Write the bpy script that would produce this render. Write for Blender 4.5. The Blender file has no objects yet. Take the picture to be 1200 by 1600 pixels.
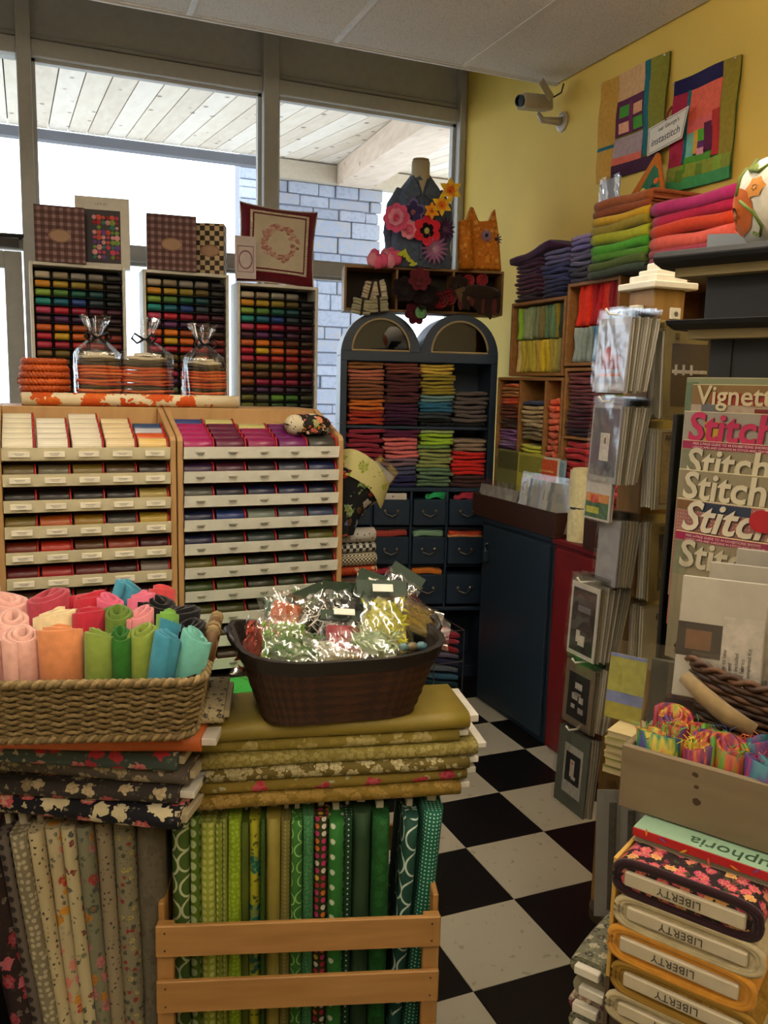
import bpy, bmesh, math, random
from mathutils import Vector, Matrix, noise
scene = bpy.context.scene
# ---------------------------------------------------------------- camera
CAM = Vector((0.0, 0.0, 1.5159)); FPX = 1329.66
YAW, PITCH, ROLL = math.radians(22.8777), math.radians(-8.4763), math.radians(1.38914)
_f = Vector((math.sin(YAW) * math.cos(PITCH), math.cos(YAW) * math.cos(PITCH), math.sin(PITCH)))
_r0 = Vector((math.cos(YAW), -math.sin(YAW), 0)); _u0 = _r0.cross(_f)
_r = _r0 * math.cos(ROLL) + _u0 * math.sin(ROLL); _u = _u0 * math.cos(ROLL) - _r0 * math.sin(ROLL)
cd = bpy.data.cameras.new('camera'); cam = bpy.data.objects.new('camera', cd); scene.collection.objects.link(cam)
cd.sensor_fit = 'VERTICAL'; cd.sensor_height = 36.0; cd.lens = 36.0 * FPX / 1600.0; cd.clip_start = .02; cd.clip_end = 200
cam.matrix_world = Matrix(((_r.x, _u.x, -_f.x, CAM.x), (_r.y, _u.y, -_f.y, CAM.y), (_r.z, _u.z, -_f.z, CAM.z), (0, 0, 0, 1)))
scene.camera = cam
# ---------------------------------------------------------------- daylight, exposure
world = bpy.data.worlds.new('overcast sky'); scene.world = world; world.use_nodes = True
bgn = world.node_tree.nodes['Background']
bgn.inputs[0].default_value = (0.86, 0.92, 1.0, 1); bgn.inputs[1].default_value = 5.0
LAMP = 8.6          # radiance of the ceiling light diffusers
scene.view_settings.view_transform = 'Standard'; scene.view_settings.look = 'None'
scene.view_settings.gamma = 1.0; scene.view_settings.use_curve_mapping = False
scene.view_settings.exposure = 0.0

# ---------------------------------------------------------------- helpers
def ray(px, py):
    return _r * ((px - 600) / FPX) + _u * ((800 - py) / FPX) + _f
def atY(px, py, v): d = ray(px, py); return CAM + d * (v / d.y)
def atX(px, py, v): d = ray(px, py); return CAM + d * (v / d.x)
def atZ(px, py, v): d = ray(px, py); return CAM + d * ((v - CAM.z) / d.z)
ORD = ['first', 'second', 'third', 'fourth', 'fifth', 'sixth', 'seventh', 'eighth', 'ninth', 'tenth', 'eleventh', 'twelfth', 'thirteenth',
       'fourteenth', 'fifteenth', 'sixteenth', 'seventeenth', 'eighteenth', 'nineteenth', 'twentieth', 'twenty-first', 'twenty-second', 'twenty-third']
def lin(c):
    if isinstance(c, str):
        c = c.lstrip('#'); c = [int(c[i:i + 2], 16) / 255 for i in (0, 2, 4)]
        c = [x / 12.92 if x <= .04045 else ((x + .055) / 1.055) ** 2.4 for x in c]
    return tuple(c[:3])
def gain(c, g):
    return tuple(min(.95, x * g) for x in lin(c))
def c4(c): return tuple(lin(c)) + (1,)
coll = scene.collection
def tag(o, label=None, cat=None, group=None, kind=None):
    if label: o['label'] = label
    if cat: o['category'] = cat
    if group: o['group'] = group
    if kind: o['kind'] = kind
    return o
def thing(name, label, cat, loc=(0, 0, 0), rotz=0.0, group=None, mat=None):
    o = bpy.data.objects.new(name, None); coll.objects.link(o); o.empty_display_size = .02
    if mat is not None: o.matrix_world = mat
    else: o.location = loc; o.rotation_euler = (0, 0, rotz)
    return tag(o, label, cat, group)
def frame(o, u, v):
    u = Vector(u).normalized(); v = Vector(v); n = u.cross(v).normalized(); v = n.cross(u)
    return Matrix(((u.x, v.x, n.x, o[0]), (u.y, v.y, n.y, o[1]), (u.z, v.z, n.z, o[2]), (0, 0, 0, 1)))
def inst(name, me, mat=None, parent=None, loc=None, rot=None, scale=None, mx=None):
    o = bpy.data.objects.new(name, me); coll.objects.link(o)
    if parent: o.parent = parent
    if mx is not None:
        if parent: o.matrix_local = mx
        else: o.matrix_world = mx
    else:
        if loc is not None: o.location = loc
        if rot is not None: o.rotation_euler = rot
        if scale is not None: o.scale = scale
    if mat is not None:
        if len(me.materials) == 0: me.materials.append(mat)
        if me.materials[0] is not mat:
            o.material_slots[0].link = 'OBJECT'; o.material_slots[0].material = mat
    return o
class MB:
    def __init__(s): s.v = []; s.f = []; s.uv = {}; s.mi = []
    def add(s, vs, fs, uv=None):
        b = len(s.v); s.v += [tuple(p) for p in vs]
        for i, f in enumerate(fs):
            s.f.append([b + k for k in f])
            if uv: s.uv[len(s.f) - 1] = uv[i]
        return s
    def box(s, x0, x1, y0, y1, z0, z1):
        return s.add([(x0, y0, z0), (x1, y0, z0), (x1, y1, z0), (x0, y1, z0), (x0, y0, z1), (x1, y0, z1), (x1, y1, z1), (x0, y1, z1)],
                     [(0, 3, 2, 1), (4, 5, 6, 7), (0, 1, 5, 4), (1, 2, 6, 5), (2, 3, 7, 6), (3, 0, 4, 7)])
    def obox(s, c, size, M):
        hx, hy, hz = [k / 2 for k in size]; c = Vector(c)
        b = MB().box(-hx, hx, -hy, hy, -hz, hz)
        return s.add([c + M @ Vector(p) for p in b.v], b.f)
    def tube(s, path, r, n=8, closed=False, caps=True):
        path = [Vector(p) for p in path]; m = len(path); rings = []
        rr = r if isinstance(r, (list, tuple)) else [r] * m
        up = Vector((0, 0, 1))
        for i in range(m):
            a = path[i - 1] if (i > 0 or closed) else path[i]; b = path[(i + 1) % m] if (i < m - 1 or closed) else path[i]
            t = (b - a).normalized()
            x = t.cross(up)
            if x.length < .05: x = t.cross(Vector((1, 0, 0)))
            x.normalize(); y = x.cross(t)
            rings.append([path[i] + (x * math.cos(2 * math.pi * k / n) + y * math.sin(2 * math.pi * k / n)) * rr[i] for k in range(n)])
        vs = [p for rg in rings for p in rg]; fs = []
        for i in range(m if closed else m - 1):
            j = (i + 1) % m
            for k in range(n): fs.append((i * n + k, i * n + (k + 1) % n, j * n + (k + 1) % n, j * n + k))
        if caps and not closed: fs += [tuple(range(n))[::-1], tuple((m - 1) * n + k for k in range(n))]
        return s.add(vs, fs)
    def lathe(s, prof, n=20, c=(0, 0, 0), sx=1, sy=1, caps=True):
        vs = []; fs = []
        for r, z in prof:
            for k in range(n):
                a = 2 * math.pi * k / n; vs.append((c[0] + r * math.cos(a) * sx, c[1] + r * math.sin(a) * sy, c[2] + z))
        for i in range(len(prof) - 1):
            for k in range(n): fs.append((i * n + k, i * n + (k + 1) % n, (i + 1) * n + (k + 1) % n, (i + 1) * n + k))
        if caps:
            fs.append(tuple(range(n))[::-1]); fs.append(tuple((len(prof) - 1) * n + k for k in range(n)))
        return s.add(vs, fs)
    def ball(s, c, r, nu=12, nv=8, M=None, amp=0, seed=0, fr=3):
        r = r if isinstance(r, (tuple, list)) else (r, r, r); vs = []; fs = []
        for j in range(nv + 1):
            th = math.pi * j / nv
            for i in range(nu):
                a = 2 * math.pi * i / nu
                d = Vector((math.sin(th) * math.cos(a), math.sin(th) * math.sin(a), math.cos(th)))
                k = 1 + amp * noise.noise(d * fr + Vector((seed, seed * .7, 0)))
                p = Vector((d.x * r[0], d.y * r[1], d.z * r[2])) * k
                if M: p = M @ p
                vs.append(Vector(c) + p)
        for j in range(nv):
            for i in range(nu): fs.append((j * nu + i, (j + 1) * nu + i, (j + 1) * nu + (i + 1) % nu, j * nu + (i + 1) % nu))
        return s.add(vs, fs)
    def prism(s, poly, h0, h1, axis='z'):
        n = len(poly)
        def P(a, b, h): return {'z': (a, b, h), 'y': (a, h, b), 'x': (h, a, b)}[axis]
        vs = [P(a, b, h0) for a, b in poly] + [P(a, b, h1) for a, b in poly]
        fs = [tuple(range(n))[::-1], tuple(range(n, 2 * n))] + [(i, (i + 1) % n, n + (i + 1) % n, n + i) for i in range(n)]
        return s.add(vs, fs)
    def grid(s, fn, nu, nv, closeu=False):
        vs = []; fs = []; uv = []
        for j in range(nv + 1):
            for i in range(nu + (0 if closeu else 1)): vs.append(fn(i / nu, j / nv))
        w = nu if closeu else nu + 1
        for j in range(nv):
            for i in range(nu):
                fs.append((j * w + i, j * w + (i + 1) % w, (j + 1) * w + (i + 1) % w, (j + 1) * w + i))
                uv.append([(i / nu, j / nv), ((i + 1) / nu, j / nv), ((i + 1) / nu, (j + 1) / nv), (i / nu, (j + 1) / nv)])
        return s.add(vs, fs, uv)
    def mesh(s, name, smooth=False, bevel=0, fix=True):
        me = bpy.data.meshes.new(name); me.from_pydata(s.v, [], s.f)
        if s.uv:
            ul = me.uv_layers.new(name='UVMap')
            for p in me.polygons:
                q = s.uv.get(p.index)
                if q:
                    for li, t in zip(p.loop_indices, q): ul.data[li].uv = t
        if bevel or fix:
            bm = bmesh.new(); bm.from_mesh(me)
            if fix: bmesh.ops.recalc_face_normals(bm, faces=bm.faces)
            if bevel:
                es = [e for e in bm.edges if len(e.link_faces) == 2 and e.calc_face_angle(0) > .6]
                bmesh.ops.bevel(bm, geom=es, offset=bevel, segments=1, affect='EDGES', clamp_overlap=True)
            bm.to_mesh(me); bm.free()
        if smooth: me.polygons.foreach_set('use_smooth', [True] * len(me.polygons))
        me.update(); return me
    def build(s, name, mat, parent=None, smooth=False, bevel=0, loc=None, rot=None, mx=None, fix=True):
        me = s.mesh(name, smooth, bevel, fix); me.materials.append(mat)
        return inst(name, me, None, parent, loc, rot, None, mx)
def structure(o, label=None):
    o['kind'] = 'structure'
    if label: o['label'] = label
    return o
_txt = {}
def text(name, body, size, mat, parent, mx, ext=.0004, shear=0, space=1.0, bold=0):
    key = (body, size, ext, shear, space, bold)
    if key not in _txt:
        cu = bpy.data.curves.new('t', 'FONT'); cu.body = body; cu.size = size; cu.extrude = ext; cu.shear = shear; cu.space_character = space
        cu.offset = bold; cu.resolution_u = 3; cu.align_x = 'LEFT'
        to = bpy.data.objects.new('t', cu); coll.objects.link(to)
        dg = bpy.context.evaluated_depsgraph_get(); dg.update()
        me = bpy.data.meshes.new_from_object(to.evaluated_get(dg)); me.name = 'lettering'
        me.materials.clear(); bpy.data.objects.remove(to); _txt[key] = me
    o = inst(name, _txt[key], mat, parent, mx=mx)
    return o
# ---------------------------------------------------------------- materials
_mats = {}
class NT:
    def __init__(s, name):
        s.m = bpy.data.materials.new(name); s.m.use_nodes = True; s.t = s.m.node_tree; s.b = s.t.nodes['Principled BSDF']
    def n(s, typ, ins=None, **kw):
        nd = s.t.nodes.new(typ)
        for k, v in kw.items(): setattr(nd, k, v)
        for k, v in (ins or {}).items():
            if isinstance(v, bpy.types.NodeSocket): s.t.links.new(v, nd.inputs[k])
            else: nd.inputs[k].default_value = v
        return nd
    def set(s, **kw):
        for k, v in kw.items():
            k = k.replace('_', ' ')
            if isinstance(v, bpy.types.NodeSocket): s.t.links.new(v, s.b.inputs[k])
            else: s.b.inputs[k].default_value = v
    def coord(s, kind, scale=1.0):
        if kind == 'pos': v = s.n('ShaderNodeNewGeometry').outputs['Position']
        else: v = s.n('ShaderNodeTexCoord').outputs['UV' if kind == 'uv' else 'Object']
        if scale != 1.0:
            v = s.n('ShaderNodeVectorMath', {0: v, 1: (scale,) * 3 if not isinstance(scale, tuple) else scale}, operation='MULTIPLY').outputs[0]
        return v
    def mix(s, fac, a, b):
        nd = s.n('ShaderNodeMix', data_type='RGBA')
        for idx, v in ((0, fac), (6, a), (7, b)):
            if isinstance(v, bpy.types.NodeSocket): s.t.links.new(v, nd.inputs[idx])
            else: nd.inputs[idx].default_value = v
        return nd.outputs[2]
    def math(s, op, a, b=0.0, c=0.0):
        nd = s.n('ShaderNodeMath', operation=op)
        for i, v in enumerate((a, b, c)):
            if isinstance(v, bpy.types.NodeSocket): s.t.links.new(v, nd.inputs[i])
            else: nd.inputs[i].default_value = v
        return nd.outputs[0]
    def ramp(s, fac, stops, interp='LINEAR'):
        nd = s.n('ShaderNodeValToRGB'); cr = nd.color_ramp; cr.interpolation = interp
        while len(cr.elements) < len(stops): cr.elements.new(.5)
        for e, (p, c) in zip(cr.elements, stops): e.position = p; e.color = c4(c)
        s.t.links.new(fac, nd.inputs[0]); return nd.outputs[0]
    def bump(s, h, strength=.3, dist=.002):
        nd = s.n('ShaderNodeBump', {'Height': h, 'Strength': strength, 'Distance': dist}); s.t.links.new(nd.outputs[0], s.b.inputs['Normal'])
def cached(fn):
    def w(*a, **k):
        key = (fn.__name__, a, tuple(sorted(k.items())))
        if key not in _mats: _mats[key] = fn(*a, **k)
        return _mats[key]
    return w
@cached
def plain(col, rough=.6, metal=0.0, var=.06, scale=30.0, coat=0.0, spec=.5):
    t = NT('plain'); nz = t.n('ShaderNodeTexNoise', {'Vector': t.coord('pos'), 'Scale': scale, 'Detail': 3.0}).outputs[0]
    c = lin(col); t.set(Base_Color=t.ramp(nz, [(.3, tuple(x * (1 - var) for x in c)), (.7, tuple(min(1, x * (1 + var)) for x in c))]), Roughness=rough, Metallic=metal)
    t.b.inputs['Coat Weight'].default_value = coat; t.b.inputs['Specular IOR Level'].default_value = spec
    return t.m
@cached
def felt(col, g=1.0, var=.14):
    c = gain(col, g); t = NT('wool'); p = t.coord('pos')
    nz = t.n('ShaderNodeTexNoise', {'Vector': p, 'Scale': 60.0, 'Detail': 4.0}).outputs[0]
    fine = t.n('ShaderNodeTexNoise', {'Vector': p, 'Scale': 900.0, 'Detail': 2.0}).outputs[0]
    t.set(Base_Color=t.ramp(nz, [(.25, tuple(x * (1 - var) for x in c)), (.75, tuple(min(1, x * (1 + var)) for x in c))]), Roughness=.95)
    t.b.inputs['Specular IOR Level'].default_value = .15; t.b.inputs['Sheen Weight'].default_value = .15
    t.bump(fine, .4, .0015); return t.m
@cached
def wood(a, b, scale=6.0, axis=(1, 8, 8), rough=.5, coat=0.0):
    t = NT('wood'); p = t.coord('obj', tuple(float(k) * scale for k in axis))
    w = t.n('ShaderNodeTexNoise', {'Vector': p, 'Scale': 1.0, 'Detail': 6.0, 'Distortion': .6}).outputs[0]
    t.set(Base_Color=t.ramp(w, [(.3, a), (.7, b)]), Roughness=rough); t.b.inputs['Coat Weight'].default_value = coat
    t.bump(w, .15, .001); return t.m
@cached
def knotwood(a, b, knot):
    t = NT('knotty pine'); p = t.coord('pos', (4.0, .7, 4.0))
    w = t.n('ShaderNodeTexNoise', {'Vector': p, 'Scale': 5.0, 'Detail': 5.0, 'Distortion': .5}).outputs[0]
    base = t.ramp(w, [(.3, a), (.7, b)])
    v = t.n('ShaderNodeTexVoronoi', {'Vector': t.coord('pos', (1.0, .6, 1.0)), 'Scale': 7.0}).outputs['Distance']
    t.set(Base_Color=t.mix(t.ramp(v, [(.07, (1, 1, 1)), (.16, (0, 0, 0))]), base, c4(knot)), Roughness=.6); return t.m
@cached
def dots(base, dot, size, r=.3, multi=None, rnd=0.0, coord='uv', rough=.75, edge=.03):
    t = NT('dotted cotton'); p = t.coord(coord)
    dim = '2D' if coord == 'uv' else '3D'
    v = t.n('ShaderNodeTexVoronoi', {'Vector': p, 'Scale': 1.0 / size, 'Randomness': rnd}, voronoi_dimensions=dim)
    m = t.ramp(v.outputs['Distance'], [(max(0, r - edge), (1, 1, 1)), (r + edge, (0, 0, 0))])
    dc = c4(dot)
    if multi:
        s = t.n('ShaderNodeSeparateColor', {0: v.outputs['Color']}).outputs[0]
        dc = t.ramp(s, [(i / len(multi), c) for i, c in enumerate(multi)], 'CONSTANT')
    t.set(Base_Color=t.mix(m, c4(base), dc), Roughness=rough); t.b.inputs['Specular IOR Level'].default_value = .25; return t.m
@cached
def rings(base, col, size, r0=.36, r1=.46, coord='uv', n=14):
    t = NT('ring print cotton'); p = t.coord(coord)
    v = t.n('ShaderNodeTexVoronoi', {'Vector': p, 'Scale': 1.0 / size, 'Randomness': 0.25}, voronoi_dimensions='2D')
    d = v.outputs['Distance']
    band = t.math('MULTIPLY', t.math('GREATER_THAN', d, r0), t.math('LESS_THAN', d, r1))
    dl = t.n('ShaderNodeVectorMath', {0: t.n('ShaderNodeVectorMath', {0: p, 1: (1 / size,) * 3}, operation='MULTIPLY').outputs[0], 1: v.outputs['Position']}, operation='SUBTRACT').outputs[0]
    sp = t.n('ShaderNodeSeparateXYZ', {0: dl})
    an = t.math('ARCTAN2', sp.outputs[1], sp.outputs[0])
    dd = t.math('GREATER_THAN', t.math('SINE', t.math('MULTIPLY', an, float(n))), -.2)
    t.set(Base_Color=t.mix(t.math('MULTIPLY', band, dd), c4(base), c4(col)), Roughness=.75); return t.m
@cached
def floral(base, pal, leaf, size=.03, r=.42, coord='uv', dens=.62, small=2.6, rough=.75, warp=.35):
    t = NT('floral print'); p = t.coord(coord, 1.0 / size)
    nz = t.n('ShaderNodeTexNoise', {'Vector': p, 'Scale': 3.2, 'Detail': 1.0})
    w = t.n('ShaderNodeVectorMath', {0: nz.outputs['Color'], 1: (.5, .5, .5)}, operation='SUBTRACT').outputs[0]
    w = t.n('ShaderNodeVectorMath', {0: w, 1: (warp,) * 3}, operation='MULTIPLY').outputs[0]
    q = t.n('ShaderNodeVectorMath', {0: p, 1: w}, operation='ADD').outputs[0]
    def layer(scale, rad, density, palette, under):
        v = t.n('ShaderNodeTexVoronoi', {'Vector': q, 'Scale': scale, 'Randomness': .85}, voronoi_dimensions='2D' if coord == 'uv' else '3D')
        s = t.n('ShaderNodeSeparateColor', {0: v.outputs['Color']})
        v2 = t.n('ShaderNodeTexVoronoi', {'Vector': q, 'Scale': scale * 4.2, 'Randomness': .8}, voronoi_dimensions='2D' if coord == 'uv' else '3D').outputs['Distance']
        dd = t.math('ADD', v.outputs['Distance'], t.math('MULTIPLY', t.math('SUBTRACT', v2, .35), .30 * rad / .4))
        m = t.math('MULTIPLY', t.math('LESS_THAN', dd, rad), t.math('LESS_THAN', s.outputs[1], density))
        dc = t.ramp(s.outputs[0], [(i / len(palette), c) for i, c in enumerate(palette)], 'CONSTANT')
        ctr = t.math('LESS_THAN', v.outputs['Distance'], rad * .35)
        dc = t.mix(t.math('MULTIPLY', ctr, .45), dc, c4(palette[0]))
        dc = t.mix(t.math('MULTIPLY', t.math('GREATER_THAN', v2, .42), .45), dc, c4(palette[-1]) if len(palette) > 2 else c4(base))
        return t.mix(m, under, dc)
    c = layer(small, r * .9, .5, leaf, c4(base))
    c = layer(1.0, r, dens, pal, c)
    t.set(Base_Color=c, Roughness=rough); t.b.inputs['Specular IOR Level'].default_value = .25; return t.m
@cached
def checks(a, b, size, coord='uv', rough=.7):
    t = NT('checked'); k = t.n('ShaderNodeTexChecker', {'Vector': t.coord(coord), 'Color1': c4(a), 'Color2': c4(b), 'Scale': 1.0 / size})
    t.set(Base_Color=k.outputs[0], Roughness=rough); return t.m
@cached
def plaid(a, b, c, size=.03, coord='obj'):
    t = NT('plaid print'); sp = t.n('ShaderNodeSeparateXYZ', {0: t.coord(coord, 2 * math.pi / size)})
    s1 = t.math('GREATER_THAN', t.math('SINE', sp.outputs[0]), .1); s2 = t.math('GREATER_THAN', t.math('SINE', sp.outputs[2 if coord == 'obj' else 1]), .1)
    col = t.mix(t.math('MULTIPLY', s1, s2), t.mix(s1, t.mix(s2, c4(a), c4(b)), c4(b)), c4(c))
    v = t.n('ShaderNodeTexNoise', {'Vector': t.coord(coord), 'Scale': 160.0}).outputs[0]
    t.set(Base_Color=t.mix(t.math('MULTIPLY', v, .5), col, c4(a)), Roughness=.7); return t.m
@cached
def cellophane(tint='#ffffff', gl=.3, rough=.06, bump=.6, scale=22.0):
    t = NT('clear plastic'); tr = t.n('ShaderNodeBsdfTransparent', {0: c4(tint)}); g = t.n('ShaderNodeBsdfGlossy', {0: (1, 1, 1, 1), 'Roughness': rough})
    nz = t.n('ShaderNodeTexNoise', {'Vector': t.coord('pos'), 'Scale': scale, 'Detail': 1.0}).outputs[0]
    bp = t.n('ShaderNodeBump', {'Height': nz, 'Strength': bump, 'Distance': .004}); t.t.links.new(bp.outputs[0], g.inputs['Normal'])
    lw = t.math('POWER', t.n('ShaderNodeLayerWeight', {0: .5}).outputs['Facing'], 3.0)
    mx = t.n('ShaderNodeMixShader', {0: t.math('ADD', t.math('MULTIPLY', lw, .35), gl), 1: tr.outputs[0], 2: g.outputs[0]})
    t.t.links.new(mx.outputs[0], t.t.nodes['Material Output'].inputs[0]); return t.m
@cached
def glass(gl=.04, tint='#f4f8fa'):
    t = NT('window glass'); tr = t.n('ShaderNodeBsdfTransparent', {0: c4(tint)}); g = t.n('ShaderNodeBsdfGlossy', {0: (1, 1, 1, 1), 'Roughness': .02})
    lw = t.math('POWER', t.n('ShaderNodeLayerWeight', {0: .5}).outputs['Facing'], 4.0)
    mx = t.n('ShaderNodeMixShader', {0: t.math('ADD', t.math('MULTIPLY', lw, .4), gl), 1: tr.outputs[0], 2: g.outputs[0]})
    t.t.links.new(mx.outputs[0], t.t.nodes['Material Output'].inputs[0]); return t.m
@cached
def emitter(col, s):
    t = NT('lamp diffuser'); t.set(Base_Color=c4(col)); t.b.inputs['Emission Color'].default_value = c4(col); t.b.inputs['Emission Strength'].default_value = s; return t.m
@cached
def speckle(base, spot, scale=120.0, thr=.34, rough=.9, bump=.3):
    t = NT('speckled'); nz = t.n('ShaderNodeTexNoise', {'Vector': t.coord('pos'), 'Scale': scale, 'Detail': 2.0}).outputs[0]
    t.set(Base_Color=t.ramp(nz, [(thr, spot), (thr + .05, base)]), Roughness=rough)
    if bump: t.bump(nz, bump, .002)
    return t.m
WHITE = plain('#d9d6cc', .5); CARD = plain('#d8d4c6', .8, var=.03); BOARD = plain('#cfcabd', .85)
# ================================================================ the room
XW, YW, ZC, YC = 2.37, 4.58, 2.935, 3.65
XL, YB, ZT = -2.6, -2.3, 3.70
T = .3048
TX, TY = 1.9115, 3.2282
black_t = speckle('#0c0b0c', '#3c3934', 60.0, .26, .38, 0); white_t = speckle('#b0ad9e', '#98957f', 34.0, .30, .38, 0)
fl = structure(MB().box(XL, XW, YB, YW, -.06, -.004).build('floor', plain('#4a463e', .8)))
tile_me = MB().box(.0006, T - .0006, .0006, T - .0006, -.004, 0).mesh('tile', bevel=.0007)
rest = [MB(), MB()]
for i in range(-15, 3):
    for j in range(-19, 6):
        x, y = TX + i * T, TY + j * T
        if x > XW - .01 or y > YW - .01: continue
        w = (i + j) % 2 == 0
        if x > -.35 and y > .35 and x + T <= XW + .2:
            o = inst('tile', tile_me, white_t if w else black_t, fl, loc=(x, y, 0))
            if x + T > XW: o.scale.x = (XW - x) / T
            if y + T > YW: o.scale.y = (YW - y) / T
        else:
            rest[0 if w else 1].box(max(XL, x), min(XW, x + T), max(YB, y), min(YW, y + T), -.004, 0)
for r_, m_ in zip(rest, (white_t, black_t)): tag(r_.build('tile_field', m_, fl), kind='stuff')
yellow = plain('#d6b650', .75, var=.03, scale=6.0)
cream = plain('#b3a684', .8, var=.04)
structure(MB().box(XW, XW + .12, YB, YW + .1, 0, ZT).build('wall_right', yellow), 'yellow painted wall')
structure(MB().box(XL - .12, XL, YB, YW + .1, 0, ZT).build('wall_left', cream))
structure(MB().box(XL, XW, YB - .12, YB, 0, ZT).build('wall_rear', cream))
# suspended ceiling
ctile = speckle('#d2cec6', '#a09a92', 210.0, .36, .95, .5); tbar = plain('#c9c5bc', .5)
ce = structure(MB().box(XL, XW, YB, YC - .02, ZC + .02, ZC + .05).build('ceiling', plain('#8c877e', .9)))
gx = [TX - .045 - .61 * k for k in range(0, 8)]; gx = [XW] + gx
bars = MB()
for k in range(len(gx) - 1):
    x1, x0 = gx[k], max(XL, gx[k + 1])
    yy = YC - .02
    while yy > YB + .1:
        y0 = max(YB, yy - 1.22)
        if not (y0 < 2.3 < y0 + 0): MB().box(x0 + .012, x1 - .012, y0 + .012, yy - .012, ZC + .002, ZC + .02).build('ceiling_tile', ctile, ce)
        yy = y0
for x in gx[1:]: MB().box(x - .012, x + .012, YB, YC - .02, ZC - .001, ZC + .012).build('ceiling_rail', tbar, ce)
yy = YC - .02
for k in range(5): MB().box(XL, XW, yy - .012 - 1.22 * k, yy + .012 - 1.22 * k, ZC, ZC + .011).build('ceiling_rail', tbar, ce)
MB().box(XL, XW, YC - .012, YC, ZC - .004, ZC + .05).build('ceiling_edge', tbar, ce)
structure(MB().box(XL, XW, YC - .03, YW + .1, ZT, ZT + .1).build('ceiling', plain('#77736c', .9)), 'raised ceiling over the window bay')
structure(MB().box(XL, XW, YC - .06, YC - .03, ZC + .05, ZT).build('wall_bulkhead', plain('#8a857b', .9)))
# unseen fluorescent fixtures light the shop; hanging mount and uplight added to brighten ceiling
for k, (lx, ly) in enumerate(((-.15, 1.55), (1.25, 1.3), (-.15, -.9), (1.25, -.9), (-1.7, .6))):
    L = thing('ceiling_light', ['suspended fluorescent ceiling light above the bolt crates', 'suspended fluorescent ceiling light above the magazine rack', 'suspended fluorescent ceiling light behind the camera on the left',
              'suspended fluorescent ceiling light behind the camera on the right', 'suspended fluorescent ceiling light near the left wall'][k], 'ceiling light', (lx, ly, ZC - .33), 0, 'ceiling lights')
    b = MB()
    for a in ((-.12, -.10, -.6, .6), (.10, .12, -.6, .6), (-.10, .10, -.6, -.58), (-.10, .10, .58, .6)): b.box(a[0], a[1], a[2], a[3], 0, .034)
    b.build('housing', tbar, L)
    MB().box(-.10, .10, -.58, .58, -.004, .002).build('diffuser', emitter('#ffeed4', LAMP * 2.2), L)
    MB().box(-.10, .10, -.58, .58, .036, .042).build('uplight_diffuser', emitter('#ffeed8', LAMP * 3.4), L)  # upward glow added only to brighten the ceiling and upper walls
    for y in (-.5, .5): MB().tube([(0, y, .04), (0, y, .33)], .004, 6).build('suspension_rod', tbar, L)
# ---------------------------------------------------------------- window wall
frame_m = plain('#b4b3ae', .55, var=.05); header_m = plain('#bfbebb', .7, var=.05); dark_gasket = plain('#2c2c2c', .6)
wb = structure(MB().box(XL, XW, YW + .03, YW + .09, 3.08, ZT).build('wall_back', header_m))
MB().box(XL, -.95, YW, YW + .1, 0, .42).build('kick_panel', frame_m, wb); MB().box(.081, XW, YW, YW + .1, 0, .42).build('kick_panel', frame_m, wb)
for x0, x1 in ((.017, .081), (1.191, 1.273), (2.33, XW), (-1.0, -.93), (XL, XL + .06)):
    MB().box(x0, x1, YW - .035, YW + .1, 0 if x0 != 0 else 0, ZT).build('mullion', frame_m, wb, bevel=.004)
for x0, x1 in ((.081, 1.191), (1.273, 2.33), (-.93, .017), (XL + .06, -1.0)):
    MB().box(x0, x1, YW - .015, YW + .1, 3.0, 3.075).build('header_rail', frame_m, wb, bevel=.004)
    MB().box(x0, x1, YW + .005, YW + .1, 3.085, 3.105).build('header_moulding', frame_m, wb, bevel=.003)
def window(n, x0, x1, label):
    w = structure(MB().box(x0, x1, YW - .01, YW + .1, 2.10, 2.17).build('window_%d' % n, frame_m, bevel=.004), label)
    b = MB()
    for z0, z1 in ((2.17, 3.0), (.42, 2.10)):
        for a in ((x0, x0 + .018, z0, z1), (x1 - .018, x1, z0, z1), (x0, x1, z0, z0 + .015), (x0, x1, z1 - .015, z1)): b.box(a[0], a[1], YW + .02, YW + .06, a[2], a[3])
    b.build('window_frame', frame_m, w)
    g = MB()
    for z0, z1 in ((2.17, 3.0), (.42, 2.10)): MB().box(x0 + .01, x1 - .01, YW + .036, YW + .042, z0 + .008, z1 - .008).build('pane', glass(), w)
window(1, .081, 1.191, 'tall shop window behind the thread racks'); window(2, 1.273, 2.33, 'shop window behind the dress form'); window(3, XL + .06, -1.0, None)
# door on the far left
d = structure(MB().box(-.93, .017, YW - .005, YW + .09, 2.12, 2.19).build('door_1', frame_m, bevel=.004), 'glass shop door with transom')
b = MB(); b.box(-.92, -.83, YW + .01, YW + .06, .02, 2.11); b.box(-.07, .01, YW + .01, YW + .06, .02, 2.11); b.box(-.83, -.07, YW + .01, YW + .06, .02, .25); b.box(-.83, -.07, YW + .01, YW + .06, 2.03, 2.11)
b.build('door_frame', frame_m, d, bevel=.003)
MB().box(-.83, -.07, YW + .03, YW + .036, .25, 2.03).build('pane', glass(), d); MB().box(-.93, .017, YW + .03, YW + .036, 2.19, 3.0).build('pane', glass(), d)
b = MB(); b.box(-.19, .0, YW - .05, YW + .0, 2.125, 2.16); b.tube([(0, YW - .05, 2.16), (.02, YW - .05, 2.175), (-.1, YW - .07, 2.165)], .009, 6)
b.build('door_closer', plain('#2a2724', .5), d)
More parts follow.
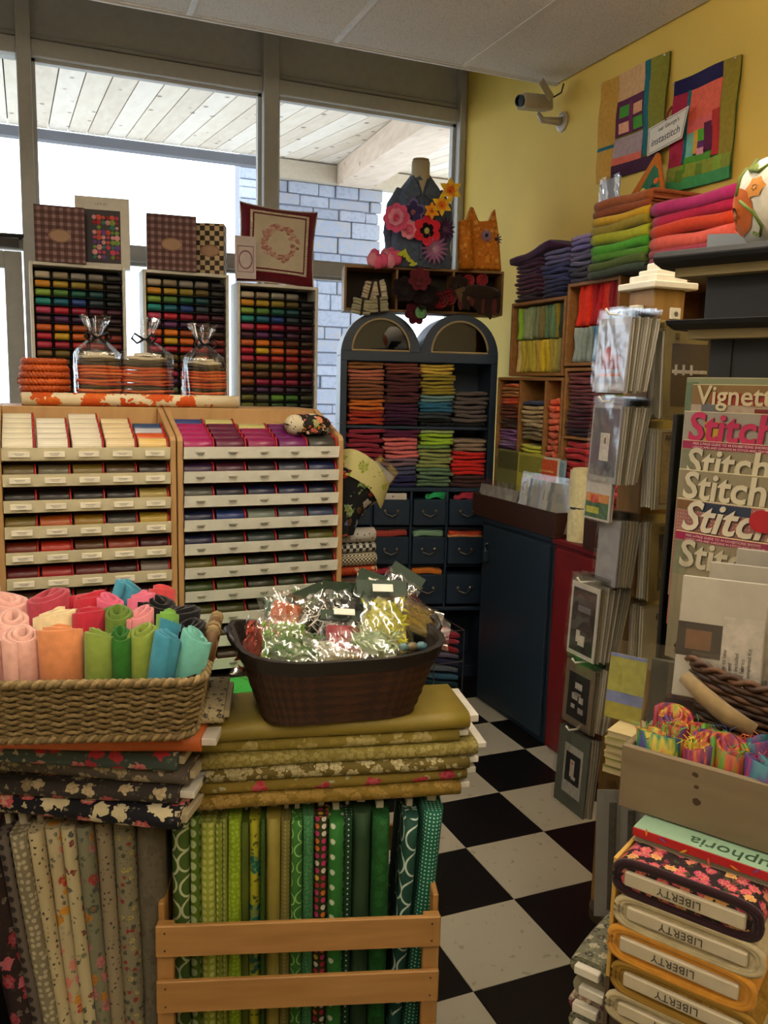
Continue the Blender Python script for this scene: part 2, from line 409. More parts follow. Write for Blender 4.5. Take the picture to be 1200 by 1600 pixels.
# ---------------------------------------------------------------- outdoors
ZS = lambda y: 3.20 + .10 * (y - 4.7)
sof = tag(bpy.data.objects.new('porch_soffit', None), 'pale knotty pine plank soffit of the porch outside', 'soffit'); coll.objects.link(sof); sof.location = (0, 4.70, 3.2)
pine = [knotwood('#dccdb8', '#e8dccb', '#7d6650'), knotwood('#d2c1ab', '#e2d4c2', '#7d6650'), knotwood('#e2d6c6', '#eee4d6', '#8d765e')]
x = -1.4; k = 0
while x < 5.4:
    w = .150
    vs = [(x + .004, 0, 0), (x + w - .004, 0, 0), (x + w - .004, 3.12, .312), (x + .004, 3.12, .312)]
    MB().add([Vector(p) for p in vs] + [Vector(p) + Vector((0, 0, .03)) for p in vs], [(3, 2, 1, 0), (4, 5, 6, 7), (0, 1, 5, 4), (1, 2, 6, 5), (2, 3, 7, 6), (3, 0, 4, 7)]).build('soffit_plank', pine[k % 3], sof)
    x += w; k += 1
MB().add([(-1.6, .0, .04), (5.6, .0, .04), (5.6, 3.12, .352), (-1.6, 3.12, .352), (-1.6, .0, .12), (5.6, .0, .12), (5.6, 3.12, .43), (-1.6, 3.12, .43)], [(0, 3, 2, 1), (4, 5, 6, 7), (0, 1, 5, 4), (1, 2, 6, 5), (2, 3, 7, 6), (3, 0, 4, 7)]).build('backing', plain('#4a4238', .9), sof)
cl = MB().lathe([(.085, .0), (.085, .02), (.06, .02), (.05, .06)], 20, (.20, .62, .050)); cl.build('recessed_light', plain('#c9cdd2', .25, .8), sof)
tag(MB().box(-3, 5.6, 7.83, 7.93, 3.43, 3.51).build('fascia_beam', plain('#6a6c74', .7)), 'grey painted beam along the outer edge of the porch soffit', 'beam')
stone_c = [speckle(c, e, 30.0, .42, .9, .5) for c, e in (('#9196a6', '#868b9a'), ('#9a9fae', '#9095a4'), ('#949aab', '#a09c9a'), ('#9fa4b2', '#949aa8'))]
rs = random.Random(5)
def stone_pier(name, label, x0, x1, y0, y1, z0, z1, hs):
    p = tag(MB().box(x0 + .03, x1 - .03, y0 + .03, y1, 0, z1).build(name, plain('#84868f', .95)), label, 'stone pier')
    z = z0
    while z < z1 - .02:
        h = min(rs.choice(hs), z1 - z); x = x0
        if z1 - z - h < .03: h = z1 - z
        while x < x1 - .02:
            w = rs.uniform(.16, .42) if x1 - x > .3 else x1 - x
            if x1 - x - w < .1: w = x1 - x
            e = rs.uniform(-.025, .03) if x + w >= x1 - .001 else 0
            MB().box(x + .004, x + w - .004 + e, y0 + rs.uniform(-.02, .015), y0 + .05, z + .004, z + h - .004).build('stone', rs.choice(stone_c), p, bevel=.008)
            x += w
        z += h
    return p
stone_pier('stone_pier', 'pale blue grey ashlar stone pier beyond the right window', 2.10, 3.17, 7.78, 8.2, .6, 3.33, (.09, .12, .15, .10))
stone_pier('stone_column', 'brown stacked stone column far outside behind the plaid boxes', 2.62, 2.92, 11.2, 11.6, 1.2, 4.4, (.1, .14))
tag(MB().box(2.16, 4.15, 7.70, 7.82, 3.33, 3.485).build('porch_lintel', plain('#b7aa96', .8)), 'beige lintel above the pale stone pier', 'beam')
tag(MB().add([(x_, y_, ZS(y_) - d_) for d_ in (.19, .006) for (x_, y_) in ((2.20, 4.72), (2.48, 4.72), (3.02, 7.68), (2.70, 7.68))], [(0, 3, 2, 1), (4, 5, 6, 7), (0, 1, 5, 4), (1, 2, 6, 5), (2, 3, 7, 6), (3, 0, 4, 7)]).build('porch_beam', knotwood('#c9b09a', '#dcc7b2', '#8d6a50')), 'pinkish timber beam under the porch soffit', 'beam')
structure(MB().box(-30, 40, 4.72, 60, -.2, -.08).build('ground', plain('#b5b3ae', .9)))
# ---------------------------------------------------------------- wall camera
W = thing('security_camera', 'small beige security camera on a bracket high on the yellow wall', 'camera', (XW, 3.575, 2.755))
beige = plain('#a8a08c', .5)
MB().lathe([(.045, 0), (.045, .008), (.03, .014)], 20).build('mount_plate', beige, W, smooth=False, mx=Matrix.Translation((0, 0, 0)) @ Matrix.Rotation(-math.pi / 2, 4, 'Y') @ Matrix.Rotation(0, 4, 'Z'))
MB().tube([(-.01, 0, 0), (-.10, .02, .0), (-.125, .025, .03)], [.02, .014, .01], 10).build('bracket_arm', beige, W, smooth=True)
R_ = Matrix.Rotation(math.radians(195), 4, 'Z') @ Matrix.Rotation(math.radians(8), 4, 'Y')
cm = Matrix.Translation((-.135, .03, .075)) @ R_
body = MB().box(-.09, .10, -.032, .032, -.032, .032).build('camera_body', beige, W, bevel=.007, mx=cm)
MB().lathe([(.026, 0), (.026, .012), (.02, .012), (.018, .004)], 16).build('lens', plain('#16181d', .15), body, mx=Matrix.Translation((.10, 0, 0)) @ Matrix.Rotation(math.pi / 2, 4, 'Y'))
MB().box(-.045, .045, -.045, .045, 0, .006).build('shade_plate', beige, W, bevel=.002, mx=Matrix.Translation((-.115, -.02, .118)) @ Matrix.Rotation(.5, 4, 'Z') @ Matrix.Rotation(1.15, 4, 'X') @ Matrix.Rotation(.6, 4, 'Z'))
MB().tube([(-.06, -.0, .1), (-.03, -.02, .12), (-.02, -.02, .16)], .004, 6).build('cable', dark_gasket, W)
# ---------------------------------------------------------------- patchwork hangings
def hanging(name, label, y_l, y_r, z_t, z_b, dz_r, patches, base):
    # u runs from the far (left) edge to the near (right) edge, v down
    w, h = y_l - y_r, z_t - z_b
    q = thing(name, label, 'wall hanging', mat=frame((XW - .012, y_l, z_b), (0, -1, 0), (0, 0, 1)))
    wob = lambda x, y: .006 * math.sin(7 * x / w + 3 * y / h) + .003 * math.sin(13 * y / h)
    def sheet(nm, u0, u1, v0, v1, mat, off):
        b = MB()
        f0 = lambda a, c, o: (w * (u0 + (u1 - u0) * a), h * (1 - v1 + (v1 - v0) * c) + dz_r * (u0 + (u1 - u0) * a), o + wob(w * (u0 + (u1 - u0) * a), h * c * (v1 - v0) + h * (1 - v1)))
        b.grid(lambda a, c: f0(a, c, off), 6, 6); b.grid(lambda a, c: f0(a, c, off - .003), 6, 6)
        n = 7
        for s_ in range(2):
            pass
        b.build(nm, mat, q, smooth=True)
    sheet('backing', 0, 1, 0, 1, base, -.004)
    for k, (u0, u1, v0, v1, c) in enumerate(patches): sheet('patch', u0, u1, v0, v1, felt(c, 1.15), .0006 + .0003 * k)
    for a, c in ((.03, .97), (.97, .97)): MB().lathe([(.004, 0), (.005, .003), (.002, .006)], 8, (w * a, h * c + dz_r * a, .012)).build('pin', plain('#d0d0d0', .3, .9), q)
    return q
hanging('patchwork_hanging', 'ochre and olive patchwork hanging pinned left of the other one', 3.272, 2.845, 2.835, 2.415, -.008,
        [(0, .27, 0, 1, '#b88a34'), (0, .27, .60, .69, '#14606e'), (.27, .69, 0, .26, '#c59a6a'), (.69, .77, 0, .86, '#146068'), (.77, 1, 0, .9, '#7d7a24'),
         (.27, .69, .26, .60, '#55183e'), (.32, .47, .32, .43, '#3f8a26'), (.53, .68, .34, .44, '#d0926a'), (.53, .68, .47, .58, '#3f8a26'), (.32, .47, .48, .58, '#d49a78'),
         (.27, .69, .62, .81, '#a08a8c'), (.27, .69, .81, .88, '#c8604c'), (.27, 1, .88, 1.0, '#3a1430'), (.47, .53, .30, .6, '#6a1a4a')], felt('#7d7a24'))
hanging('patchwork_hanging', 'crimson and coral patchwork hanging with navy top on yellow wall', 2.803, 2.470, 2.70, 2.285, -.006,
        [(0, .78, 0, .13, '#1a1546'), (.78, 1, 0, .86, '#8a7a26'), (0, .22, .13, .78, '#9c1f3e'), (.22, .27, .12, .76, '#146068'), (.27, .78, .13, .40, '#d8604a'),
         (.27, .66, .40, .51, '#d0605e'), (.66, .78, .38, .76, '#b02a28'), (.27, .37, .51, .74, '#6fae9e'), (.37, .43, .5, .7, '#c89a3a'), (.43, .53, .5, .60, '#4f9a26'), (.43, .53, .6, .66, '#5a2a5e'),
         (.43, .53, .66, .72, '#d08a9a'), (.53, .66, .46, .70, '#5a143e'), (.27, .66, .72, .86, '#4a8a2a'), (0, 1, .78, .90, '#7d8a2e'), (0, 1, .90, 1, '#3d8a52'),
         (.16, .28, .82, .93, '#5c7a26'), (.46, .56, .80, .9, '#5c7a26'), (.72, .86, .78, .9, '#7a9a30')], felt('#4a7a3a'))
# swing tag with lettering
c0 = atX(1040, 212, 2.335)
tg = thing('name_card', 'white bordered name card with black lettering hung between the two patchwork hangings', 'card', mat=frame((2.335, c0.y + .10, c0.z - .055), (0, -1, .12), (.0, -.1, 1)))
MB().prism([(0, 0), (.195, .0), (.235, .105), (.01, .105)], 0, .0015).build('card', CARD, tg)
ink = plain('#33303a', .7)
b = MB()
for p in (((.008, .006), (.192, .006)), ((.192, .006), (.226, .099)), ((.226, .099), (.016, .099)), ((.016, .099), (.008, .006))): b.tube([(p[0][0], p[0][1], .002), (p[1][0], p[1][1], .002)], .0009, 4)
b.build('border_line', ink, tg)
text('lettering', 'our George\'s', .022, ink, tg, Matrix.Translation((.065, .072, .0017)), shear=.2); text('lettering', 'instastitch', .040, ink, tg, Matrix.Translation((.022, .028, .0017)), shear=.25)
MB().tube([(.11, .10, 0), (.115, .13, -.005), (.12, .15, -.02)], .005, 6).build('ribbon', felt('#8a3a34'), tg)
# ================================================================ shared soft goods
def cloth_variant(seed):
    r = random.Random(seed); nx = 8; b = MB()
    prof0 = [(1, .02), (.25, .0), (.035, .10), (.0, .35), (.012, .46), (.002, .56), (.0, .7), (.035, .92), (.25, 1.0), (1, .98)]
    ph = [r.uniform(0, 6) for _ in range(4)]; vs = []; n = len(prof0)
    for i in range(nx + 1):
        x = -.5 + i / nx; dz = .15 * math.sin(3.2 * x + ph[0]) + .08 * math.sin(8 * x + ph[1]); dy = .025 * math.sin(4 * x + ph[2]) + .02 * r.random()
        e = .86 if i in (0, nx) else 1.0
        for (y, z) in prof0: vs.append((x, y + dy * (1 - y), .5 + (z - .5) * e + dz * (1 if y < .9 else .4)))
    fs = [(i * n + k, i * n + k + 1, (i + 1) * n + k + 1, (i + 1) * n + k) for i in range(nx) for k in range(n - 1)]
    fs += [(i * n + n - 1, i * n, (i + 1) * n, (i + 1) * n + n - 1) for i in range(nx)]
    fs += [tuple(range(n)), tuple(nx * n + k for k in range(n))]
    me = b.add(vs, fs).mesh('folded_cloth', smooth=True); return me
CLOTH = [cloth_variant(s) for s in range(8)]
rc = random.Random(11)
def cloth(mat, label, group, M, w, d, t, name='folded_cloth', cat='folded cloth'):
    o = inst(name, CLOTH[rc.randrange(8)], mat, None, mx=M @ Matrix.Diagonal((w, d, t, 1)))
    return tag(o, label, cat, group)
def stack(segs, where, group, M, w, d, z0, z1, g=1.0, jit=.012, inv=False):
    """segs: (colour word, hex, count), from the top down; fills z0..z1"""
    items = [(n, h) for n, h, c in segs for _ in range(c)]; t = (z1 - z0) / len(items)
    for k, (n, h) in enumerate(items):
        z = z1 - (k + 1) * t
        mx = M @ Matrix.Translation((rc.uniform(-jit, jit), rc.uniform(-jit, jit) * .6, z)) @ Matrix.Rotation(rc.uniform(-.02, .02), 4, 'Z')
        cloth(felt(h, g), '%s folded wool, %s from top in %s' % (n, ORD[k], where), group, mx, w * rc.uniform(.93, 1.0), d, t * 1.02)
# ================================================================ arched navy cabinet
_before = set(coll.objects)
NAVY = plain('#24364a', .45, var=.08, scale=8.0); CREAMT = plain('#a2916a', .6)
AX0, AX1, AY, AYB = 1.396, 2.242, 3.88, 4.22
ac = thing('arched_cabinet', 'navy blue cabinet with twin arched glass top standing in the corner', 'cabinet', (1.82, AY, 0))
def abox(nm, x0, x1, y0, y1, z0, z1, m=NAVY, bev=.003, par=ac): return MB().box(x0 - 1.82, x1 - 1.82, y0 - AY, y1 - AY, z0, z1).build(nm, m, par, bevel=bev)
abox('side_panel', AX0, AX0 + .035, AY, AYB, 0, 1.66); abox('side_panel', AX1 - .035, AX1, AY, AYB, 0, 1.66)
abox('back_panel', AX0 + .03, AX1 - .03, AYB - .015, AYB, 0, 1.66); abox('rail', AX0 + .001, AX1 - .001, AY - .004, AY + .03, 1.632, 1.682)
abox('shelf', AX0 + .035, AX1 - .035, AY + .02, AYB - .015, 1.30, 1.315); abox('shelf', AX0 + .035, AX1 - .035, AY + .005, AYB - .015, .985, 1.005)
abox('plinth', AX0 + .01, AX1 - .01, AY + .01, AYB, 0, .06); abox('shelf', AX0 + .035, AX1 - .035, AY + .01, AYB - .015, .36, .38)
for cx in (1.6075, 2.0305):
    R1, R2, n = .2115, .152, 24; b = MB(); vs = []; fs = []
    pts = [(math.cos(math.pi * k / n), math.sin(math.pi * k / n)) for k in range(n + 1)]
    for y in (0.0, .34):
        for (c, s) in pts: vs.append((cx - 1.82 + R1 * c, y, 1.66 + R1 * s))
    m = n + 1
    for (c, s) in pts: vs.append((cx - 1.82 + R2 * c, 0.0, 1.682 + R2 * s))
    for (c, s) in pts: vs.append((cx - 1.82 + R2 * c, .03, 1.682 + R2 * s))
    for (c, s) in pts: vs.append((cx - 1.82 + (R1 - .012) * c, .03, 1.66 + (R1 - .012) * s))
    for (c, s) in pts: vs.append((cx - 1.82 + (R1 - .012) * c, .34, 1.66 + (R1 - .012) * s))
    for k in range(n):
        fs += [(k, k + 1, m + k + 1, m + k), (k, 2 * m + k, 2 * m + k + 1, k + 1), (2 * m + k, 3 * m + k, 3 * m + k + 1, 2 * m + k + 1), (3 * m + k, 4 * m + k, 4 * m + k + 1, 3 * m + k + 1),
               (4 * m + k, 5 * m + k, 5 * m + k + 1, 4 * m + k + 1), (m + k, 5 * m + k, 5 * m + k + 1, m + k + 1)]
    b.add(vs, fs).build('arch_top', NAVY, ac)
    b = MB(); b.prism([(cx - 1.82 + (R1 - .012) * c, 1.66 + (R1 - .012) * s) for c, s in pts], .325, .34, 'y'); b.build('arch_back', plain('#141a20', .8), ac)
    b = MB(); b.tube([(cx - 1.82 + R2 * c, -.004, 1.684 + R2 * s) for c, s in pts] + [(cx - 1.82 - R2, -.004, 1.684)], .0055, 6, closed=True); b.build('arch_trim', CREAMT, ac)
    b = MB(); b.prism([(cx - 1.82 + R2 * c, 1.682 + R2 * s) for c, s in pts], .012, .016, 'y'); b.build('arch_pane', glass(.08, '#9aa4a8'), ac)
handle_m = plain('#8a8478', .35, .9)
dcols = [(1.435, 1.572), (1.585, 1.785), (1.803, 1.985), (2.002, 2.202)]; drows = [(.815, .945), (.612, .752), (.40, .555)]
for ci, (x0, x1) in enumerate(dcols):
    if ci: abox('divider', x0 - .016, x0 - .002, AY + .004, AYB - .02, .38, .985)
    for ri, (z0, z1) in enumerate(drows):
        if ri: abox('drawer_rail', x0, x1, AY + .03, AYB - .02, z1 + .035, z1 + .048)
        dr = abox('drawer', x0 + .002, x1 - .002, AY - .012, AYB - .05, z0, z1)
        xm = (x0 + x1) / 2 - 1.82; zm = z0 + (z1 - z0) * .55
        MB().tube([(xm - .035, -.014, zm), (xm - .033, -.034, zm - .012), (xm, -.038, zm - .024), (xm + .033, -.034, zm - .012), (xm + .035, -.014, zm)], .0032, 6).build('handle', handle_m, dr, smooth=True)
        for s in (-1, 1): MB().lathe([(.009, 0), (.009, .004), (.004, .008)], 10).build('handle_boss', handle_m, dr, mx=Matrix.Translation((xm + s * .035, -.012, zm)) @ Matrix.Rotation(math.pi / 2, 4, 'X'))
# folded wool on the two shelves
ccx = [(1.437, 1.632), (1.636, 1.826), (1.830, 2.015), (2.020, 2.202)]
upper = [[('tan brown', '#96663f', 2), ('dusty terracotta', '#b06a55', 3), ('chestnut brown', '#85543a', 5), ('burnt orange', '#c56f2c', 3), ('brick red', '#a83c2a', 4)],
         [('rust brown', '#7d463c', 3), ('dark plum brown', '#552a2e', 8), ('dark purple', '#48203f', 4), ('aubergine', '#331630', 2)],
         [('mustard yellow', '#c9ad4a', 3), ('olive', '#968732', 6), ('pale teal', '#6f9496', 2), ('peacock blue', '#2c6888', 3), ('dark slate', '#39424a', 2), ('black', '#15171d', 2)],
         [('charcoal brown', '#5d5452', 7), ('black', '#1c1b1e', 1)]]
lower = [[('raspberry red', '#8a2a3c', 6), ('burgundy', '#5a1424', 6)],
         [('plum', '#5a2042', 2), ('salmon pink', '#cf7274', 5), ('mauve grey', '#7a6472', 2), ('slate blue', '#474b69', 2), ('navy', '#2a2c5a', 3)],
         [('pale sage', '#9aab76', 1), ('lime green', '#98ba36', 3), ('leaf green', '#6f9152', 1), ('khaki green', '#8a945a', 5), ('grey green', '#5f7d62', 5)],
         [('taupe', '#8c7a66', 3), ('scarlet', '#c82a26', 6), ('dark brown', '#452b2a', 3)]]
cname = ['leftmost', 'second', 'third', 'rightmost']
for ci in range(4):
    x0, x1 = ccx[ci]; M0 = Matrix.Translation(((x0 + x1) / 2, AY + .025, 0))
    stack(upper[ci], cname[ci] + ' upper arched cabinet column', 'folded wool in the arched cabinet', M0, x1 - x0, .27, 1.316, 1.628 if ci < 3 else 1.49, 1.25)
    stack(lower[ci], cname[ci] + ' lower arched cabinet column', 'folded wool in the arched cabinet', M0, x1 - x0, .27, 1.006, 1.296 if ci != 3 else 1.25, 1.25)
# goods showing above the drawers
for nm, hx, ci, ri, lab in (('folded_cloth', '#a8443c', 1, 1, 'brick red folded cloth showing above the left middle drawer'), ('folded_cloth', '#7fa688', 2, 1, 'mint green folded cloth above the middle drawer of the arched cabinet'),
                            ('folded_cloth', '#c2482c', 3, 1, 'orange red folded cloth above the right middle drawer'), ('folded_cloth', '#c8742a', 2, 2, 'orange folded cloth showing above the bottom middle drawer'),
                            ('folded_cloth', '#a8384a', 1, 2, 'rose red folded cloth showing above the bottom left drawer')):
    x0, x1 = dcols[ci]; z1 = drows[ri][1]
    cloth(felt(hx, 1.2), lab, 'cloths in the drawers', Matrix.Translation(((x0 + x1) / 2, AY + .0, z1 - .006)), x1 - x0 - .02, .25, .036, nm)
cloth(felt('#d89a66', 1.1), 'peach folded cloth under the orange one at the right drawer', 'cloths in the drawers', Matrix.Translation((2.10, AY - .008, .747)), .19, .25, .016)
o = MB().box(-.075, .075, 0, .02, 0, .032).build('paper_box', WHITE, None, bevel=.002, loc=(1.69, AY - .01, .945)); tag(o, 'white card box end with small dark hole above the drawer', 'box')
MB().lathe([(.004, 0), (.004, .002)], 10).build('hole', dark_gasket, o, mx=Matrix.Translation((.0, -.001, .016)) @ Matrix.Rotation(math.pi / 2, 4, 'X'))
for (x, z, hx, lab) in ((1.93, .965, '#2fae6a', 'bright green ribbon coil spilling over the middle top drawer'), (2.09, .96, '#a83246', 'crimson yarn coil on the right top drawer')):
    b = MB()
    for k in range(4):
        b.tube([(.05 * math.cos(a) * (1 - .12 * k) + .01 * k, .03 * math.sin(a), .006 + .010 * k + .008 * math.sin(3 * a + k)) for a in [2 * math.pi * i / 18 for i in range(18)]], .007, 6, closed=True)
    tag(b.build('yarn_coil', felt(hx, 1.2), None, smooth=True, loc=(x, AY + .045, z - .015)), lab, 'yarn coil')
# tilted pile on the floor shelf beside the blue cupboard
wb_m = plain('#7d7f82', .4, .8)
bk = thing('wire_basket', 'thin wire basket of fabrics on the floor before the arched cabinet', 'wire basket', (1.80, 3.70, 0))
b = MB()
for z in (.02, .17, .33):
    b.tube([(-.16, -.11, z), (.16, -.11, z), (.16, .11, z), (-.16, .11, z)], .003, 5, closed=True)
for x in (-.16, 0, .16):
    for y in (-.11, .11): b.tube([(x, y, .0), (x, y, .33)], .003, 5)
b.build('wire_frame', wb_m, bk)
MB().box(-.16, .16, -.11, .11, .004, .02).build('base_mesh', plain('#303236', .5), bk)
pal = [('rose red', '#b43c50'), ('pink red', '#c0445a'), ('crimson', '#a02a34'), ('lilac grey', '#77718a'), ('dark indigo', '#33345a'), ('grey blue', '#7a8494'), ('petrol blue', '#3e6a86'), ('dark teal', '#22404a')]
for k, (n, h) in enumerate(pal):
    mx = Matrix.Translation((1.83, 3.62, .30 - .036 * k)) @ Matrix.Rotation(math.radians(14), 4, 'Y')
    cloth(felt(h, 1.2), '%s folded fabric, %s from top in the floor wire basket' % (n, ORD[k]), 'fabrics in the wire basket', mx, .24, .16, .03)
# ---------------------------------------------------------------- wooden pigeonhole box on top of the arches
oak = wood('#7d5c36', '#93703f', 5.0, (1, 8, 8), .6)
pb = thing('pigeonhole_box', 'shallow three compartment wooden box lying across the arched cabinet top', 'wooden box', (1.835, 3.90, 1.873))
PX0, PX1, PZ = -.425, .425, .215
b = MB(); 
for nm, a in (('bottom_board', (PX0, PX1, 0, .2, 0, .012)), ('top_board', (PX0, PX1, 0, .2, PZ - .012, PZ)), ('side_board', (PX0, PX0 + .012, 0, .2, .012, PZ - .012)), ('side_board', (PX1 - .012, PX1, 0, .2, .012, PZ - .012)),
              ('divider', (-.155, -.143, 0, .2, .012, PZ - .012)), ('divider', (.148, .160, 0, .2, .012, PZ - .012))):
    MB().box(*a).build(nm, oak, pb, bevel=.002)
MB().box(PX0, PX1, .195, .2, 0, PZ).build('back_board', plain('#2e251b', .8), pb)
# bundles of neutral felt in and before the left compartment
for k, (px, py, yy, n, hx, tilt, lab) in enumerate(((580, 462, 3.86, 6, '#b8ac94', .25, 'beige felt bundle leaning left in the pigeonhole box'), (598, 460, 3.86, 6, '#c4baa4', -.2, 'beige felt bundle leaning right in the pigeonhole box'),
                                                   (572, 484, 3.82, 5, '#a39f84', .12, 'greenish grey felt bundle on the left arch'), (600, 482, 3.82, 5, '#98947a', -.08, 'olive grey felt bundle beside the dark flowers'))):
    p = atY(px, py, yy); t = thing('felt_bundle', lab, 'felt bundle', (p.x, yy, p.z), 0, 'felt bundles on the arches')
    for j in range(n):
        mx = Matrix.Rotation(tilt, 4, 'Y') @ Matrix.Translation((rc.uniform(-.004, .004), 0, -.012 + .014 * j)) @ Matrix.Diagonal((.075 if k < 2 else .095, .05, .016, 1))
        inst('felt_piece', CLOTH[rc.randrange(8)], felt(hx, rc.uniform(.85, 1.2)), t, mx=mx)
    MB().box(-.006, .006, -.004, .052, -.014, .014 * n).build('tie', felt('#332a2a'), t, mx=Matrix.Rotation(tilt, 4, 'Y') @ Matrix.Translation((.0, 0, -.002)))
# ================================================================ flowers
def petal_mesh(shape):
    b = MB(); n = 5
    def f(u, v):
        L = v; wd = {'round': .66 * max(0, 1 - (2 * (.1 + .9 * v) - 1) ** 2) ** .5, 'long': .22 * math.sin(math.pi * (.08 + .9 * v)), 'point': .42 * math.sin(math.pi * (.1 + .9 * v) ** 1.1)}[shape]
        x = (u - .5) * 2 * max(.03, wd) * .62
        return (x, L, .16 * math.sin(v * 2.4) + .25 * x * x - .04 * v)
    b.grid(lambda u, s: f(u, 1 - (1 - s) ** 2), 4, 7); m = b.mesh('petal', smooth=True, fix=False); return m
PETAL = {k: petal_mesh(k) for k in ('round', 'long', 'point')}
def flower(name, label, c, nrm, r, rings_, cmat, cr=.22, shape='round', cat='flower', group='felt flowers on the dress form', bud=None, parts=None):
    r *= 1.18; nrm = Vector(nrm).normalized(); up = Vector((0, 0, 1)) if abs(nrm.z) < .9 else Vector((0, 1, 0))
    u = up.cross(nrm).normalized(); v = nrm.cross(u)
    t = thing(name, label, cat, mat=Matrix(((u.x, v.x, nrm.x, c[0]), (u.y, v.y, nrm.y, c[1]), (u.z, v.z, nrm.z, c[2]), (0, 0, 0, 1))), group=group)
    for (n, sc, lift, mat, off) in rings_:
        for k in range(n):
            a = 2 * math.pi * (k + off) / n
            mx = Matrix.Rotation(a, 4, 'Z') @ Matrix.Translation((0, r * .06, r * .05)) @ Matrix.Rotation(lift, 4, 'X') @ Matrix.Diagonal((r * sc * (1.0 if shape != 'long' else .8), r * sc, r * sc, 1))
            inst('petal', PETAL[shape], mat, t, mx=mx)
    MB().ball((0, 0, r * .12), (r * cr, r * cr, r * cr * .8), 10, 6, amp=.2, seed=len(label)).build('flower_centre', cmat, t, smooth=True)
    return t
def rose(name, label, c, nrm, r, mat, group='felt flowers on the dress form'):
    nrm = Vector(nrm).normalized(); u = Vector((0, 0, 1)).cross(nrm).normalized(); v = nrm.cross(u)
    t = thing(name, label, 'flower', mat=Matrix(((u.x, v.x, nrm.x, c[0]), (u.y, v.y, nrm.y, c[1]), (u.z, v.z, nrm.z, c[2]), (0, 0, 0, 1))), group=group)
    b = MB(); n = 60
    b.grid(lambda s, h: ((r * (.12 + .88 * s)) * math.cos(s * 5.2 * math.pi) * (1 + .15 * h), (r * (.12 + .88 * s)) * math.sin(s * 5.2 * math.pi) * (1 + .15 * h), (h - .5) * r * .7 + .25 * r * (1 - s)), n, 2)
    b.build('rolled_petal', mat, t, smooth=True); MB().lathe([(r * .95, -.3 * r), (r * .9, -.25 * r)], 16).build('base', mat, t)
    return t
# ---------------------------------------------------------------- dress form in a denim jacket
DEN = felt('#4e5a6e', 1.15, .25)
FX, FY, FZ = 1.80, 3.95, 2.09
df = thing('dress_form', 'dress form torso in a dark denim jacket decorated with flowers', 'dress form', (FX, FY, FZ))
def tor(z):    # half width, half depth
    P = [(0, .15, .09), (.06, .155, .095), (.14, .155, .10), (.24, .15, .10), (.32, .135, .09), (.38, .10, .075), (.42, .065, .055), (.44, .05, .045)]
    for (a, w, d_), (b_, w2, d2) in zip(P, P[1:]):
        if z <= b_: k = (z - a) / (b_ - a); return w + (w2 - w) * k, d_ + (d2 - d_) * k
    return P[-1][1:]
b = MB(); b.grid(lambda u, v: (tor(v * .44)[0] * math.cos(2 * math.pi * u), tor(v * .44)[1] * math.sin(2 * math.pi * u) + .004 * math.sin(9 * u * 6.28 + 8 * v), v * .44 + .006 * math.sin(20 * u)), 36, 16, True)
b.lathe([(.150, 0.0), (.150, .005)], 36, (0, 0, 0), 1, .58); b.build('jacket', DEN, df, smooth=True)
for s in (-1, 1):
    MB().tube([(s * .095, 0, .365), (s * .13, .0, .29), (s * .145, .01, .16), (s * .145, .0, .06), (s * .14, -.02, .0)], [.03, .044, .042, .038, .036], 12).build('sleeve', DEN, df, smooth=True)
    b = MB(); pts = [(s * .008, .335), (s * .042, .408), (s * .060, .402), (s * .100, .340), (s * .058, .300)]
    b.add([(x, -.06 - .035 * (1 - abs(x) / .12), z) for x, z in pts] + [(x, -.075 - .035 * (1 - abs(x) / .12), z) for x, z in pts], [(0, 1, 2, 3, 4), (9, 8, 7, 6, 5)] + [(i, (i + 1) % 5, 5 + (i + 1) % 5, 5 + i) for i in range(5)])
    b.build('collar', DEN, df, bevel=.003)
    MB().box(s * .08 - .04, s * .08 + .04, -.103, -.09, .21, .27).build('pocket', DEN, df, bevel=.006)
MB().box(-.008, .008, -.112, -.09, .03, .33).build('button_band', DEN, df, bevel=.003)
MB().tube([(0, -.01, .36), (0, -.01, .43), (0, -.01, .50)], [.062, .048, .047], 18).build('neck', plain('#b5a98c', .7), df, smooth=True)
MB().prism([(-.018, .40), (.018, .40), (0, .335)], -.098, -.06, 'y').build('shirt_front', plain('#b5a98c', .8), df)
MB().lathe([(.043, .50), (.043, .512)], 18, (0, -.01, 0)).build('neck_cap', plain('#8f7a55', .6), df)
FR = (0, -1, .05)
PK, PK2, RD, PUR = felt('#d0567e', 1.2), felt('#d98aa0', 1.2), felt('#c8283a', 1.2), felt('#3a335e', 1.2)
def F(px, py, yy): p = atY(px, py, yy); return (p.x, p.y, p.z)
flower('peony', 'large deep pink peony on the left shoulder of the denim jacket', F(627, 340, 3.84), (-.35, -1, .1), .062, [(8, 1, .35, PK, 0), (7, .8, .8, PK2, .5), (5, .5, 1.1, PK, .2)], PK)
flower('peony', 'small light pink peony below the pansy on the jacket', F(645, 358, 3.83), FR, .042, [(8, 1, .4, PK2, 0), (6, .75, .9, PK, .5), (4, .5, 1.2, PK2, .1)], PK)
rose('rosebud', 'tiny pale pink rosebud hanging below the small peony', F(650, 368, 3.825), FR, .014, PK2)
flower('pansy', 'dark violet pansy with pale edging on the jacket chest', F(651, 331, 3.84), FR, .055, [(5, 1, .15, felt('#6a6590', 1.2), 0), (5, .8, .25, PUR, .0)], felt('#a06a72'))
flower('poppy', 'red poppy with black middle at the centre of the jacket', F(673, 361, 3.83), FR, .062, [(6, 1, .25, RD, 0), (5, .55, .4, felt('#1d1718'), .3)], felt('#b5b06a', 1.2))
